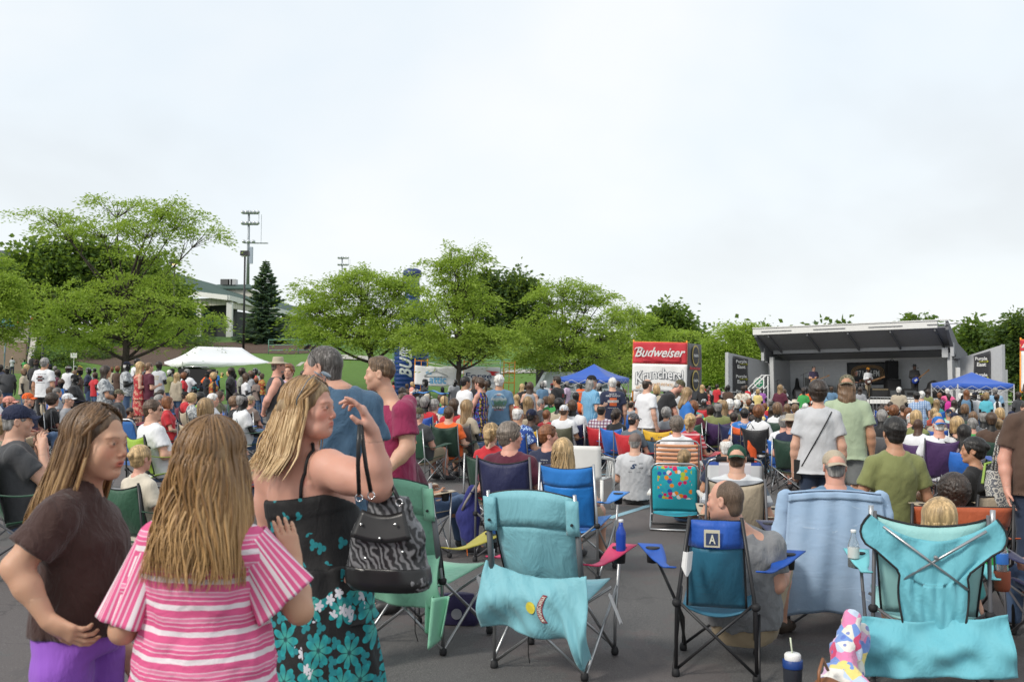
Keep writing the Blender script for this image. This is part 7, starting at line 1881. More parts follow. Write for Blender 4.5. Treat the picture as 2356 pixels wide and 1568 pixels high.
# people of the same rows, further back between the others
FR=random.Random(21);seen=set();TN=['white','black','grey','navy','red','ltblue','beige','green','olive','maroon','teal','charcoal','orange','pink','brown','softyellow'];HN=[('short','grey','man'),('bob','blond','woman'),('short','brown','man'),('wavy','dark','woman'),('curly','auburn','woman'),('bald','grey','man'),('bob','ltbrown','woman'),('short','black','man'),('long','dirty','woman'),('short','white','man')]
HD={'grey':'grey haired','blond':'blonde','brown':'brown haired','dark':'dark haired','auburn':'auburn haired','ltbrown':'light brown haired','black':'black haired','dirty':'dark blonde','white':'white haired'}
AREAS=[(20,620,900,935,'seated at left','at far left before the trees',26),(930,1480,893,925,'seated in the middle','before the banners',22),(1500,2330,918,950,'seated on the right','in front of the stage',26),(30,620,846,858,'standing at left','in the row by the lawn',14),(1190,2300,884,896,'standing','in the back row towards the stage',16)]
for x0,x1,y0,y1,w1_,w2_,n in AREAS:
    for i in range(n):
        px,py=x0+(x1-x0)*(i+FR.random())/n,FR.uniform(y0,y1);st_='standing' in w1_
        while True:
            tn,(h1,h2,g_)=FR.choice(TN),FR.choice(HN)
            if (tn,h1,h2,w1_) not in seen:seen.add((tn,h1,h2,w1_));break
        d,loc,H_=solve(px,py,550/FR.uniform(30,38) if st_ else 550/(916/max(12,py-866-.0245*(px-1178))),'stand' if st_ else 'sit')
        if d>44 or d<16 or (st_ and px>1150 and d>42):continue
        lab='%s%s %s in %s %s %s'%('balding ' if h1=='bald' else '',HD[h2],g_,{'ltblue':'light blue','softyellow':'pale yellow'}.get(tn,tn),w1_,w2_)
        hd=FR.uniform(20,80) if px<900 else FR.uniform(0,50)
        person(loc,hd,H_,lab,'people standing in the crowd' if st_ else 'people seated in the crowd',pose='stand' if st_ else 'sit',arms=FR.choice(['down','cross','hip','bent'] if st_ else ['rest','lap']),build=FR.choice(['man','stout'] if g_=='man' else ['woman','wide']),hair=h1,hcol=h2,skin=FR.choice(['fair','pink','tan','fair','pink','tan','fair','olive']),top=TOPS[tn],lod=0)
        if not st_:
            c=FR.choice(CHCOL);camp_chair(loc,hd,CN[c]+' chair of the '+lab.replace(w1_+' ',''),fab=c,s=H_,detail=0,frame=FR.choice(['black','grey','steel']),bh=FR.choice([.84,.88,.92]))
print('persons',NP[0],'meshes',len(bpy.data.meshes),'objects',len(bpy.data.objects))
class Fig:
    """a foreground figure: joints may be given by picture position and distance"""
    def __init__(s,px,d,heading,H_,build,pose='stand',arms='down',hyaw=0,hpitch=0,label='',cat='person'):
        x=P(px,860,d).x;s.g=V3((x,d,gz(x)));s.h=R(heading);s.H=H_
        s.Mi=(Matrix.Translation(s.g)@Matrix.Rotation(-s.h,4,'Z')@Matrix.Scale(H_,4)).inverted()
        s.J=joints(pose,arms,build,R(hyaw),R(hpitch));s.root=tag(empty('person',s.g,-s.h,H_),label,cat,'people in the foreground')
    def L(s,px,py,d):return s.Mi@P(px,py,d)
    def put(s,**k):
        for a,v in k.items():s.J[a]=s.L(*v)
        if 'nb' in k or 'a' in k:s.J['u']=(s.J['nb']-s.J['a']).normalized()
    def HM(s):return Matrix.Translation(s.J['hc'])@s.J['Rh'].to_4x4()
def fig_body(F,name,fem,skin,h=.011,hf=.0042,handf=.005,hands=None,extra=(),mouth=0.0,jaw=1.0,k=1.0,tint=None,hand=True,mature=True):
    """hands: {'L': dict(d=,n=,side=,curl=)} in local coordinates"""
    J=F.J;b=J['b'];f=b['arm'];g=b['leg'];o=[torso(J,0)];boxes=[]
    for s_,n in ((-1,'L'),(1,'R')):
        S=J['sh'+n];o.append(rc(J['nb']+V3((s_*.03,0,-.03)),S+V3((0,0,.004)),.045,.050*f,.04))
        hk=(hands or {}).get(n,{});o+=arm_prims(S,J['el'+n],J['wr'+n],f,2,False)
        W_=J['wr'+n];dd=V3(hk.get('d',W_-J['el'+n])).normalized();nn=hk.get('n',V3((-s_,.3,0)))
        o+=hand_prims(W_,dd,nn,hk.get('side',s_),hk.get('curl',.5),hk.get('sc',1.0),fine=True,curls=hk.get('curls'),thumb=hk.get('thumb',(.45,.5)))
        c=W_+dd*.08;boxes.append((tuple(c-V3((.115,)*3)),tuple(c+V3((.115,)*3)),handf))
        hp,kn,an,to=J['hip'+n],J['kn'+n],J['an'+n],J['to'+n]
        o+=[rc(hp,seg(hp,kn,.5),.085*g,.075*g,.03),rc(seg(hp,kn,.5),kn,.075*g,.054*g,.03),rc(kn,seg(kn,an,.35),.053*g,.056*g,.03),rc(seg(kn,an,.35),an,.056*g,.036,.03),rc(an,to,.036,.032,.02)]
    o+=head_prims(J['hc'],J['Rh'],J['nb']-J['u']*.03,b['neck'],fem,k,jaw,2,mouth)+list(extra)
    hb=(tuple(J['hc']-V3((.135,.14,.125))),tuple(J['hc']+V3((.135,.14,.14))),hf)
    def ov(a,c):return all(a[0][i]<c[1][i] and c[0][i]<a[1][i] for i in range(3))
    bx=[hb]
    for q in boxes:
        if not any(ov(q,r_) for r_ in bx):bx.append(q)
        else:
            for i,r_ in enumerate(bx):
                if ov(q,r_):bx[i]=(tuple(min(r_[0][j],q[0][j]) for j in range(3)),tuple(max(r_[1][j],q[1][j]) for j in range(3)),min(r_[2],q[2])+.0008);break
    me=sdf_mesh(name,o,h,bx);face_tint(me,J['hc'],J['Rh'],k,**(tint or {}))
    return link('body',me,skinmat(skin),F.root)
# ---- girl in brown
g1=Fig(195,2.95,100,.885,'woman',hyaw=4,hpitch=4,label='girl with long brown hair, brown tee and purple trousers, hand on hip')
g1.J['b']=dict(BUILD['woman'],arm=.98,prof=[(0,.155,.125),(.15,.150,.125),(.38,.140,.115,.012),(.6,.138,.112,.015),(.72,.140,.112,.02),(.81,.132,.10),(.88,.10,.08),(.95,.06,.058),(1,.05,.045)])
g1.J['hc']=g1.L(222,1016,2.93)
nbz=g1.L(200,1140,2.97);g1.J['nb']=V3((0,nbz.y,nbz.z));az_=g1.L(190,1455,2.97);g1.J['a']=V3((0,az_.y,az_.z-.02));g1.J['u']=(g1.J['nb']-g1.J['a']).normalized()
S_=g1.J['nb']-g1.J['u']*.10
for s_,n in ((-1,'L'),(1,'R')):g1.J['sh'+n]=S_+V3((s_*.135,-.02,0))
g1.put(elR=(36,1305,2.74),wrR=(112,1428,2.73));g1.J['shR']=g1.L(128,1195,2.80)
g1.J['elL']=g1.J['shL']+V3((-.04,-.05,-.27));g1.J['wrL']=g1.J['elL']+V3((.02,.15,-.18))
hd_=(g1.L(172,1462,2.73)-g1.J['wrR']).normalized()
fig_body(g1,'body',True,(.56,.33,.22),hands={'R':dict(d=hd_,n=V3((-1,.1,.35)),side=-1,curl=.55,sc=.95,thumb=(.6,.2))},mouth=.004,jaw=1.18,k=1.0,
         extra=[el(g1.J['hc']+g1.J['Rh']@V3((.038,.045,-.045)),(.030,.028,.032),.03),el(g1.J['hc']+g1.J['Rh']@V3((-.038,.045,-.045)),(.030,.028,.032),.03)],
         tint=dict(brow=(.30,.22,.16),lips=(1.0,.45,.45),blush=.22,mouth=.004))
p=shirt_prims(g1.J,'short',.07,off=.013,seed=5,amp=.0045)
link('tee_shirt',sdf_mesh('tee',p,.0085),cloth((.048,.020,.016),bmp=.5,wsc=16),g1.root)
link('trousers',sdf_mesh('trousers',lower_prims(g1.J,'pants',.010,8),.011),cloth((.26,.085,.50),bmp=.35,wsc=10),g1.root)
link('shoes',sdf_mesh('shoes',shoe_prims(g1.J),.016),plain((.4,.4,.42),.6),g1.root)
LK1=lockmat((.045,.024,.012),(.17,.092,.040),(.52,.33,.15))
b0=[el((0,-.016,.028),(.080,.101,.093),0),rc((0,-.06,-.02),(0,-.14,-.24),.07,.06,.04)]+[el((0,.118,-.030),(.080,.088,.118),.02,'scut'),folds(.003,60,4)]
link('hair',sdf_mesh('hair',b0,.006),hairmat((.075,.042,.022),(.20,.12,.06)),g1.root,mtx=g1.HM())
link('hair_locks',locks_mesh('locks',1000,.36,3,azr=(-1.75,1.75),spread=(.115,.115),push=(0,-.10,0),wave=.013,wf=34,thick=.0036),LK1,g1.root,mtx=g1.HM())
# ---- girl in pink stripes
g2=Fig(470,2.72,14,.865,'woman',hyaw=8,label='girl with long light brown hair and pink striped top, back to the camera')
g2.J['b']=dict(BUILD['wide'],arm=.95,neck=.048);g2.J['hc']=g2.L(492,1050,2.70)
nbz=g2.L(470,1185,2.72);g2.J['nb']=V3((nbz.x,nbz.y,nbz.z));az_=g2.L(468,1560,2.75);g2.J['a']=V3((az_.x,az_.y,az_.z));g2.J['u']=(g2.J['nb']-g2.J['a']).normalized()
for s_,n in ((-1,'L'),(1,'R')):g2.J['sh'+n]=g2.J['nb']-g2.J['u']*.09+V3((s_*.150,-.0,0))
g2.put(elL=(282,1450,2.74),wrL=(300,1330,2.95),elR=(690,1405,2.74),wrR=(676,1290,2.86))
hd_=(g2.L(655,1215,2.88)-g2.J['wrR']).normalized()
fig_body(g2,'body',True,(.54,.32,.21),hands={'R':dict(d=hd_,n=V3((-.5,.8,0)),side=1,curl=.25,sc=.9,thumb=(1.1,.2)),'L':dict(d=V3((.3,.5,.6)),n=V3((.8,-.5,0)),side=-1,curl=.4,sc=.9)},k=.95)
def stripes_mat():
    m,nt,b=newmat('pink_stripes');v=tcoord(nt);sep=nt.nodes.new('ShaderNodeSeparateXYZ');nt.links.new(v,sep.inputs[0])
    z=mth(nt,'ADD',sep.outputs[2],mth(nt,'MULTIPLY',noise(nt,v,4.5,3),.03));fr_=mth(nt,'FRACT',mth(nt,'MULTIPLY',z,12.5))
    W_,P1,P2=(.74,.66,.70),(.66,.10,.25),(.72,.20,.35)
    c=ramp(nt,fr_,[(0,W_),(.20,P1),(.36,(.74,.50,.60)),(.40,P1),(.52,(.74,.50,.60)),(.56,P2),(.68,(.74,.5,.6)),(.72,P1),(.95,P1)],True)
    nt.links.new(c,b.inputs['Base Color']);b.inputs['Roughness'].default_value=.85;bump(nt,b,noise(nt,tcoord(nt,scale=(.5,.5,1)),14,4,.6,.5),.5,.02);return m
STR=stripes_mat();pinks=[plain((.74,.66,.70),.85),plain((.66,.10,.25),.85),plain((.74,.48,.58),.85)]
sh=[torso(g2.J,.022,-.04,.97,1.04)]+[rc(g2.J['nb']+V3((s_*.03,0,-.03)),g2.J['sh'+n]+V3((0,0,.004)),.055,.060,.04) for s_,n in ((-1,'L'),(1,'R'))]+[rc(g2.J['sh'+n],seg(g2.J['sh'+n],g2.J['el'+n],.5),.062,.07,.04) for n in 'LR']+[folds(.006,24,7),folds(.003,60,2),el(g2.J['nb']+V3((0,-.03,.0)),(.075,.08,.05),.01,'scut')]
link('striped_top',sdf_mesh('top',sh,.0085),STR,g2.root)
for s_,n in ((-1,'L'),(1,'R')):
    S,E=g2.J['sh'+n]+V3((0,0,.02)),g2.J['el'+n];ax_=(E-S);Ln=ax_.length*(.86 if n=='L' else .74);ax_.normalize()
    q=ax_.cross(V3((0,1,0))).normalized();w_=ax_.cross(q);m=MB();NU,NV_=84,22
    def sl_(u,v):
        a=2*pi*u;r=.066+.022*v;rip=1+.20*v*sin(a*3+s_)+.06*v*sin(a*9)
        c=S+ax_*(Ln*v)+V3((0,0,-.035*v*(1-cos(a))/2))
        return c+(q*cos(a)+w_*sin(a))*r*rip
    m.sheet(sl_,NU,NV_,.005);pat=[0,0,1,1,2,1,1,2,1,1,0,1];me=m.mesh('sleeve',True)
    for _ in range(2):me.materials.append(None)
    me.polygons.foreach_set('material_index',[pat[(min(NU-1,i//2//NV_))%12] if i<2*NU*NV_ else 1 for i in range(len(me.polygons))])
    link('flared_sleeve',me,pinks,g2.root)
link('denim_shorts',sdf_mesh('shorts',lower_prims(g2.J,'shorts',.014,8),.011),cloth((.30,.40,.50),wsc=14),g2.root);link('shoes',sdf_mesh('shoes',shoe_prims(g2.J),.016),plain((.4,.4,.42),.6),g2.root)
LK2=lockmat((.062,.030,.012),(.235,.125,.046),(.54,.33,.14))
b0=[el((0,-.016,.028),(.082,.102,.094),0),rc((0,-.06,-.02),(-.02,-.085,-.22),.09,.13,.04,flat=((0,1,0),.5)),el((0,.108,-.045),(.080,.085,.098),.02,'scut'),folds(.004,50,4,zs=.2)]
link('hair',sdf_mesh('hair',b0,.006),hairmat((.13,.072,.032),(.32,.20,.09)),g2.root,mtx=g2.HM())
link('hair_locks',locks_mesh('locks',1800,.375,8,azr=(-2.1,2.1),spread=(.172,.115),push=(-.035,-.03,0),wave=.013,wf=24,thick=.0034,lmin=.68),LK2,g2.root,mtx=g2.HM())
# ---- woman with the zebra bag
w1=Fig(735,3.9,33,.965,'wide',hyaw=70,hpitch=0,label='blonde woman in black strapped dress with teal flowers, raising her forearm')
w1.J['b']=dict(BUILD['wide'],arm=1.38,neck=.058,prof=[(0,.215,.17),(.15,.215,.175,.01),(.38,.185,.16,.03),(.6,.178,.155,.03),(.72,.175,.16,.03),(.81,.165,.13),(.88,.125,.105),(.95,.08,.075),(1,.06,.055)])
w1.J['hc']=w1.L(712,938,3.88)
for key,v in (('nb',(690,1042,3.93)),('a',(742,1400,3.93))):w1.J[key]=w1.L(*v)
w1.J['u']=(w1.J['nb']-w1.J['a']).normalized();w1.J['a'].z=w1.J['nb'].z-.66
w1.put(shR=(756,1078,3.82),elR=(868,1118,3.66),wrR=(856,992,3.62));w1.J['shL']=w1.J['nb']+V3((-.155,.0,-.10));w1.J['elL']=w1.J['shL']+V3((-.05,.05,-.28));w1.J['wrL']=w1.J['elL']+V3((.05,.20,.02))
hd_=(w1.L(826,932,3.60)-w1.J['wrR']).normalized()
tat=w1.L(705,1095,3.78)
fig_body(w1,'body',True,(.60,.33,.25),h=.012,hands={'R':dict(d=(w1.L(840,955,3.60)-w1.J['wrR']).normalized(),n=(w1.L(800,972,3.60)-w1.J['wrR']),side=1,curls=[.35,.75,.95,1.1],sc=1.05,thumb=(.2,.1))},jaw=1.25,k=1.0,
         extra=[el(w1.J['hc']+w1.J['Rh']@V3((.03,.045,-.085)),(.035,.035,.028),.03),el(w1.J['hc']+w1.J['Rh']@V3((-.03,.045,-.085)),(.035,.035,.028),.03)],tint=dict(brow=(.5,.38,.28),lips=(.95,.5,.48),blush=.25))
bd=[o for o in w1.root.children if o.name.startswith('body')][0];me=bd.data
n_=len(me.vertices);V=np.empty(n_*3,dtype=np.float32);me.vertices.foreach_get('co',V);V=V.reshape(-1,3);C=np.empty(n_*4,dtype=np.float32);me.attributes['tint'].data.foreach_get('color',C);C=C.reshape(-1,4)
for (px_,py_),cc_ in (((706,1085),(.45,.5,.45)),((700,1108),(.85,.42,.38)),((716,1100),(.45,.5,.5)),((712,1070),(.5,.52,.5)),((722,1118),(.5,.5,.5))):
    q=np.array(w1.L(px_,py_,3.80));dd=np.linalg.norm((V-q)*[1,.35,1],axis=1);m_=np.clip(1.5-dd/.016,0,1)*(np.sin(V[:,0]*420)*np.sin(V[:,2]*380)>-.35)*.6;m_ *= (np.linalg.norm(V-q,axis=1)<.09)
    C[:,:3]=C[:,:3]*(1-m_[:,None])+np.array(cc_)*m_[:,None];C[m_>0,3]=1
me.attributes['tint'].data.foreach_set('color',C.ravel())
def dress_mat():
    m,nt,b=newmat('flowered_dress');v=tcoord(nt);sep=nt.nodes.new('ShaderNodeSeparateXYZ');nt.links.new(v,sep.inputs[0])
    u=mth(nt,'ADD',sep.outputs[0],mth(nt,'MULTIPLY',sep.outputs[1],.8));cbx=nt.nodes.new('ShaderNodeCombineXYZ');nt.links.new(u,cbx.inputs[0]);nt.links.new(sep.outputs[2],cbx.inputs[1])
    def flowers(sc,pet,off,size):
        ad=N(nt,'ShaderNodeVectorMath',operation='ADD');nt.links.new(cbx.outputs[0],ad.inputs[0]);ad.inputs[1].default_value=(off,off*.7,0)
        vo=N(nt,'ShaderNodeTexVoronoi',Scale=sc,voronoi_dimensions='2D',Randomness=.75);nt.links.new(ad.outputs[0],vo.inputs['Vector'])
        mu=N(nt,'ShaderNodeVectorMath',operation='SCALE');nt.links.new(ad.outputs[0],mu.inputs[0]);mu.inputs['Scale'].default_value=1.0
        df=N(nt,'ShaderNodeVectorMath',operation='SUBTRACT');nt.links.new(ad.outputs[0],df.inputs[0]);nt.links.new(vo.outputs['Position'],df.inputs[1])
        s2=nt.nodes.new('ShaderNodeSeparateXYZ');nt.links.new(df.outputs[0],s2.inputs[0]);ln=N(nt,'ShaderNodeVectorMath',operation='LENGTH');nt.links.new(df.outputs[0],ln.inputs[0])
        th=mth(nt,'ARCTAN2',s2.outputs[1],s2.outputs[0]);r=mth(nt,'MULTIPLY',ln.outputs['Value'],sc)
        pr=mth(nt,'MULTIPLY',mth(nt,'ADD',.42,mth(nt,'MULTIPLY',mth(nt,'ABSOLUTE',mth(nt,'COSINE',mth(nt,'MULTIPLY',th,pet/2))),.58)),size)
        return mth(nt,'LESS_THAN',r,pr),r,mth(nt,'ABSOLUTE',mth(nt,'COSINE',mth(nt,'MULTIPLY',th,pet/2)))
    z=sep.outputs[2];low=mth(nt,'LESS_THAN',mth(nt,'ADD',z,mth(nt,'MULTIPLY',noise(nt,v,9,2),.16)),.935);sparse=mth(nt,'GREATER_THAN',noise(nt,v,5.5,1),.58)
    f1,r1,c1=flowers(8.5,7,.13,.56);f2,r2,c2=flowers(17,5,.41,.40);f3,r3,c3=flowers(15,3,.77,.38)
    c=mixc(nt,mth(nt,'MULTIPLY',f3,mth(nt,'MAXIMUM',mth(nt,'MULTIPLY',low,1.0),mth(nt,'MULTIPLY',sparse,1.0))),(.006,.006,.007),(.01,.20,.23))
    teal=ramp(nt,r1,[(.05,(.01,.05,.06)),(.12,(.05,.35,.30)),(.35,(.008,.22,.24)),(.55,(.01,.33,.35))]);teal=mixc(nt,mth(nt,'LESS_THAN',c1,.28),teal,(.004,.09,.10))
    c=mixc(nt,mth(nt,'MULTIPLY',f1,low),c,teal);c=mixc(nt,mth(nt,'MULTIPLY',mth(nt,'MULTIPLY',f2,low),mth(nt,'GREATER_THAN',noise(nt,v,7,1),.60)),c,(.60,.60,.66))
    nt.links.new(c,b.inputs['Base Color']);b.inputs['Roughness'].default_value=.75;bump(nt,b,noise(nt,tcoord(nt,scale=(1,1,.5)),16,4,.6,.5),.4,.02);return m
DR=dress_mat();J=w1.J
bod=[torso(J,.014,-.03,.72,1.05),folds(.004,30,3),loft(J['a']+J['u']*.43,J['a']+J['u']*.50,(1,0,0),[(0,.198,.178,.03),(1,.196,.176,.03)],.01),plane(J['a']+J['u']*.475,J['u']*1.0+V3((0,.45,0)))]
link('dress_bodice',sdf_mesh('bodice',bod,.009),DR,w1.root)
sk=[loft(V3((J['a'].x,J['a'].y,.36)),J['a']+J['u']*.22,(1,0,0),[(0,.285,.26),(.35,.262,.235),(.75,.232,.20),(1,.205,.18)],.03),folds(.014,15,6,zs=.06)]
link('dress_skirt',sdf_mesh('skirt',sk,.011),DR,w1.root)
bm_=bvh=BVHTree.FromPolygons([tuple(v.co) for v in me.vertices],[tuple(p.vertices) for p in me.polygons])
def strap(pts,r,mat,name,par=w1):
    m=MB();q=[]
    for i in range(len(pts)-1):
        for k in range(6):
            p=V3(pts[i]).lerp(V3(pts[i+1]),k/6);hit=bm_.find_nearest(p);q.append(hit[0]+hit[1]*.004)
    m.tube(q,r,6);m.build(name,mat,par.root,True)
BLK=plain((.010,.010,.011),.7)
strap([w1.L(722,1022,3.85),w1.L(700,1060,3.80),w1.L(695,1100,3.80),w1.L(698,1150,3.82)],.007,BLK,'shoulder_strap')
link('shoes',sdf_mesh('shoes',shoe_prims(J),.016),BLK,w1.root)
LK3=lockmat((.10,.052,.022),(.38,.23,.10),(.78,.58,.33))
b0=[el((0,-.016,.030),(.083,.103,.096),0),rc((0,-.07,-.02),(0,-.12,-.20),.085,.075,.04,flat=((0,1,0),.8)),el((0,.120,-.035),(.082,.088,.118),.02,'scut'),folds(.006,50,4,zs=.3)]
link('hair',sdf_mesh('hair',b0,.006),hairmat((.20,.125,.06),(.50,.36,.19)),w1.root,mtx=w1.HM())
link('hair_locks',locks_mesh('locks',1300,.27,12,azr=(-1.65,1.65),spread=(.13,.16),push=(0,-.06,0),wave=.017,wf=36,thick=.0037,curl_end=.25,lmin=.5),LK3,w1.root,mtx=w1.HM())
def shades(F,lift=.022,ang=52,col=(.12,.16,.20),k=1.35):
    b=glasses_mb();b.v=[tuple((Matrix.Rotation(R(ang),3,'X')@(V3(p)*1.16))+V3((0,-.004,lift))) for p in b.v];b.build('sunglasses',plain(col,.15),F.root,True,mtx=F.HM())
shades(w1,.035,58)
# zebra handbag hanging from her forearm
bagc=P(893,1240,3.70);hb_=tag(empty('handbag',bagc,R(-12),.93),'zebra striped black handbag hanging from the blonde woman\'s arm','handbag')
def zebra_mat():
    m,nt,b=newmat('zebra');v=tcoord(nt,rot=(0,.5,.2));wv=N(nt,'ShaderNodeTexWave',Scale=13.0,Distortion=11.0,Detail=2.0);wv.inputs['Detail Scale'].default_value=1.2;nt.links.new(v,wv.inputs[0])
    nt.links.new(ramp(nt,wv.outputs[1],[(.42,(.016,.016,.018)),(.52,(.10,.10,.105)),(.9,(.17,.17,.18))]),b.inputs['Base Color']);b.inputs['Roughness'].default_value=.35;bump(nt,b,noise(nt,v,9,4),.5,.02);return m
zp=[loft((0,0,-.19),(0,0,.17),(1,0,0),[(0,.155,.075),(.1,.168,.085),(.35,.160,.080),(.7,.125,.055),(1,.085,.025)],.01,n=3),folds(.009,24,5),folds(.004,55,6)]
link('bag_body',sdf_mesh('bag',zp,.008),zebra_mat(),hb_)
link('leather_base',sdf_mesh('base',[loft((0,0,-.195),(0,0,-.10),(1,0,0),[(0,.150,.078),(.3,.172,.089),(1,.169,.088)],.01,n=3),folds(.005,24,5)],.008),plain((.012,.012,.013),.3),hb_)
one('sheet',dk(lambda u,v:((u-.5)*.25*(1-.3*v),-.062-.026*(1-v)-.004,.02+.105*v-.02*sin(u*3.14)),12,6,.006),'front_flap',plain((.015,.015,.016),.35),hb_,True)
for x,z in ((-.08,.07),(.06,.075),(-.06,-.06),(.09,-.03),(.0,.02)):one('lathe',dk([(.001,0),(.007,0),(.005,.004),(.001,.006)],(x,-.100+abs(x)*.1,z),10,RX9),'stud',plain((.75,.75,.75),.2,1),hb_,True)
bc=V3(bagc);bmi=Matrix.Rotation(R(12),3,'Z')
def bl(px,py,d):return bmi@(P(px,py,d)-bc)
for a,b_,c in ((bl(822,955,3.52),bl(818,1060,3.50),bl(821,1128,3.55)),(bl(826,955,3.55),bl(838,1060,3.52),bl(850,1122,3.56)),(bl(884,1085,3.72),bl(902,1105,3.66),bl(918,1140,3.60)),(bl(866,1020,3.74),bl(880,1080,3.74),bl(900,1130,3.66))):
    one('tube',dk([a,(V3(a)+V3(b_))/2+V3((0,-.004,0)),b_,c],.0085,7),'strap',plain((.012,.012,.013),.35),hb_,True)
for q in (bl(821,1137,3.55),bl(851,1131,3.56),bl(920,1148,3.60)):
    one('tube',dk([V3(q)+V3((cos(a)*.014,0,sin(a)*.014)) for a in [2*pi*i/14 for i in range(15)]],.003,6),'ring',plain((.75,.75,.75),.2,1),hb_,True)
# ---- tall man in blue tee
m1=Fig(778,5.6,-18,1.045,'man',hyaw=-58,hpitch=2,label='tall grey haired man in slate blue tee with sunglasses pushed up')
m1.J['hc']=m1.L(742,848,5.6)
fig_body(m1,'body',False,(.58,.33,.24),h=.014,hf=.006,handf=.008,tint=dict(brow=(.4,.35,.3),lips=(.95,.7,.66),stubble=.35),jaw=1.15,k=1.03)
link('tee_shirt',sdf_mesh('tee',shirt_prims(m1.J,'short',-.04,seed=11,amp=.006),.012),cloth((.055,.115,.19),bmp=.5,wsc=12),m1.root);link('jeans',sdf_mesh('jeans',lower_prims(m1.J,'pants'),.014),cloth((.03,.05,.10)),m1.root);link('shoes',sdf_mesh('shoes',shoe_prims(m1.J),.016),BLK,m1.root)
link('hair',sdf_mesh('hair',hair_prims('buzz'),.006),hairmat((.075,.065,.058),(.28,.26,.25),120),m1.root,mtx=m1.HM());shades(m1,.026,50,(.02,.02,.02))
# ---- young man in plum tee
m2=Fig(915,7.0,-80,.99,'man',hyaw=-6,hpitch=0,label='young man with cropped hair and plum v neck tee facing left')
m2.J['b']=dict(BUILD['man'],arm=1.25);m2.J['hc']=m2.L(874,860,7.0)
for key,v in (('nb',(905,928,7.0)),):q=m2.L(*v);m2.J['nb']=V3((0,q.y,q.z))
m2.J['u']=(m2.J['nb']-m2.J['a']).normalized();m2.J['shL']=m2.L(930,948,6.84);m2.put(elL=(938,1030,6.80),wrL=(888,1085,6.72));m2.J['shR']=m2.J['nb']+V3((.17,0,-.10));m2.J['elR']=m2.J['shR']+V3((.05,.0,-.29));m2.J['wrR']=m2.J['elR']+V3((-.06,.14,-.2))
fig_body(m2,'body',False,(.58,.35,.25),h=.014,hf=.006,handf=.008,tint=dict(brow=(.22,.16,.12),lips=(.95,.66,.62),stubble=.45),jaw=1.1,k=1.0)
link('tee_shirt',sdf_mesh('tee',shirt_prims(m2.J,'short',-.03,seed=12,amp=.005,vneck=True),.012),cloth((.25,.014,.07),bmp=.5,wsc=12),m2.root);link('jeans',sdf_mesh('jeans',lower_prims(m2.J,'pants'),.014),cloth((.04,.08,.15)),m2.root);link('shoes',sdf_mesh('shoes',shoe_prims(m2.J),.014),plain((.02,.02,.022),.5),m2.root)
link('hair',sdf_mesh('hair',[el((0,-.014,.030),(.0785,.098,.094),0),el((0,.018,.088),(.056,.066,.036),.03),el((0,.120,-.030),(.085,.088,.110),.01,'scut')]+[el((s*.085,.004,-.03),(.03,.026,.045),.01,'scut') for s in (-1,1)]+[folds(.003,90,5),plane((0,-.05,-.05),(0,.15,-1))],.006),hairmat((.10,.058,.030),(.26,.165,.09),120),m2.root,mtx=m2.HM())
# ---- bald man in the blue chair, head turned left
m3=Fig(1714,6.12,24,1.0,'stout',pose='sit',arms='rest',hyaw=-78,label='balding man with cropped hair and grey tee in the blue chair, looking left')
dz_=m3.L(1670,1098,5.9).z-1.305
for k_ in ('a','nb','hc','shL','shR','elL','elR','wrL','wrR','hipL','hipR'):m3.J[k_]=m3.J[k_]+V3((0,0,dz_))
m3.J['hc']=m3.L(1668,1150,5.85);m3.J['nb']=m3.J['nb']*.55+m3.L(1688,1215,5.85)*.45
m3.put(elR=(1788,1345,5.95),wrR=(1810,1312,6.15))
fig_body(m3,'body',False,(.60,.34,.25),h=.013,hf=.006,handf=.007,tint=dict(brow=(.6,.45,.35),lips=(.95,.65,.6),stubble=.3,blush=.25),jaw=1.1)
link('tee_shirt',sdf_mesh('tee',shirt_prims(m3.J,'short',.10,seed=14,amp=.008),.011),cloth((.20,.205,.215),bmp=.55,wsc=12),m3.root);link('khaki_shorts',sdf_mesh('shorts',lower_prims(m3.J,'shorts'),.014),cloth((.36,.28,.18)),m3.root);link('sandals',sdf_mesh('shoes',shoe_prims(m3.J),.014),plain((.05,.035,.025),.6),m3.root)
link('hair',sdf_mesh('hair',[el((0,-.016,.026),(.0785,.099,.091),0),el((0,-.05,-.04),(.058,.056,.058),.02),el((0,.105,.02),(.09,.10,.13),.02,'scut'),plane((0,-.05,-.085),(0,.1,-1))]+[el((s*.085,.004,-.03),(.03,.026,.045),.01,'scut') for s in (-1,1)],.006),hairmat((.13,.085,.055),(.2,.14,.1),200),m3.root,mtx=m3.HM())
# ------------------------------------------------------------------ foreground chairs
def xy(px,d):x=(px-PW/2)/FPX*d;return V3((x,d,gz(x)))
GF='folding chairs on the asphalt'
MINT,TEAL,TURQ=cloth((.22,.52,.36),var=.05,wsc=7,bmp=.4,rough=.6),cloth((.19,.46,.53),var=.06,wsc=7,bmp=.6,rough=.65),cloth((.13,.43,.51),var=.12,wsc=7,bmp=.6,rough=.7)
PALE=cloth((.30,.58,.57),var=.04,wsc=7,bmp=.3,rough=.6)
cA=camp_chair(V3((.27,5.86,gz(.27))),23,'empty teal folding chair with hot pink armrests in the foreground',TEAL,frame='steel',armc=(.60,.035,.12),w=.54,tw=.51,bh=1.0,sh=.42,lean=.13,sag=-.035,band=TEAL)
cB=camp_chair(V3((-.50,6.30,gz(-.50))),28,'empty mint green folding chair with yellow armrests behind the zebra bag',MINT,frame='steel',armc=(.72,.60,.10),w=.54,tw=.51,bh=1.0,sh=.42,lean=.13,sag=-.035,band=MINT)
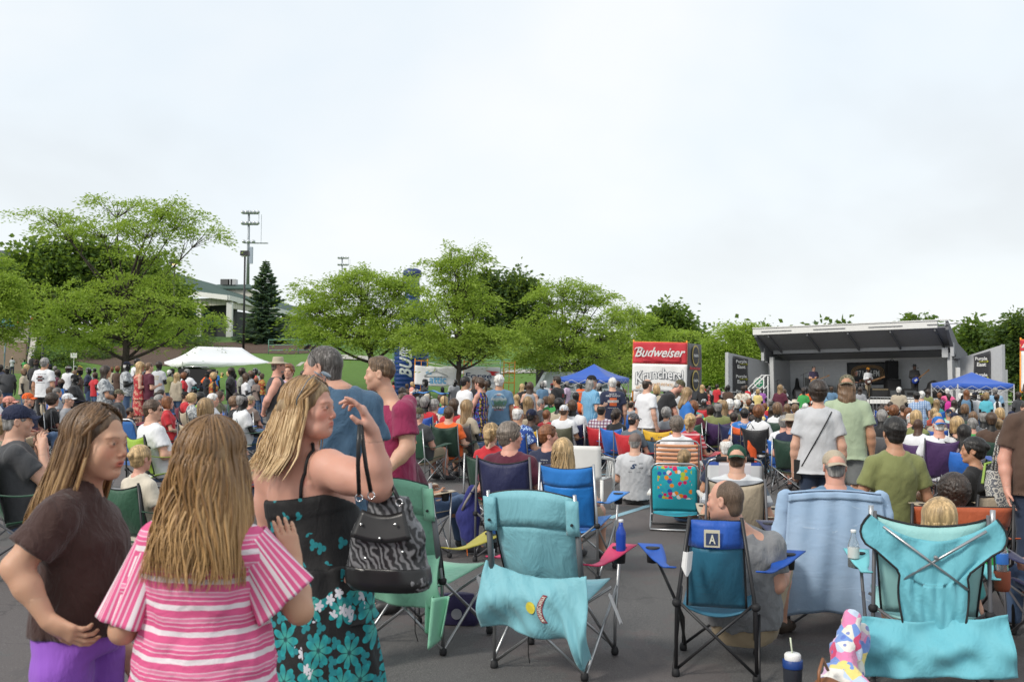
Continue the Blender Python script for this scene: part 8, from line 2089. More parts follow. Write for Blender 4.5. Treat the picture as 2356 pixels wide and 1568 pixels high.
def post_cover(ch,w=.51,bh=1.0,lean=.13,dep=.56):
    for s_ in (-1,1):
        one('tube',dk([(s_*(w/2+.012),-dep/2-lean*.35,.52),(s_*(w/2+.008),-dep/2-lean*.8,.82)],.017,8),'grey_sleeve',plain((.09,.10,.11),.6),ch,True)
        one('sheet',dk(lambda u,v:(s_*(w/2-.05+.075*u),-dep/2-lean*(.78+.22*v)-.016-.010*sin(u*pi),.80+.19*v),6,4,.006),'corner_pocket',TEAL if ch is cA else MINT,ch,True)
        one('lathe',dk([(.001,-.004),(.009,-.004),(.007,.004),(.001,.005)],(s_*(w/2-.012),-dep/2-lean*.9-.032,.86),10,RX9),'rivet',BLK,ch)
post_cover(cA);post_cover(cB)
def drape(ch,name,mat,fn,nu=30,nv=24,th=.006):m=MB();m.sheet(fn,nu,nv,th);return m.build(name,mat,ch,True)
def fA(u,v):
    s=u*2-1;x=s*(.30+.07*v)+.04*v;bot=.24+.02*sin(u*9)-.19*sst((u-.68)/.16)*(1-.35*sst((u-.93)/.07))
    top=.60-.02*s-.05*sin(u*pi);z=top+(bot-top)*v;y=-.34-.05*sin(v*pi)-.10*v*(1-v)+.018*sin(u*15+v*5)*v+.015*sin(v*8+u*6)*(.3+v)+.007*sin(u*31-v*11)+.02*sin(u*38)*sst((u-.66)/.1)*v*v;return (x-.10*sst((u-.8)/.2)*v*v,y,z)
drape(cA,'hanging_seat_cover',TEAL,fA,60,36)
def fA2(u,v):return (.17+.20*u+.05*v*(1-u),-.40+.05*sin(u*6.28+v*3)*v,.24-.03*u-(.10+.12*u)*v)
LP=V3(fA(.52,.46));ly=LP.y-.014
def lg(c):q=V3((c.x,0,c.z));u_=.52+(q.x)/.64;w_=fA(min(1,max(0,u_)),.46-q.z/.40);return V3((LP.x+q.x,w_[1]-.007+c.y*.5,LP.z+q.z))
m=MB();m.add([((cos(a)*.030-.028),0,sin(a)*.034) for a in [2*pi*i/20 for i in range(20)]],[tuple(range(20))]);me=m.mesh('logo');warp(me,lg);link('round_logo',me,plain((.70,.60,.06),.6),cA)
m=MB();m.sheet(lambda u,v:(.012+.030*u+.03*(v-.5)**2*4,-.004,(v-.5)*.15),3,10);me=m.mesh('logo');warp(me,lg);link('logo_ribbon',me,plain((.24,.03,.05),.6),cA)
me=fit_text('MARGARITAVILLE',.135,.020,bold=.02);warp(me,lambda c:V3((.027+.03*(c.x/.075)**2-c.z,-.010,c.x)));warp(me,lg);link('logo_lettering',me,plain((.75,.7,.6),.6),cA)
def fB(u,v):
    s=u*2-1;x=s*.28+.02*v;z=.60+(.30-.60)*v-.03*sin(u*pi);return (x,-.34-.04*sin(v*pi)+.012*sin(u*15+v*5)*v,z)
drape(cB,'hanging_seat_cover',MINT,fB)
drape(cB,'cover_tail',MINT,lambda u,v:(.20+.15*u*(1-.35*v),-.37+.045*sin(u*9),.36-.30*v*(1-.5*abs(u-.55))),20,12)
for ch in (cA,cB):
    one('tube',dk([(-.05 if ch is cA else .08,-.30,.40),(-.055 if ch is cA else .085,-.30,.12),(-.05 if ch is cA else .10,-.29,.06)],.003,5),'draw_cord',BLK,ch);one('sheet',dk(lambda u,v:(.30+.07*v,.05+.06*u,.40-.16*v+.01*sin(u*5)),4,4,.002),'care_tag',plain((.6,.6,.6),.7),ch)
# blue chair
BL1,BL2=cloth((.012,.12,.20),var=.22,wsc=6,bmp=.4,rough=.6),cloth((.010,.085,.42),var=.05,wsc=7,bmp=.4,rough=.6)
cC=camp_chair(xy(1652,5.85),14,'faded blue camp chair with black frame and round cup holes, holding the balding man',BL1,band=BL2,frame='black',w=.44,tw=.28,bh=.885,sh=.40,splay=.16,sag=.0,lean=.03,armc=(.010,.085,.42))
one('sheet',dk(lambda u,v:(-.06+.085*u,-.372,.745+.095*v),4,4,.003),'logo_patch',plain((.55,.52,.40),.7),cC);one('sheet',dk(lambda u,v:(-.05+.065*u,-.376,.757+.065*v),4,4,.003),'logo_square',plain((.03,.05,.12),.6),cC);me=fit_text('A',.035,.05,bold=.02);link('logo_letter',me,plain((.6,.6,.5),.6),cC,loc=(-.015,-.382,.79))
one('sheet',dk(lambda u,v:(-.17+.05*u-.01*v,-.40-.02*sin(u*4),.72-.14*v*(1-.7*abs(u-.6))),6,6,.003),'white_tag',plain((.75,.75,.75),.7),cC)
# chair with folded back flap
cE=camp_chair(V3((2.36,5.72,gz(2.36))),16,'large turquoise camp chair with folded back flap at the right',PALE,frame='grey',w=.60,tw=.57,bh=.95,sh=.42,sag=.05,lean=.03,armc=(.17,.55,.60))
def fE(u,v):
    s=u*2-1;w_=.315 if v<.22 else (.315-(v-.22)/.18*.155 if v<.40 else .16-.015*sin(v*9));z=.96-.76*v-.10*(1-s*s)*(1-v)*(1.3 if v<.4 else 1)
    if v<.25 and abs(s)>.8:w_+=.05*(abs(s)-.8)/.2*sin(v/.25*pi)
    return (s*w_,-.378-.02*sin(v*pi)+.010*sin(u*19+4*sin(v*5))-.004*sin(u*41+v*3),z)
drape(cE,'back_flap',TURQ,fE,44,40,.005)
for e_ in (0,1):one('tube',dk([V3(fE(e_,k/24))+V3((0,-.004,0)) for k in range(25)],.006,6),'piping',BLK,cE,True)
for a,b_ in ((((-.25),.90),(.17,.585)),((.26,.90),(-.15,.62))):one('tube',dk([(a[0],-.415,a[1]),(b_[0],-.40,b_[1])],.008,8),'cross_tube',STEEL(),cE,True)
one('lathe',dk([(.001,-.01),(.011,-.01),(.011,.004),(.001,.006)],(.01,-.42,.75),10,RX9),'pivot',STEEL(),cE)
for s_ in (-1,1):one('tube',dk([(s_*.305,-.32,.86),(s_*.305,-.325,1.0)],.014,8),'post_tip',STEEL(),cE,True)
def fE2(u,v):
    s=u*2-1;z=.44-.30*v+.03*s-.03*sin(u*3.14)*(1-v);return (s*(.36+.03*v),-.40-.10*sin(v*2.0)+.018*sin(u*13+v*7)+.014*sin(v*10)+.008*sin(u*29-v*9),z)
drape(cE,'loose_seat_cover',TURQ,fE2,36,20)
# denim jacket over a chair
cD=camp_chair(xy(1893,6.95),5,'camp chair hidden under the pale denim shirt','navy',frame='grey',w=.58,tw=.56,bh=.90,sh=.42,sag=.02)
def denim_mat():
    m,nt,b=newmat('pale_denim');v=tcoord(nt);a=noise(nt,v,5,4,.6);wv=noise(nt,tcoord(nt,scale=(1,1,.08)),220,2);cz=noise(nt,tcoord(nt,rot=(0,.6,0),scale=(1,1,3)),3.0,5,.6,1.5)
    c=mixc(nt,a,(.24,.36,.52),(.38,.50,.66));c=mixc(nt,mth(nt,'MULTIPLY',mth(nt,'GREATER_THAN',cz,.66),.45),c,(.55,.66,.78));nt.links.new(c,b.inputs['Base Color']);b.inputs['Roughness'].default_value=.9;bump(nt,b,mth(nt,'ADD',cz,mth(nt,'MULTIPLY',wv,.1)),.3,.02);return m
DN=denim_mat();jk=tag(empty('denim_shirt',cD.location,cD.rotation_euler.z),'pale blue denim shirt draped over a chair back in front of the mesh cap','shirt')
def fD(u,v):
    s=u*2-1;w_=.30+.07*v;y=-.345-.05*sin(v*2.6)-.02*cos(s*1.5)+.022*sin(u*11+v*2.5)*v+.008*sin(u*27+3*v);return (s*w_,y,.945-.80*v-.025*s*s+.02*sin(u*5)*v)
one('sheet',dk(fD,40,34,.008),'back_panel',DN,jk,True);one('sheet',dk(lambda u,v:(lambda p:(p[0],p[1]-.012,p[2]))(fD(u,.0+.055*v)),30,3,.01),'yoke',DN,jk,True)
one('sheet',dk(lambda u,v:((u*2-1)*.30,-.33+.13*v,.95-.02*v*v-.02*(u*2-1)**2),20,5,.01),'collar_fold',DN,jk,True)
for s_ in (-1,1):link('sleeve',sdf_mesh('sleeve',[rc((s_*.31,-.30,.90),(s_*.355,-.33,.62),.055,.062,.03,flat=((0,1,0),.5)),rc((s_*.355,-.33,.62),(s_*.345,-.36,.36),.060,.050,.03,flat=((0,1,0),.5)),folds(.009,34,9+s_)],.012),DN,jk)
for s_ in (-1,1):link('cuff',sdf_mesh('cuff',[clipped(rc((s_*.347,-.352,.42),(s_*.343,-.362,.34),.056,.060,.0,flat=((0,1,0),.55)),((0,0,.44),(0,0,1)),((0,0,.33),(0,0,-1)))],.009),DN,jk)
# mid chairs built after the photograph
camp_chair(xy(1330,8.55),20,'bright blue camp chair with black piping and silver frame, holding the wavy blonde',cloth((.010,.20,.62),var=.05,wsc=8,bmp=.35,rough=.55),frame='steel',band=cloth((.012,.16,.50),var=.05,wsc=8),w=.52,tw=.46,bh=.93,sag=.03)
def tropic():
    m,nt,b=newmat('tropical_print');v=tcoord(nt);vo=N(nt,'ShaderNodeTexVoronoi',Scale=19.0);nt.links.new(v,vo.inputs['Vector']);sp=nt.nodes.new('ShaderNodeSeparateColor');nt.links.new(vo.outputs['Color'],sp.inputs[0])
    c=ramp(nt,sp.outputs[0],[(0,(.62,.01,.12)),(.22,(.85,.28,.02)),(.42,(.02,.36,.50)),(.62,(.45,.58,.04)),(.78,(.78,.78,.76)),(.88,(.02,.12,.45))],True)
    s3=nt.nodes.new('ShaderNodeSeparateXYZ');nt.links.new(v,s3.inputs[0]);e_=mth(nt,'GREATER_THAN',mth(nt,'ABSOLUTE',s3.outputs[0]),.185);c=mixc(nt,mth(nt,'MAXIMUM',e_,mth(nt,'GREATER_THAN',vo.outputs[0],.5)),c,(.02,.42,.50));c=mixc(nt,mth(nt,'LESS_THAN',s3.outputs[2],.36),c,(.02,.38,.48))
    nt.links.new(c,b.inputs['Base Color']);b.inputs['Roughness'].default_value=.7;return m
lawn_chair(xy(1556,11.2),12,'beach chair with tropical flower and parrot print, turquoise edges',fabric=tropic(),bh=.74,sh=.18,lean=.16,w=.50)
lawn_chair(xy(1557,13.35),8,'lawn chair woven of peach orange straps, holding the curly haired woman',straps=(.75,.36,.20),bh=.86,sh=.34,lean=.12,w=.56)
def bstripe():
    m,nt,b=newmat('beach_stripes');v=tcoord(nt);s3=nt.nodes.new('ShaderNodeSeparateXYZ');nt.links.new(v,s3.inputs[0])
    c=ramp(nt,mth(nt,'FRACT',mth(nt,'MULTIPLY',s3.outputs[2],2.6)),[(0,(.70,.72,.74)),(.10,(.03,.08,.36)),(.24,(.25,.55,.72)),(.42,(.72,.74,.76)),(.50,(.03,.08,.36)),(.60,(.75,.18,.03)),(.70,(.72,.74,.76))],True)
    c=mixc(nt,mth(nt,'LESS_THAN',mth(nt,'ABSOLUTE',s3.outputs[0]),.16),c,(.72,.70,.74));nt.links.new(c,b.inputs['Base Color']);b.inputs['Roughness'].default_value=.7;return m
lawn_chair(xy(1682,10.45),6,'beach chair with blue and orange side stripes and black foam grip',fabric=bstripe(),bh=.86,sh=.26,lean=.14,w=.56,bar='black')
dc=camp_chair(xy(2232,8.4),-20,'tan director style chair holding the woman with pinned up hair','tan',frame='black',w=.52,tw=.50,bh=.78,sag=.0);link('lettering',fit_text('CTION',.20,.045),BLK,dc,loc=(.05,-.345,.70))
camp_chair(xy(2172,7.05),4,'rust orange folding chair in front of the turquoise one','rust',frame='black',w=.68,tw=.66,bh=.85,sag=.0,band='rust')
lawn_chair(xy(326,13.6),20,'aluminium lawn chair with blue panel behind the lime chair',fabric=cloth((.03,.14,.42)),bh=.95,sh=.36,w=.50)
# sunshade over a chair
ss_=tag(empty('chair_sunshade',xy(993,19)),'small blue sunshade on a chair in mid crowd','sunshade');zz=P(993,902,19).z-ss_.location.z
one('sheet',dk(lambda u,v:((u-.5)*.66,(v-.5)*.55,zz+.02-.05*abs(u-.5)*2+.02*sin(u*14)*abs(v-.5)*2),14,8,.008),'fabric',cloth((.015,.17,.50)),ss_,True)
for x in (-.28,.0,.28):one('tube',dk([(x,-.25,0),(x,-.25,zz)],.01,6),'pole',BLK,ss_)
# bottles and bags
def onchair(ch,x,y,z):return ch.matrix_basis@V3((x,y,z))
bottle(onchair(cB,.335,.20,.60),'clear water bottle with white cap in the yellow armrest',(.75,.82,.88),(.8,.8,.82),.22,.032,glass=True,band=(.03,.12,.40))
bottle(onchair(cA,.335,.18,.62),'blue aluminium beer bottle standing in the pink armrest',(.012,.06,.38),(.75,.75,.76),.20,.030)
bottle(onchair(cE,.375,.16,.58),'green bottle in the right armrest of the turquoise chair',(.03,.30,.06),(.03,.40,.08),.20,.034)
bottle(onchair(cE,-.375,.12,.58),'clear water bottle in the left armrest of the turquoise chair',(.75,.80,.82),(.8,.8,.8),.22,.033,glass=True,band=(.6,.62,.6))
bottle(xy(1490,15.5)+V3((.4,-.6,.62)),'clear bottle held near the red striped top',(.75,.8,.82),(.8,.8,.8),.2,.03,glass=True)
bottle(P(295,1042,9.6)-V3((0,0,.25)) if False else GR(295,1045),'water bottle with blue label standing on the asphalt at left',(.7,.75,.8),(.05,.12,.4),.24,.033,glass=True,band=(.05,.2,.5))
bottle(P(2306,1318,5.6),'clear water bottle hanging beside the turquoise chair',(.75,.8,.82),(.8,.8,.8),.21,.032,glass=True,band=(.03,.15,.5))
# holder for that bottle
ph=tag(empty('bottle_pouch',P(2306,1358,5.6)),'rust coloured mesh pouch under the hanging water bottle','pouch');one('lathe',dk([(.036,0),(.042,.02),(.044,.11),(.038,.11),(.036,.02)],n=16),'pouch',plain((.22,.05,.02),.8),ph,True);one('tube',dk([(-.04,0,.1),(-.03,.05,.35),(.0,.1,.42)],.006,5),'strap',BLK,ph)
tp=P(1824,1600,4.75);tg=V3((tp.x,tp.y,gz(tp.x)));tg=GR(1824,1608);tb_=tag(empty('insulated_tumbler',tg),'navy insulated tumbler with white lid and straw on the asphalt','tumbler');k=.0
one('lathe',dk([(.038,0),(.044,.01),(.050,.17),(.050,.175)],n=24),'cup_body',plain((.028,.032,.042),.3),tb_,True);one('lathe',dk([(.0515,.165),(.052,.17),(.052,.205),(.051,.206)],n=24),'blue_band',plain((.012,.05,.22),.35),tb_,True);one('lathe',dk([(.042,.205),(.043,.21),(.043,.232),(.036,.24),(.01,.242)],n=24),'lid',plain((.78,.78,.76),.4),tb_,True);one('tube',dk([(0,0,.22),(-.012,0,.32)],.0045,7),'straw',plain((.6,.66,.5),.4),tb_,True)
link('print',fit_text('LIONS',.03,.02),plain((.3,.4,.5),.5),tb_,loc=(.03,-.052,.06))
# fleece blanket heap
fb=GR(1935,1560);fl=tag(empty('fleece_blanket',fb),'colourful patchwork fleece blanket heaped beside the turquoise chair','blanket')
def fleece():
    m,nt,b=newmat('fleece');v=tcoord(nt);vo=N(nt,'ShaderNodeTexVoronoi',Scale=15.0,Randomness=.8);nt.links.new(v,vo.inputs['Vector']);sp=nt.nodes.new('ShaderNodeSeparateColor');nt.links.new(vo.outputs['Color'],sp.inputs[0])
    c=ramp(nt,sp.outputs[0],[(0,(.72,.22,.42)),(.18,(.72,.70,.66)),(.36,(.16,.28,.62)),(.5,(.75,.62,.20)),(.62,(.66,.42,.60)),(.76,(.62,.05,.15)),(.86,(.70,.68,.60)),(.94,(.5,.6,.75))],True)
    c=mixc(nt,mth(nt,'MULTIPLY',mth(nt,'LESS_THAN',vo.outputs[0],.22),.8),c,(.10,.16,.50));nt.links.new(c,b.inputs['Base Color']);b.inputs['Roughness'].default_value=.95;b.inputs['Sheen Weight'].default_value=.4;bump(nt,b,noise(nt,v,18,5,.7),.6,.02);return m
FL=fleece();Q=lambda px,py,d:P(px,py,d)-fb
pr=[rc(Q(1960,1420,5.2),Q(1945,1500,5.1),.045,.06,.05),rc(Q(1945,1500,5.1),Q(1935,1580,5.0),.06,.09,.05),rc(Q(1935,1560,5.0),Q(2000,1620,4.9),.07,.09,.05),rc(Q(1985,1450,5.3),Q(1960,1540,5.2),.035,.06,.04),rc(Q(1930,1600,5.0),Q(1960,1700,4.9),.1,.13,.06),folds(.014,26,3),folds(.007,60,8)]
link('blanket',sdf_mesh('blanket',pr,.011),FL,fl)
lbg=tag(empty('leather_bag',GR(1895,1600)),'brown leather bag strap at the bottom edge beside the fleece blanket','bag');o_=V3(lbg.location);link('bag_body',sdf_mesh('bag',[el(P(1905,1600,4.85)-o_,(.09,.05,.09),.01),folds(.006,30,2)],.01),plain((.20,.075,.025),.4),lbg);one('tube',dk([P(1885,1590,4.8)-o_,P(1884,1545,4.8)-o_,P(1893,1515,4.85)-o_,P(1905,1540,4.9)-o_],.008,7),'strap',plain((.25,.10,.04),.4),lbg,True)
# navy bag under the mint chair
nbp=GR(1045,1432);nbg=tag(empty('navy_bag',nbp),'dark navy bag with round silver emblem on the ground behind the teal chair','bag')
link('bag_body',sdf_mesh('bag',[loft((0,0,0),(0,0,.20),(1,0,0),[(0,.16,.08),(.2,.17,.09),(.7,.155,.07),(1,.13,.03)],.01,n=3.5),folds(.007,22,4)],.011),cloth((.018,.012,.06),bmp=.5),nbg);one('lathe',dk([(.001,0),(.035,0),(.035,.006),(.001,.006)],(.02,-.088,.08),20,RX9),'emblem',plain((.5,.5,.55),.3,.6),nbg)
kb=xy(1085,9.0);kbg=tag(empty('blue_carry_bag',kb),'blue drawstring chair bag hanging beside the navy chair','bag')
link('bag_body',sdf_mesh('bag',[rc((.02,0,.62),(-.02,0,.40),.05,.10,.05,flat=((0,1,0),.6)),rc((-.02,0,.40),(-.0,0,.22),.10,.085,.05,flat=((0,1,0),.6)),folds(.010,30,4)],.011),cloth((.02,.025,.16),bmp=.6),kbg);one('tube',dk([(.07,-.02,.70),(-.04,-.075,.52),(-.07,-.05,.45)],.012,6),'strap',plain((.22,.20,.19),.7),kbg,True);one('tube',dk([(-.02,-.02,.2),(-.025,-.02,.1),(-.02,-.02,.04)],.004,5),'orange_cord',plain((.7,.16,.02),.6),kbg)
rb=tag(empty('red_bag',GR(1400,1068)),'small red bag on the asphalt under the red chair','bag');link('bag_body',sdf_mesh('bag',[el((0,0,.10),(.24,.14,.11),.02),el((.1,0,.14),(.12,.1,.12),.04),folds(.016,22,4)],.016),cloth((.42,.015,.02),bmp=.6),rb);one('tube',dk([(-.14,-.05,.17),(-.04,-.09,.25),(.08,-.07,.22)],.008,5),'strap',plain((.2,.01,.012),.6),rb,True)
ob=camp=tag(empty('orange_pouch',xy(1726,17.4)),'bright orange pouch hanging beside the orange and navy chair','bag');link('pouch',sdf_mesh('pouch',[rc((0,0,.70),(.03,0,.5),.06,.07,.04,flat=((0,1,0),.5)),rc((.03,0,.5),(.09,0,.25),.07,.05,.04,flat=((0,1,0),.5)),folds(.012,22,4)],.02),cloth((.72,.10,.02),bmp=.5),ob);one('tube',dk([(-.06,0,.85),(0,0,.95),(.06,0,.85)],.008,5),'strap',BLK,ob)
# plastic chair arms
pc=tag(empty('white_plastic_chair',xy(1352,12.6),R(-20)),'white plastic armchair between the wavy blonde and the red chairs','chair',GF)
one('sheet',dk(lambda u,v:((u-.5)*.5,-.22-.05*v-.03*sin(u*3.14),.40+.42*v),8,8,.012),'backrest',M_WHT,pc,True);one('sheet',dk(lambda u,v:((u-.5)*.5,-.22+.46*v,.40-.015*sin(u*3.14)),8,8,.014),'seat',M_WHT,pc,True)
for s_ in (-1,1):
    one('tube',dk([(s_*.26,-.22,.68),(s_*.29,-.05,.66),(s_*.29,.2,.62),(s_*.28,.25,.5),(s_*.27,.24,0)],.022,8),'armrest',M_WHT,pc,True);one('tube',dk([(s_*.25,-.22,.4),(s_*.27,-.28,0)],.022,8),'leg',M_WHT,pc,True)
    for k in range(3):one('tube',dk([(s_*.285,-.05+.09*k,.65),(s_*.26,-.05+.09*k,.42)],.010,6),'arm_bar',M_WHT,pc)
# stroller and tote bag
stp=xy(2330,8.5);sl=tag(empty('stroller',stp,R(-10)),'black and green stroller at the right edge, carrying the grey tote','stroller')
for s_ in (-1,1):
    one('tube',dk([(s_*.24,-.25,1.0),(s_*.24,-.12,.75),(s_*.24,.35,.12)],.016,7),'side_tube',BLK,sl,True);one('tube',dk([(s_*.24,.1,.5),(s_*.24,-.3,.12)],.014,7),'leg',BLK,sl)
    for y in (-.3,.36):one('lathe',dk([(.05,-.02),(.12,-.02),(.125,0),(.12,.02),(.05,.02)],(s_*.27,y,.125),16,Matrix.Rotation(R(90),3,'Y')),'wheel',plain((.03,.03,.032),.7),sl)
one('tube',dk([(-.24,-.25,1.0),(-.2,-.30,1.07),(0,-.32,1.09),(.2,-.30,1.07),(.24,-.25,1.0)],.022,9),'handle',BLK,sl,True)
link('canopy',sdf_mesh('can',[clipped(el((0,.12,.78),(.26,.30,.26),.01),((0,.0,.78),(0,-.3,-1))),el((0,.12,.74),(.235,.27,.24),0,'cut')],.016),plain((.02,.022,.025),.8),sl);link('seat_sling',sdf_mesh('ss',[rc((0,.0,.72),(0,.1,.40),.16,.18,.05,flat=((0,1,0),.5)),rc((0,.1,.4),(0,.3,.36),.18,.15,.05,flat=((0,0,1),.5))],.016),plain((.02,.022,.025),.8),sl)
one('tube',dk([(-.25,.0,.84),(-.2,.1,1.0),(0,.14,1.05),(.2,.1,1.0),(.25,.0,.84)],.012,6),'green_trim',plain((.28,.42,.08),.6),sl)
def tote_mat():
    m,nt,b=newmat('medallion_print');v=tcoord(nt);vo=N(nt,'ShaderNodeTexVoronoi',Scale=22.0,Randomness=.5);nt.links.new(v,vo.inputs['Vector']);r=mth(nt,'FRACT',mth(nt,'MULTIPLY',vo.outputs[0],3.2));nt.links.new(ramp(nt,r,[(.3,(.13,.14,.16)),(.5,(.52,.51,.46)),(.9,(.60,.59,.54))],True),b.inputs['Base Color']);b.inputs['Roughness'].default_value=.8;return m
TM=tote_mat();tt=tag(empty('tote_bag',P(2308,1165,8.1),R(-5)),'grey and cream medallion print tote bag hanging from the stroller','tote bag')
link('bag_body',sdf_mesh('tote',[loft((0,0,0),(0,0,.29),(1,0,0),[(0,.10,.06),(.2,.125,.07),(1,.135,.05)],.01,n=4),el((0,0,.30),(.12,.04,.02),.01,'scut'),folds(.006,22,3)],.01),TM,tt)
for y in (-.04,.04):one('tube',dk([(-.075,y,.28),(-.03,y*.6,.55),(.0,0,.63),(.03,y*.6,.55),(.075,y,.28)],.010,6),'strap',TM,tt,True)
# ------------------------------------------------------------------ prints on shirts
def on_back(desc,items,w=.30,h=.30,zc=1.28,xo=0.0):
    """flat prints laid on the back of a shirt: items of (mesh, material)"""
    if desc not in PEOPLE:print('NO',desc);return
    r=PEOPLE[desc][0];sh_=[c for c in r.children if c.name.startswith(('shirt','dress_top'))][0].data
    bv=BVHTree.FromPolygons([tuple(v.co) for v in sh_.vertices],[tuple(p.vertices) for p in sh_.polygons])
    for me,mt in items:
        for v in me.vertices:
            q=V3((v.co.x+xo,-1.0,v.co.z+zc));hit=bv.ray_cast(q,V3((0,1,0)));lift=.0045+(-v.co.y)*.5
            v.co=V3((q.x,(hit[0].y if hit[0] else -.12)-lift,q.z))
        me.update();link('print',me,mt,r)
def gridm(w,h,z=0,x=0,n=10,y=0.0):m=MB();m.sheet(lambda u,v:((u-.5)*w+x,-y,(v-.5)*h+z),n,n);return m.mesh('print',True)
def txt(s_,w,h,z=0,x=0,y=.001,**k):me=fit_text(s_,w,h,**k);return warp(me,lambda c:V3((c.x+x,-y,c.z+z)))
OR=plain((.55,.11,.03),.7);WP=plain((.7,.7,.7),.7);GB=plain((.03,.03,.035),.7);DKB=plain((.02,.05,.12),.7)
D_='grey haired man with dark emblem on his white tee, seen from behind';on_back(D_,[(gridm(.13,.13,0,y=.000),plain((.12,.03,.03),.7)),(gridm(.21,.045,0,y=.002),GB),(txt('HARLEY',.17,.028,0,y=.004),WP),(txt('MOTORCYCLES',.26,.025,.11),GB),(txt('MILWAUKEE',.24,.022,-.10),GB)])
D_='white haired man in navy tee with orange shield print';on_back(D_,[(txt('HOUSE OF',.15,.028,.155),WP),(txt('HARLEY-DAVIDSON',.30,.032,.115),WP),(gridm(.15,.17,-.01,y=.0),OR),(gridm(.23,.05,0,y=.002),plain((.62,.60,.58),.7)),(txt('HARLEY-DAVIDSON',.21,.026,0,y=.004),GB),(txt('MILWAUKEE, WI',.22,.02,-.14),WP)])
def scene_mat():
    m,nt,b=newmat('picture_print');v=tcoord(nt);s3=nt.nodes.new('ShaderNodeSeparateXYZ');nt.links.new(v,s3.inputs[0]);z=mth(nt,'ADD',s3.outputs[2],mth(nt,'MULTIPLY',noise(nt,v,14,4),.10));nt.links.new(ramp(nt,mth(nt,'MULTIPLY',mth(nt,'SUBTRACT',z,1.15),2.9),[(0,(.05,.05,.05)),(.3,(.10,.16,.12)),(.5,(.08,.22,.14)),(.62,(.5,.56,.58)),(.8,(.10,.26,.40)),(1,(.6,.62,.6))]),b.inputs['Base Color']);return m
def disc(w,h,z=0,y=0.0):
    m=MB();V=[(0,-y,z)]+[(cos(2*pi*i/28)*w*q,-y,z+sin(2*pi*i/28)*h*q) for q in (.5,1) for i in range(28)]
    F=[(0,1+i,1+(i+1)%28) for i in range(28)]+[(1+i,29+i,29+(i+1)%28,1+(i+1)%28) for i in range(28)];m.add(V,F);return m.mesh('print')
D_='white haired man in blue tee with motorcycle picture on the back';on_back(D_,[(disc(.155,.155,.0,0),scene_mat()),(txt('HARLEY',.08,.03,.12,y=.003),OR),(txt('HOT ROD',.26,.04,-.12,y=.003,shear=.3,bold=.02),WP),(txt('BLUES',.18,.025,-.165,y=.003),OR)])
D_='man in taupe cap sitting low with dark logos on his grey tee';on_back(D_,[(txt('S',.09,.07,.02,bold=.05,shear=.4),DKB),(txt('KOHLER',.06,.018,.0,.10),GB),(txt('EATON',.05,.02,.06,.10),GB),(txt('HAWORTH',.07,.012,.09,-.02),GB),(txt('STEELCASE',.06,.012,-.06,-.05),GB),(txt('AMWAY',.06,.012,-.06,.07),GB)],zc=.53)
D_='man in maroon tee with small round back print and grey jeans';on_back(D_,[(disc(.06,.06),plain((.17,.08,.10),.7))])
D_='man in light grey tee with yellow back print right of maroon tee';on_back(D_,[(txt('BIKE WEEK',.2,.05,.04),plain((.55,.42,.1),.7)),(txt('DAYTONA',.16,.05,-.03),plain((.55,.42,.1),.7))],xo=.02)
D_='sleeveless denim vest with patches'
for dd_ in PEOPLE:
    if 'vest with patches' in dd_:on_back(dd_,[(disc(.05,.13),GB),(disc(.035,.04,.03,.003),OR),(disc(.035,.03,-.06,.003),WP)],xo=-.02);on_back(dd_,[(disc(.035,.03,.0),plain((.1,.02,.03),.7)),(disc(.04,.035,-.1),plain((.1,.18,.4),.7))],xo=.10)
D_='man in blue tee in the orange and navy chair';on_back(D_,[(txt('CAMP DISTRICT',.26,.035,.10),WP)],zc=.85)
D_='stout man in black tee with red print and sunglasses on head, looking left';on_back(D_,[(txt('ROCK',.14,.08,0,bold=.02),plain((.45,.04,.04),.7))],zc=1.3,xo=.03)
D_='man with ginger brush cut and navy top beside the wavy blonde';on_back(D_,[(txt('W',.07,.05,-.02,bold=.02),WP),(txt('MICHIGAN',.08,.012,.03),WP)],zc=.86)
for d_ in ('chair:man in navy cap in front of yellow and blue chair',):
    ch=PEOPLE.get(d_)
    if ch:link('lettering',fit_text('MICHIGAN',.34,.075,bold=.02),DKB,ch,loc=(0,-.37,.75))
yc=camp_chair(xy(1512,15.2),4,'yellow and blue camp chair with navy capital lettering in mid crowd',cloth((.06,.13,.20)),band='yellow',frame='steel',w=.52,tw=.48,bh=.92,detail=0);link('lettering',fit_text('MICHIGAN',.24,.07,bold=.02),DKB,yc,loc=(0,-.36,.78))
# crossbody strap of the woman standing in light grey
for dd_ in list(PEOPLE):
    if 'black cross strap' in dd_:
        r=PEOPLE[dd_][0];shd=[c for c in r.children if c.name.startswith('shirt')][0].data;bv=BVHTree.FromPolygons([tuple(v.co) for v in shd.vertices],[tuple(p.vertices) for p in shd.polygons])
        q=[]
        for k in range(24):
            t=k/23;hit=bv.ray_cast(V3((.13-.30*t,-1,1.46-.56*t)),V3((0,1,0)));q.append(V3((.13-.30*t,(hit[0].y if hit[0] else -.12)-.006,1.46-.56*t)))
        one('tube',dk(q,.006,6),'bag_strap',BLK,r,True);one('box',dk((-.21,-.02,.86),(.07,.16,.2)),'shoulder_bag',BLK,r)
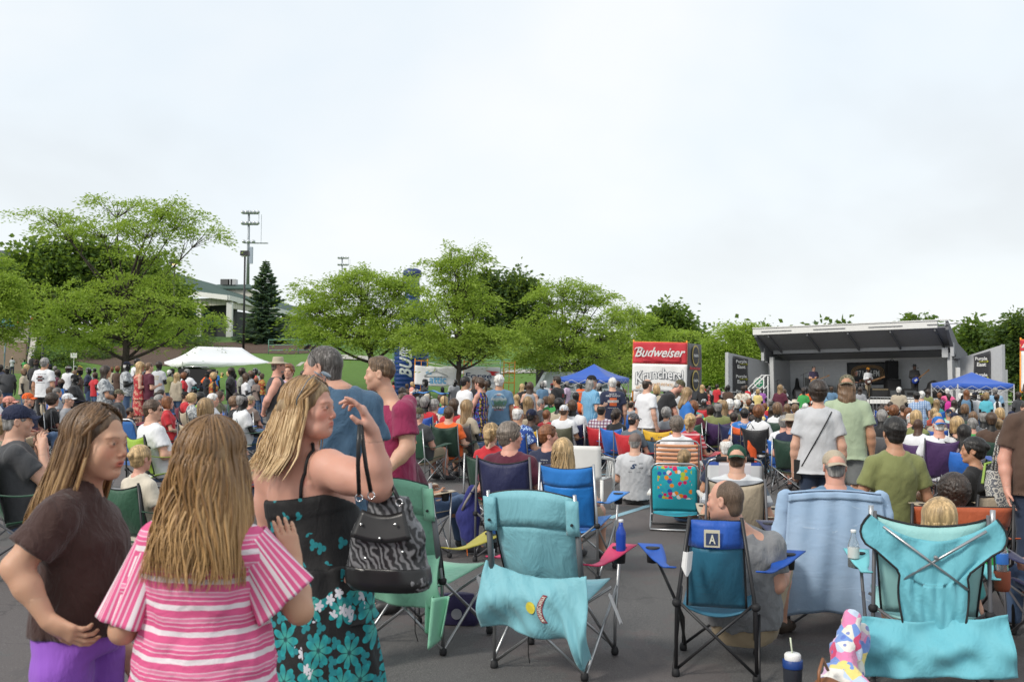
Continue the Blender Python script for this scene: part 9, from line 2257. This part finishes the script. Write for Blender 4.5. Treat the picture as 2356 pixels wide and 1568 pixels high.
# ------------------------------------------------------------------ musicians
def guitar(pos,rz,label,col,neck=(.30,.16,.07)):
    g=tag(empty('electric_guitar',pos,rz),label,'guitar');b=[el((-.10,0,0),(.17,.03,.16),.02),el((.06,0,.0),(.12,.03,.12),.05),el((.15,0,.10),(.05,.04,.05),.02,'scut'),el((.15,0,-.09),(.05,.04,.05),.02,'scut')]
    o=link('body',sdf_mesh('g',b,.012),plain(col,.25),g);one('box',dk((.42,-.01,.0),(.62,.03,.05)),'neck',plain(neck,.4),g);one('box',dk((.79,-.01,.01),(.14,.03,.08)),'headstock',plain(neck,.4),g);one('box',dk((-.05,-.035,0),(.16,.01,.10)),'pickguard',plain((.7,.7,.66),.4),g);return g
def player(px,ytop,u,y,hd,label,gl=None,gcol=None,pose='stand',tilt=.5,**kw):
    p=on_stage(u,y,0.0);d=p.y;top=P(px,ytop,d);p.x=top.x;H_=(top.z-p.z)/TOPZ[pose];H_=max(.9,min(1.12,H_));p.z=top.z-TOPZ[pose]*H_
    r=person(p,hd,H_,label,'musicians on the stage',pose=pose,lod=1,name='person',**kw)
    if gl:g=guitar(p+V3((0,-.24,1.0*H_)),0,gl,gcol);g.rotation_euler=(0,-tilt,0)
    return r
player(1872,842,.25,1.2,165,'guitarist in dark plaid shirt at the left of the stage','honey brown electric guitar of the left guitarist',(.42,.20,.05),arms='cross',build='stout',hair='short',hcol='salt',top=(.04,.03,.07),low='pants',lcol='jeans',tilt=.35)
player(1997,845,.55,1.0,165,'guitarist in yellow cap and white shirt at the stage centre','dark electric guitar of the white shirted guitarist',(.08,.03,.02),arms='cross',build='man',hair='short',hcol='black',skin='dark',cap=(.7,.3,.03),top=TOPS['white'],sleeve='long',low='pants',lcol='khaki',tilt=.3)
player(2104,838,.80,1.2,175,'bassist in black suit and black hat at the right of the stage','blue and white bass guitar of the bassist',(.02,.05,.30),arms='cross',build='stout',hair='short',hcol='black',skin='dark',hat=(.02,.02,.02),top=TOPS['black'],sleeve='long',low='pants',lcol='black',tilt=.65)
player(1970,853,.46,2.6,178,'drummer in dark shirt behind the drum kit',arms='lap',pose='stand',build='man',hair='bald',hcol='grey',skin='pink',top=TOPS['charcoal'],low='pants',lcol='black')
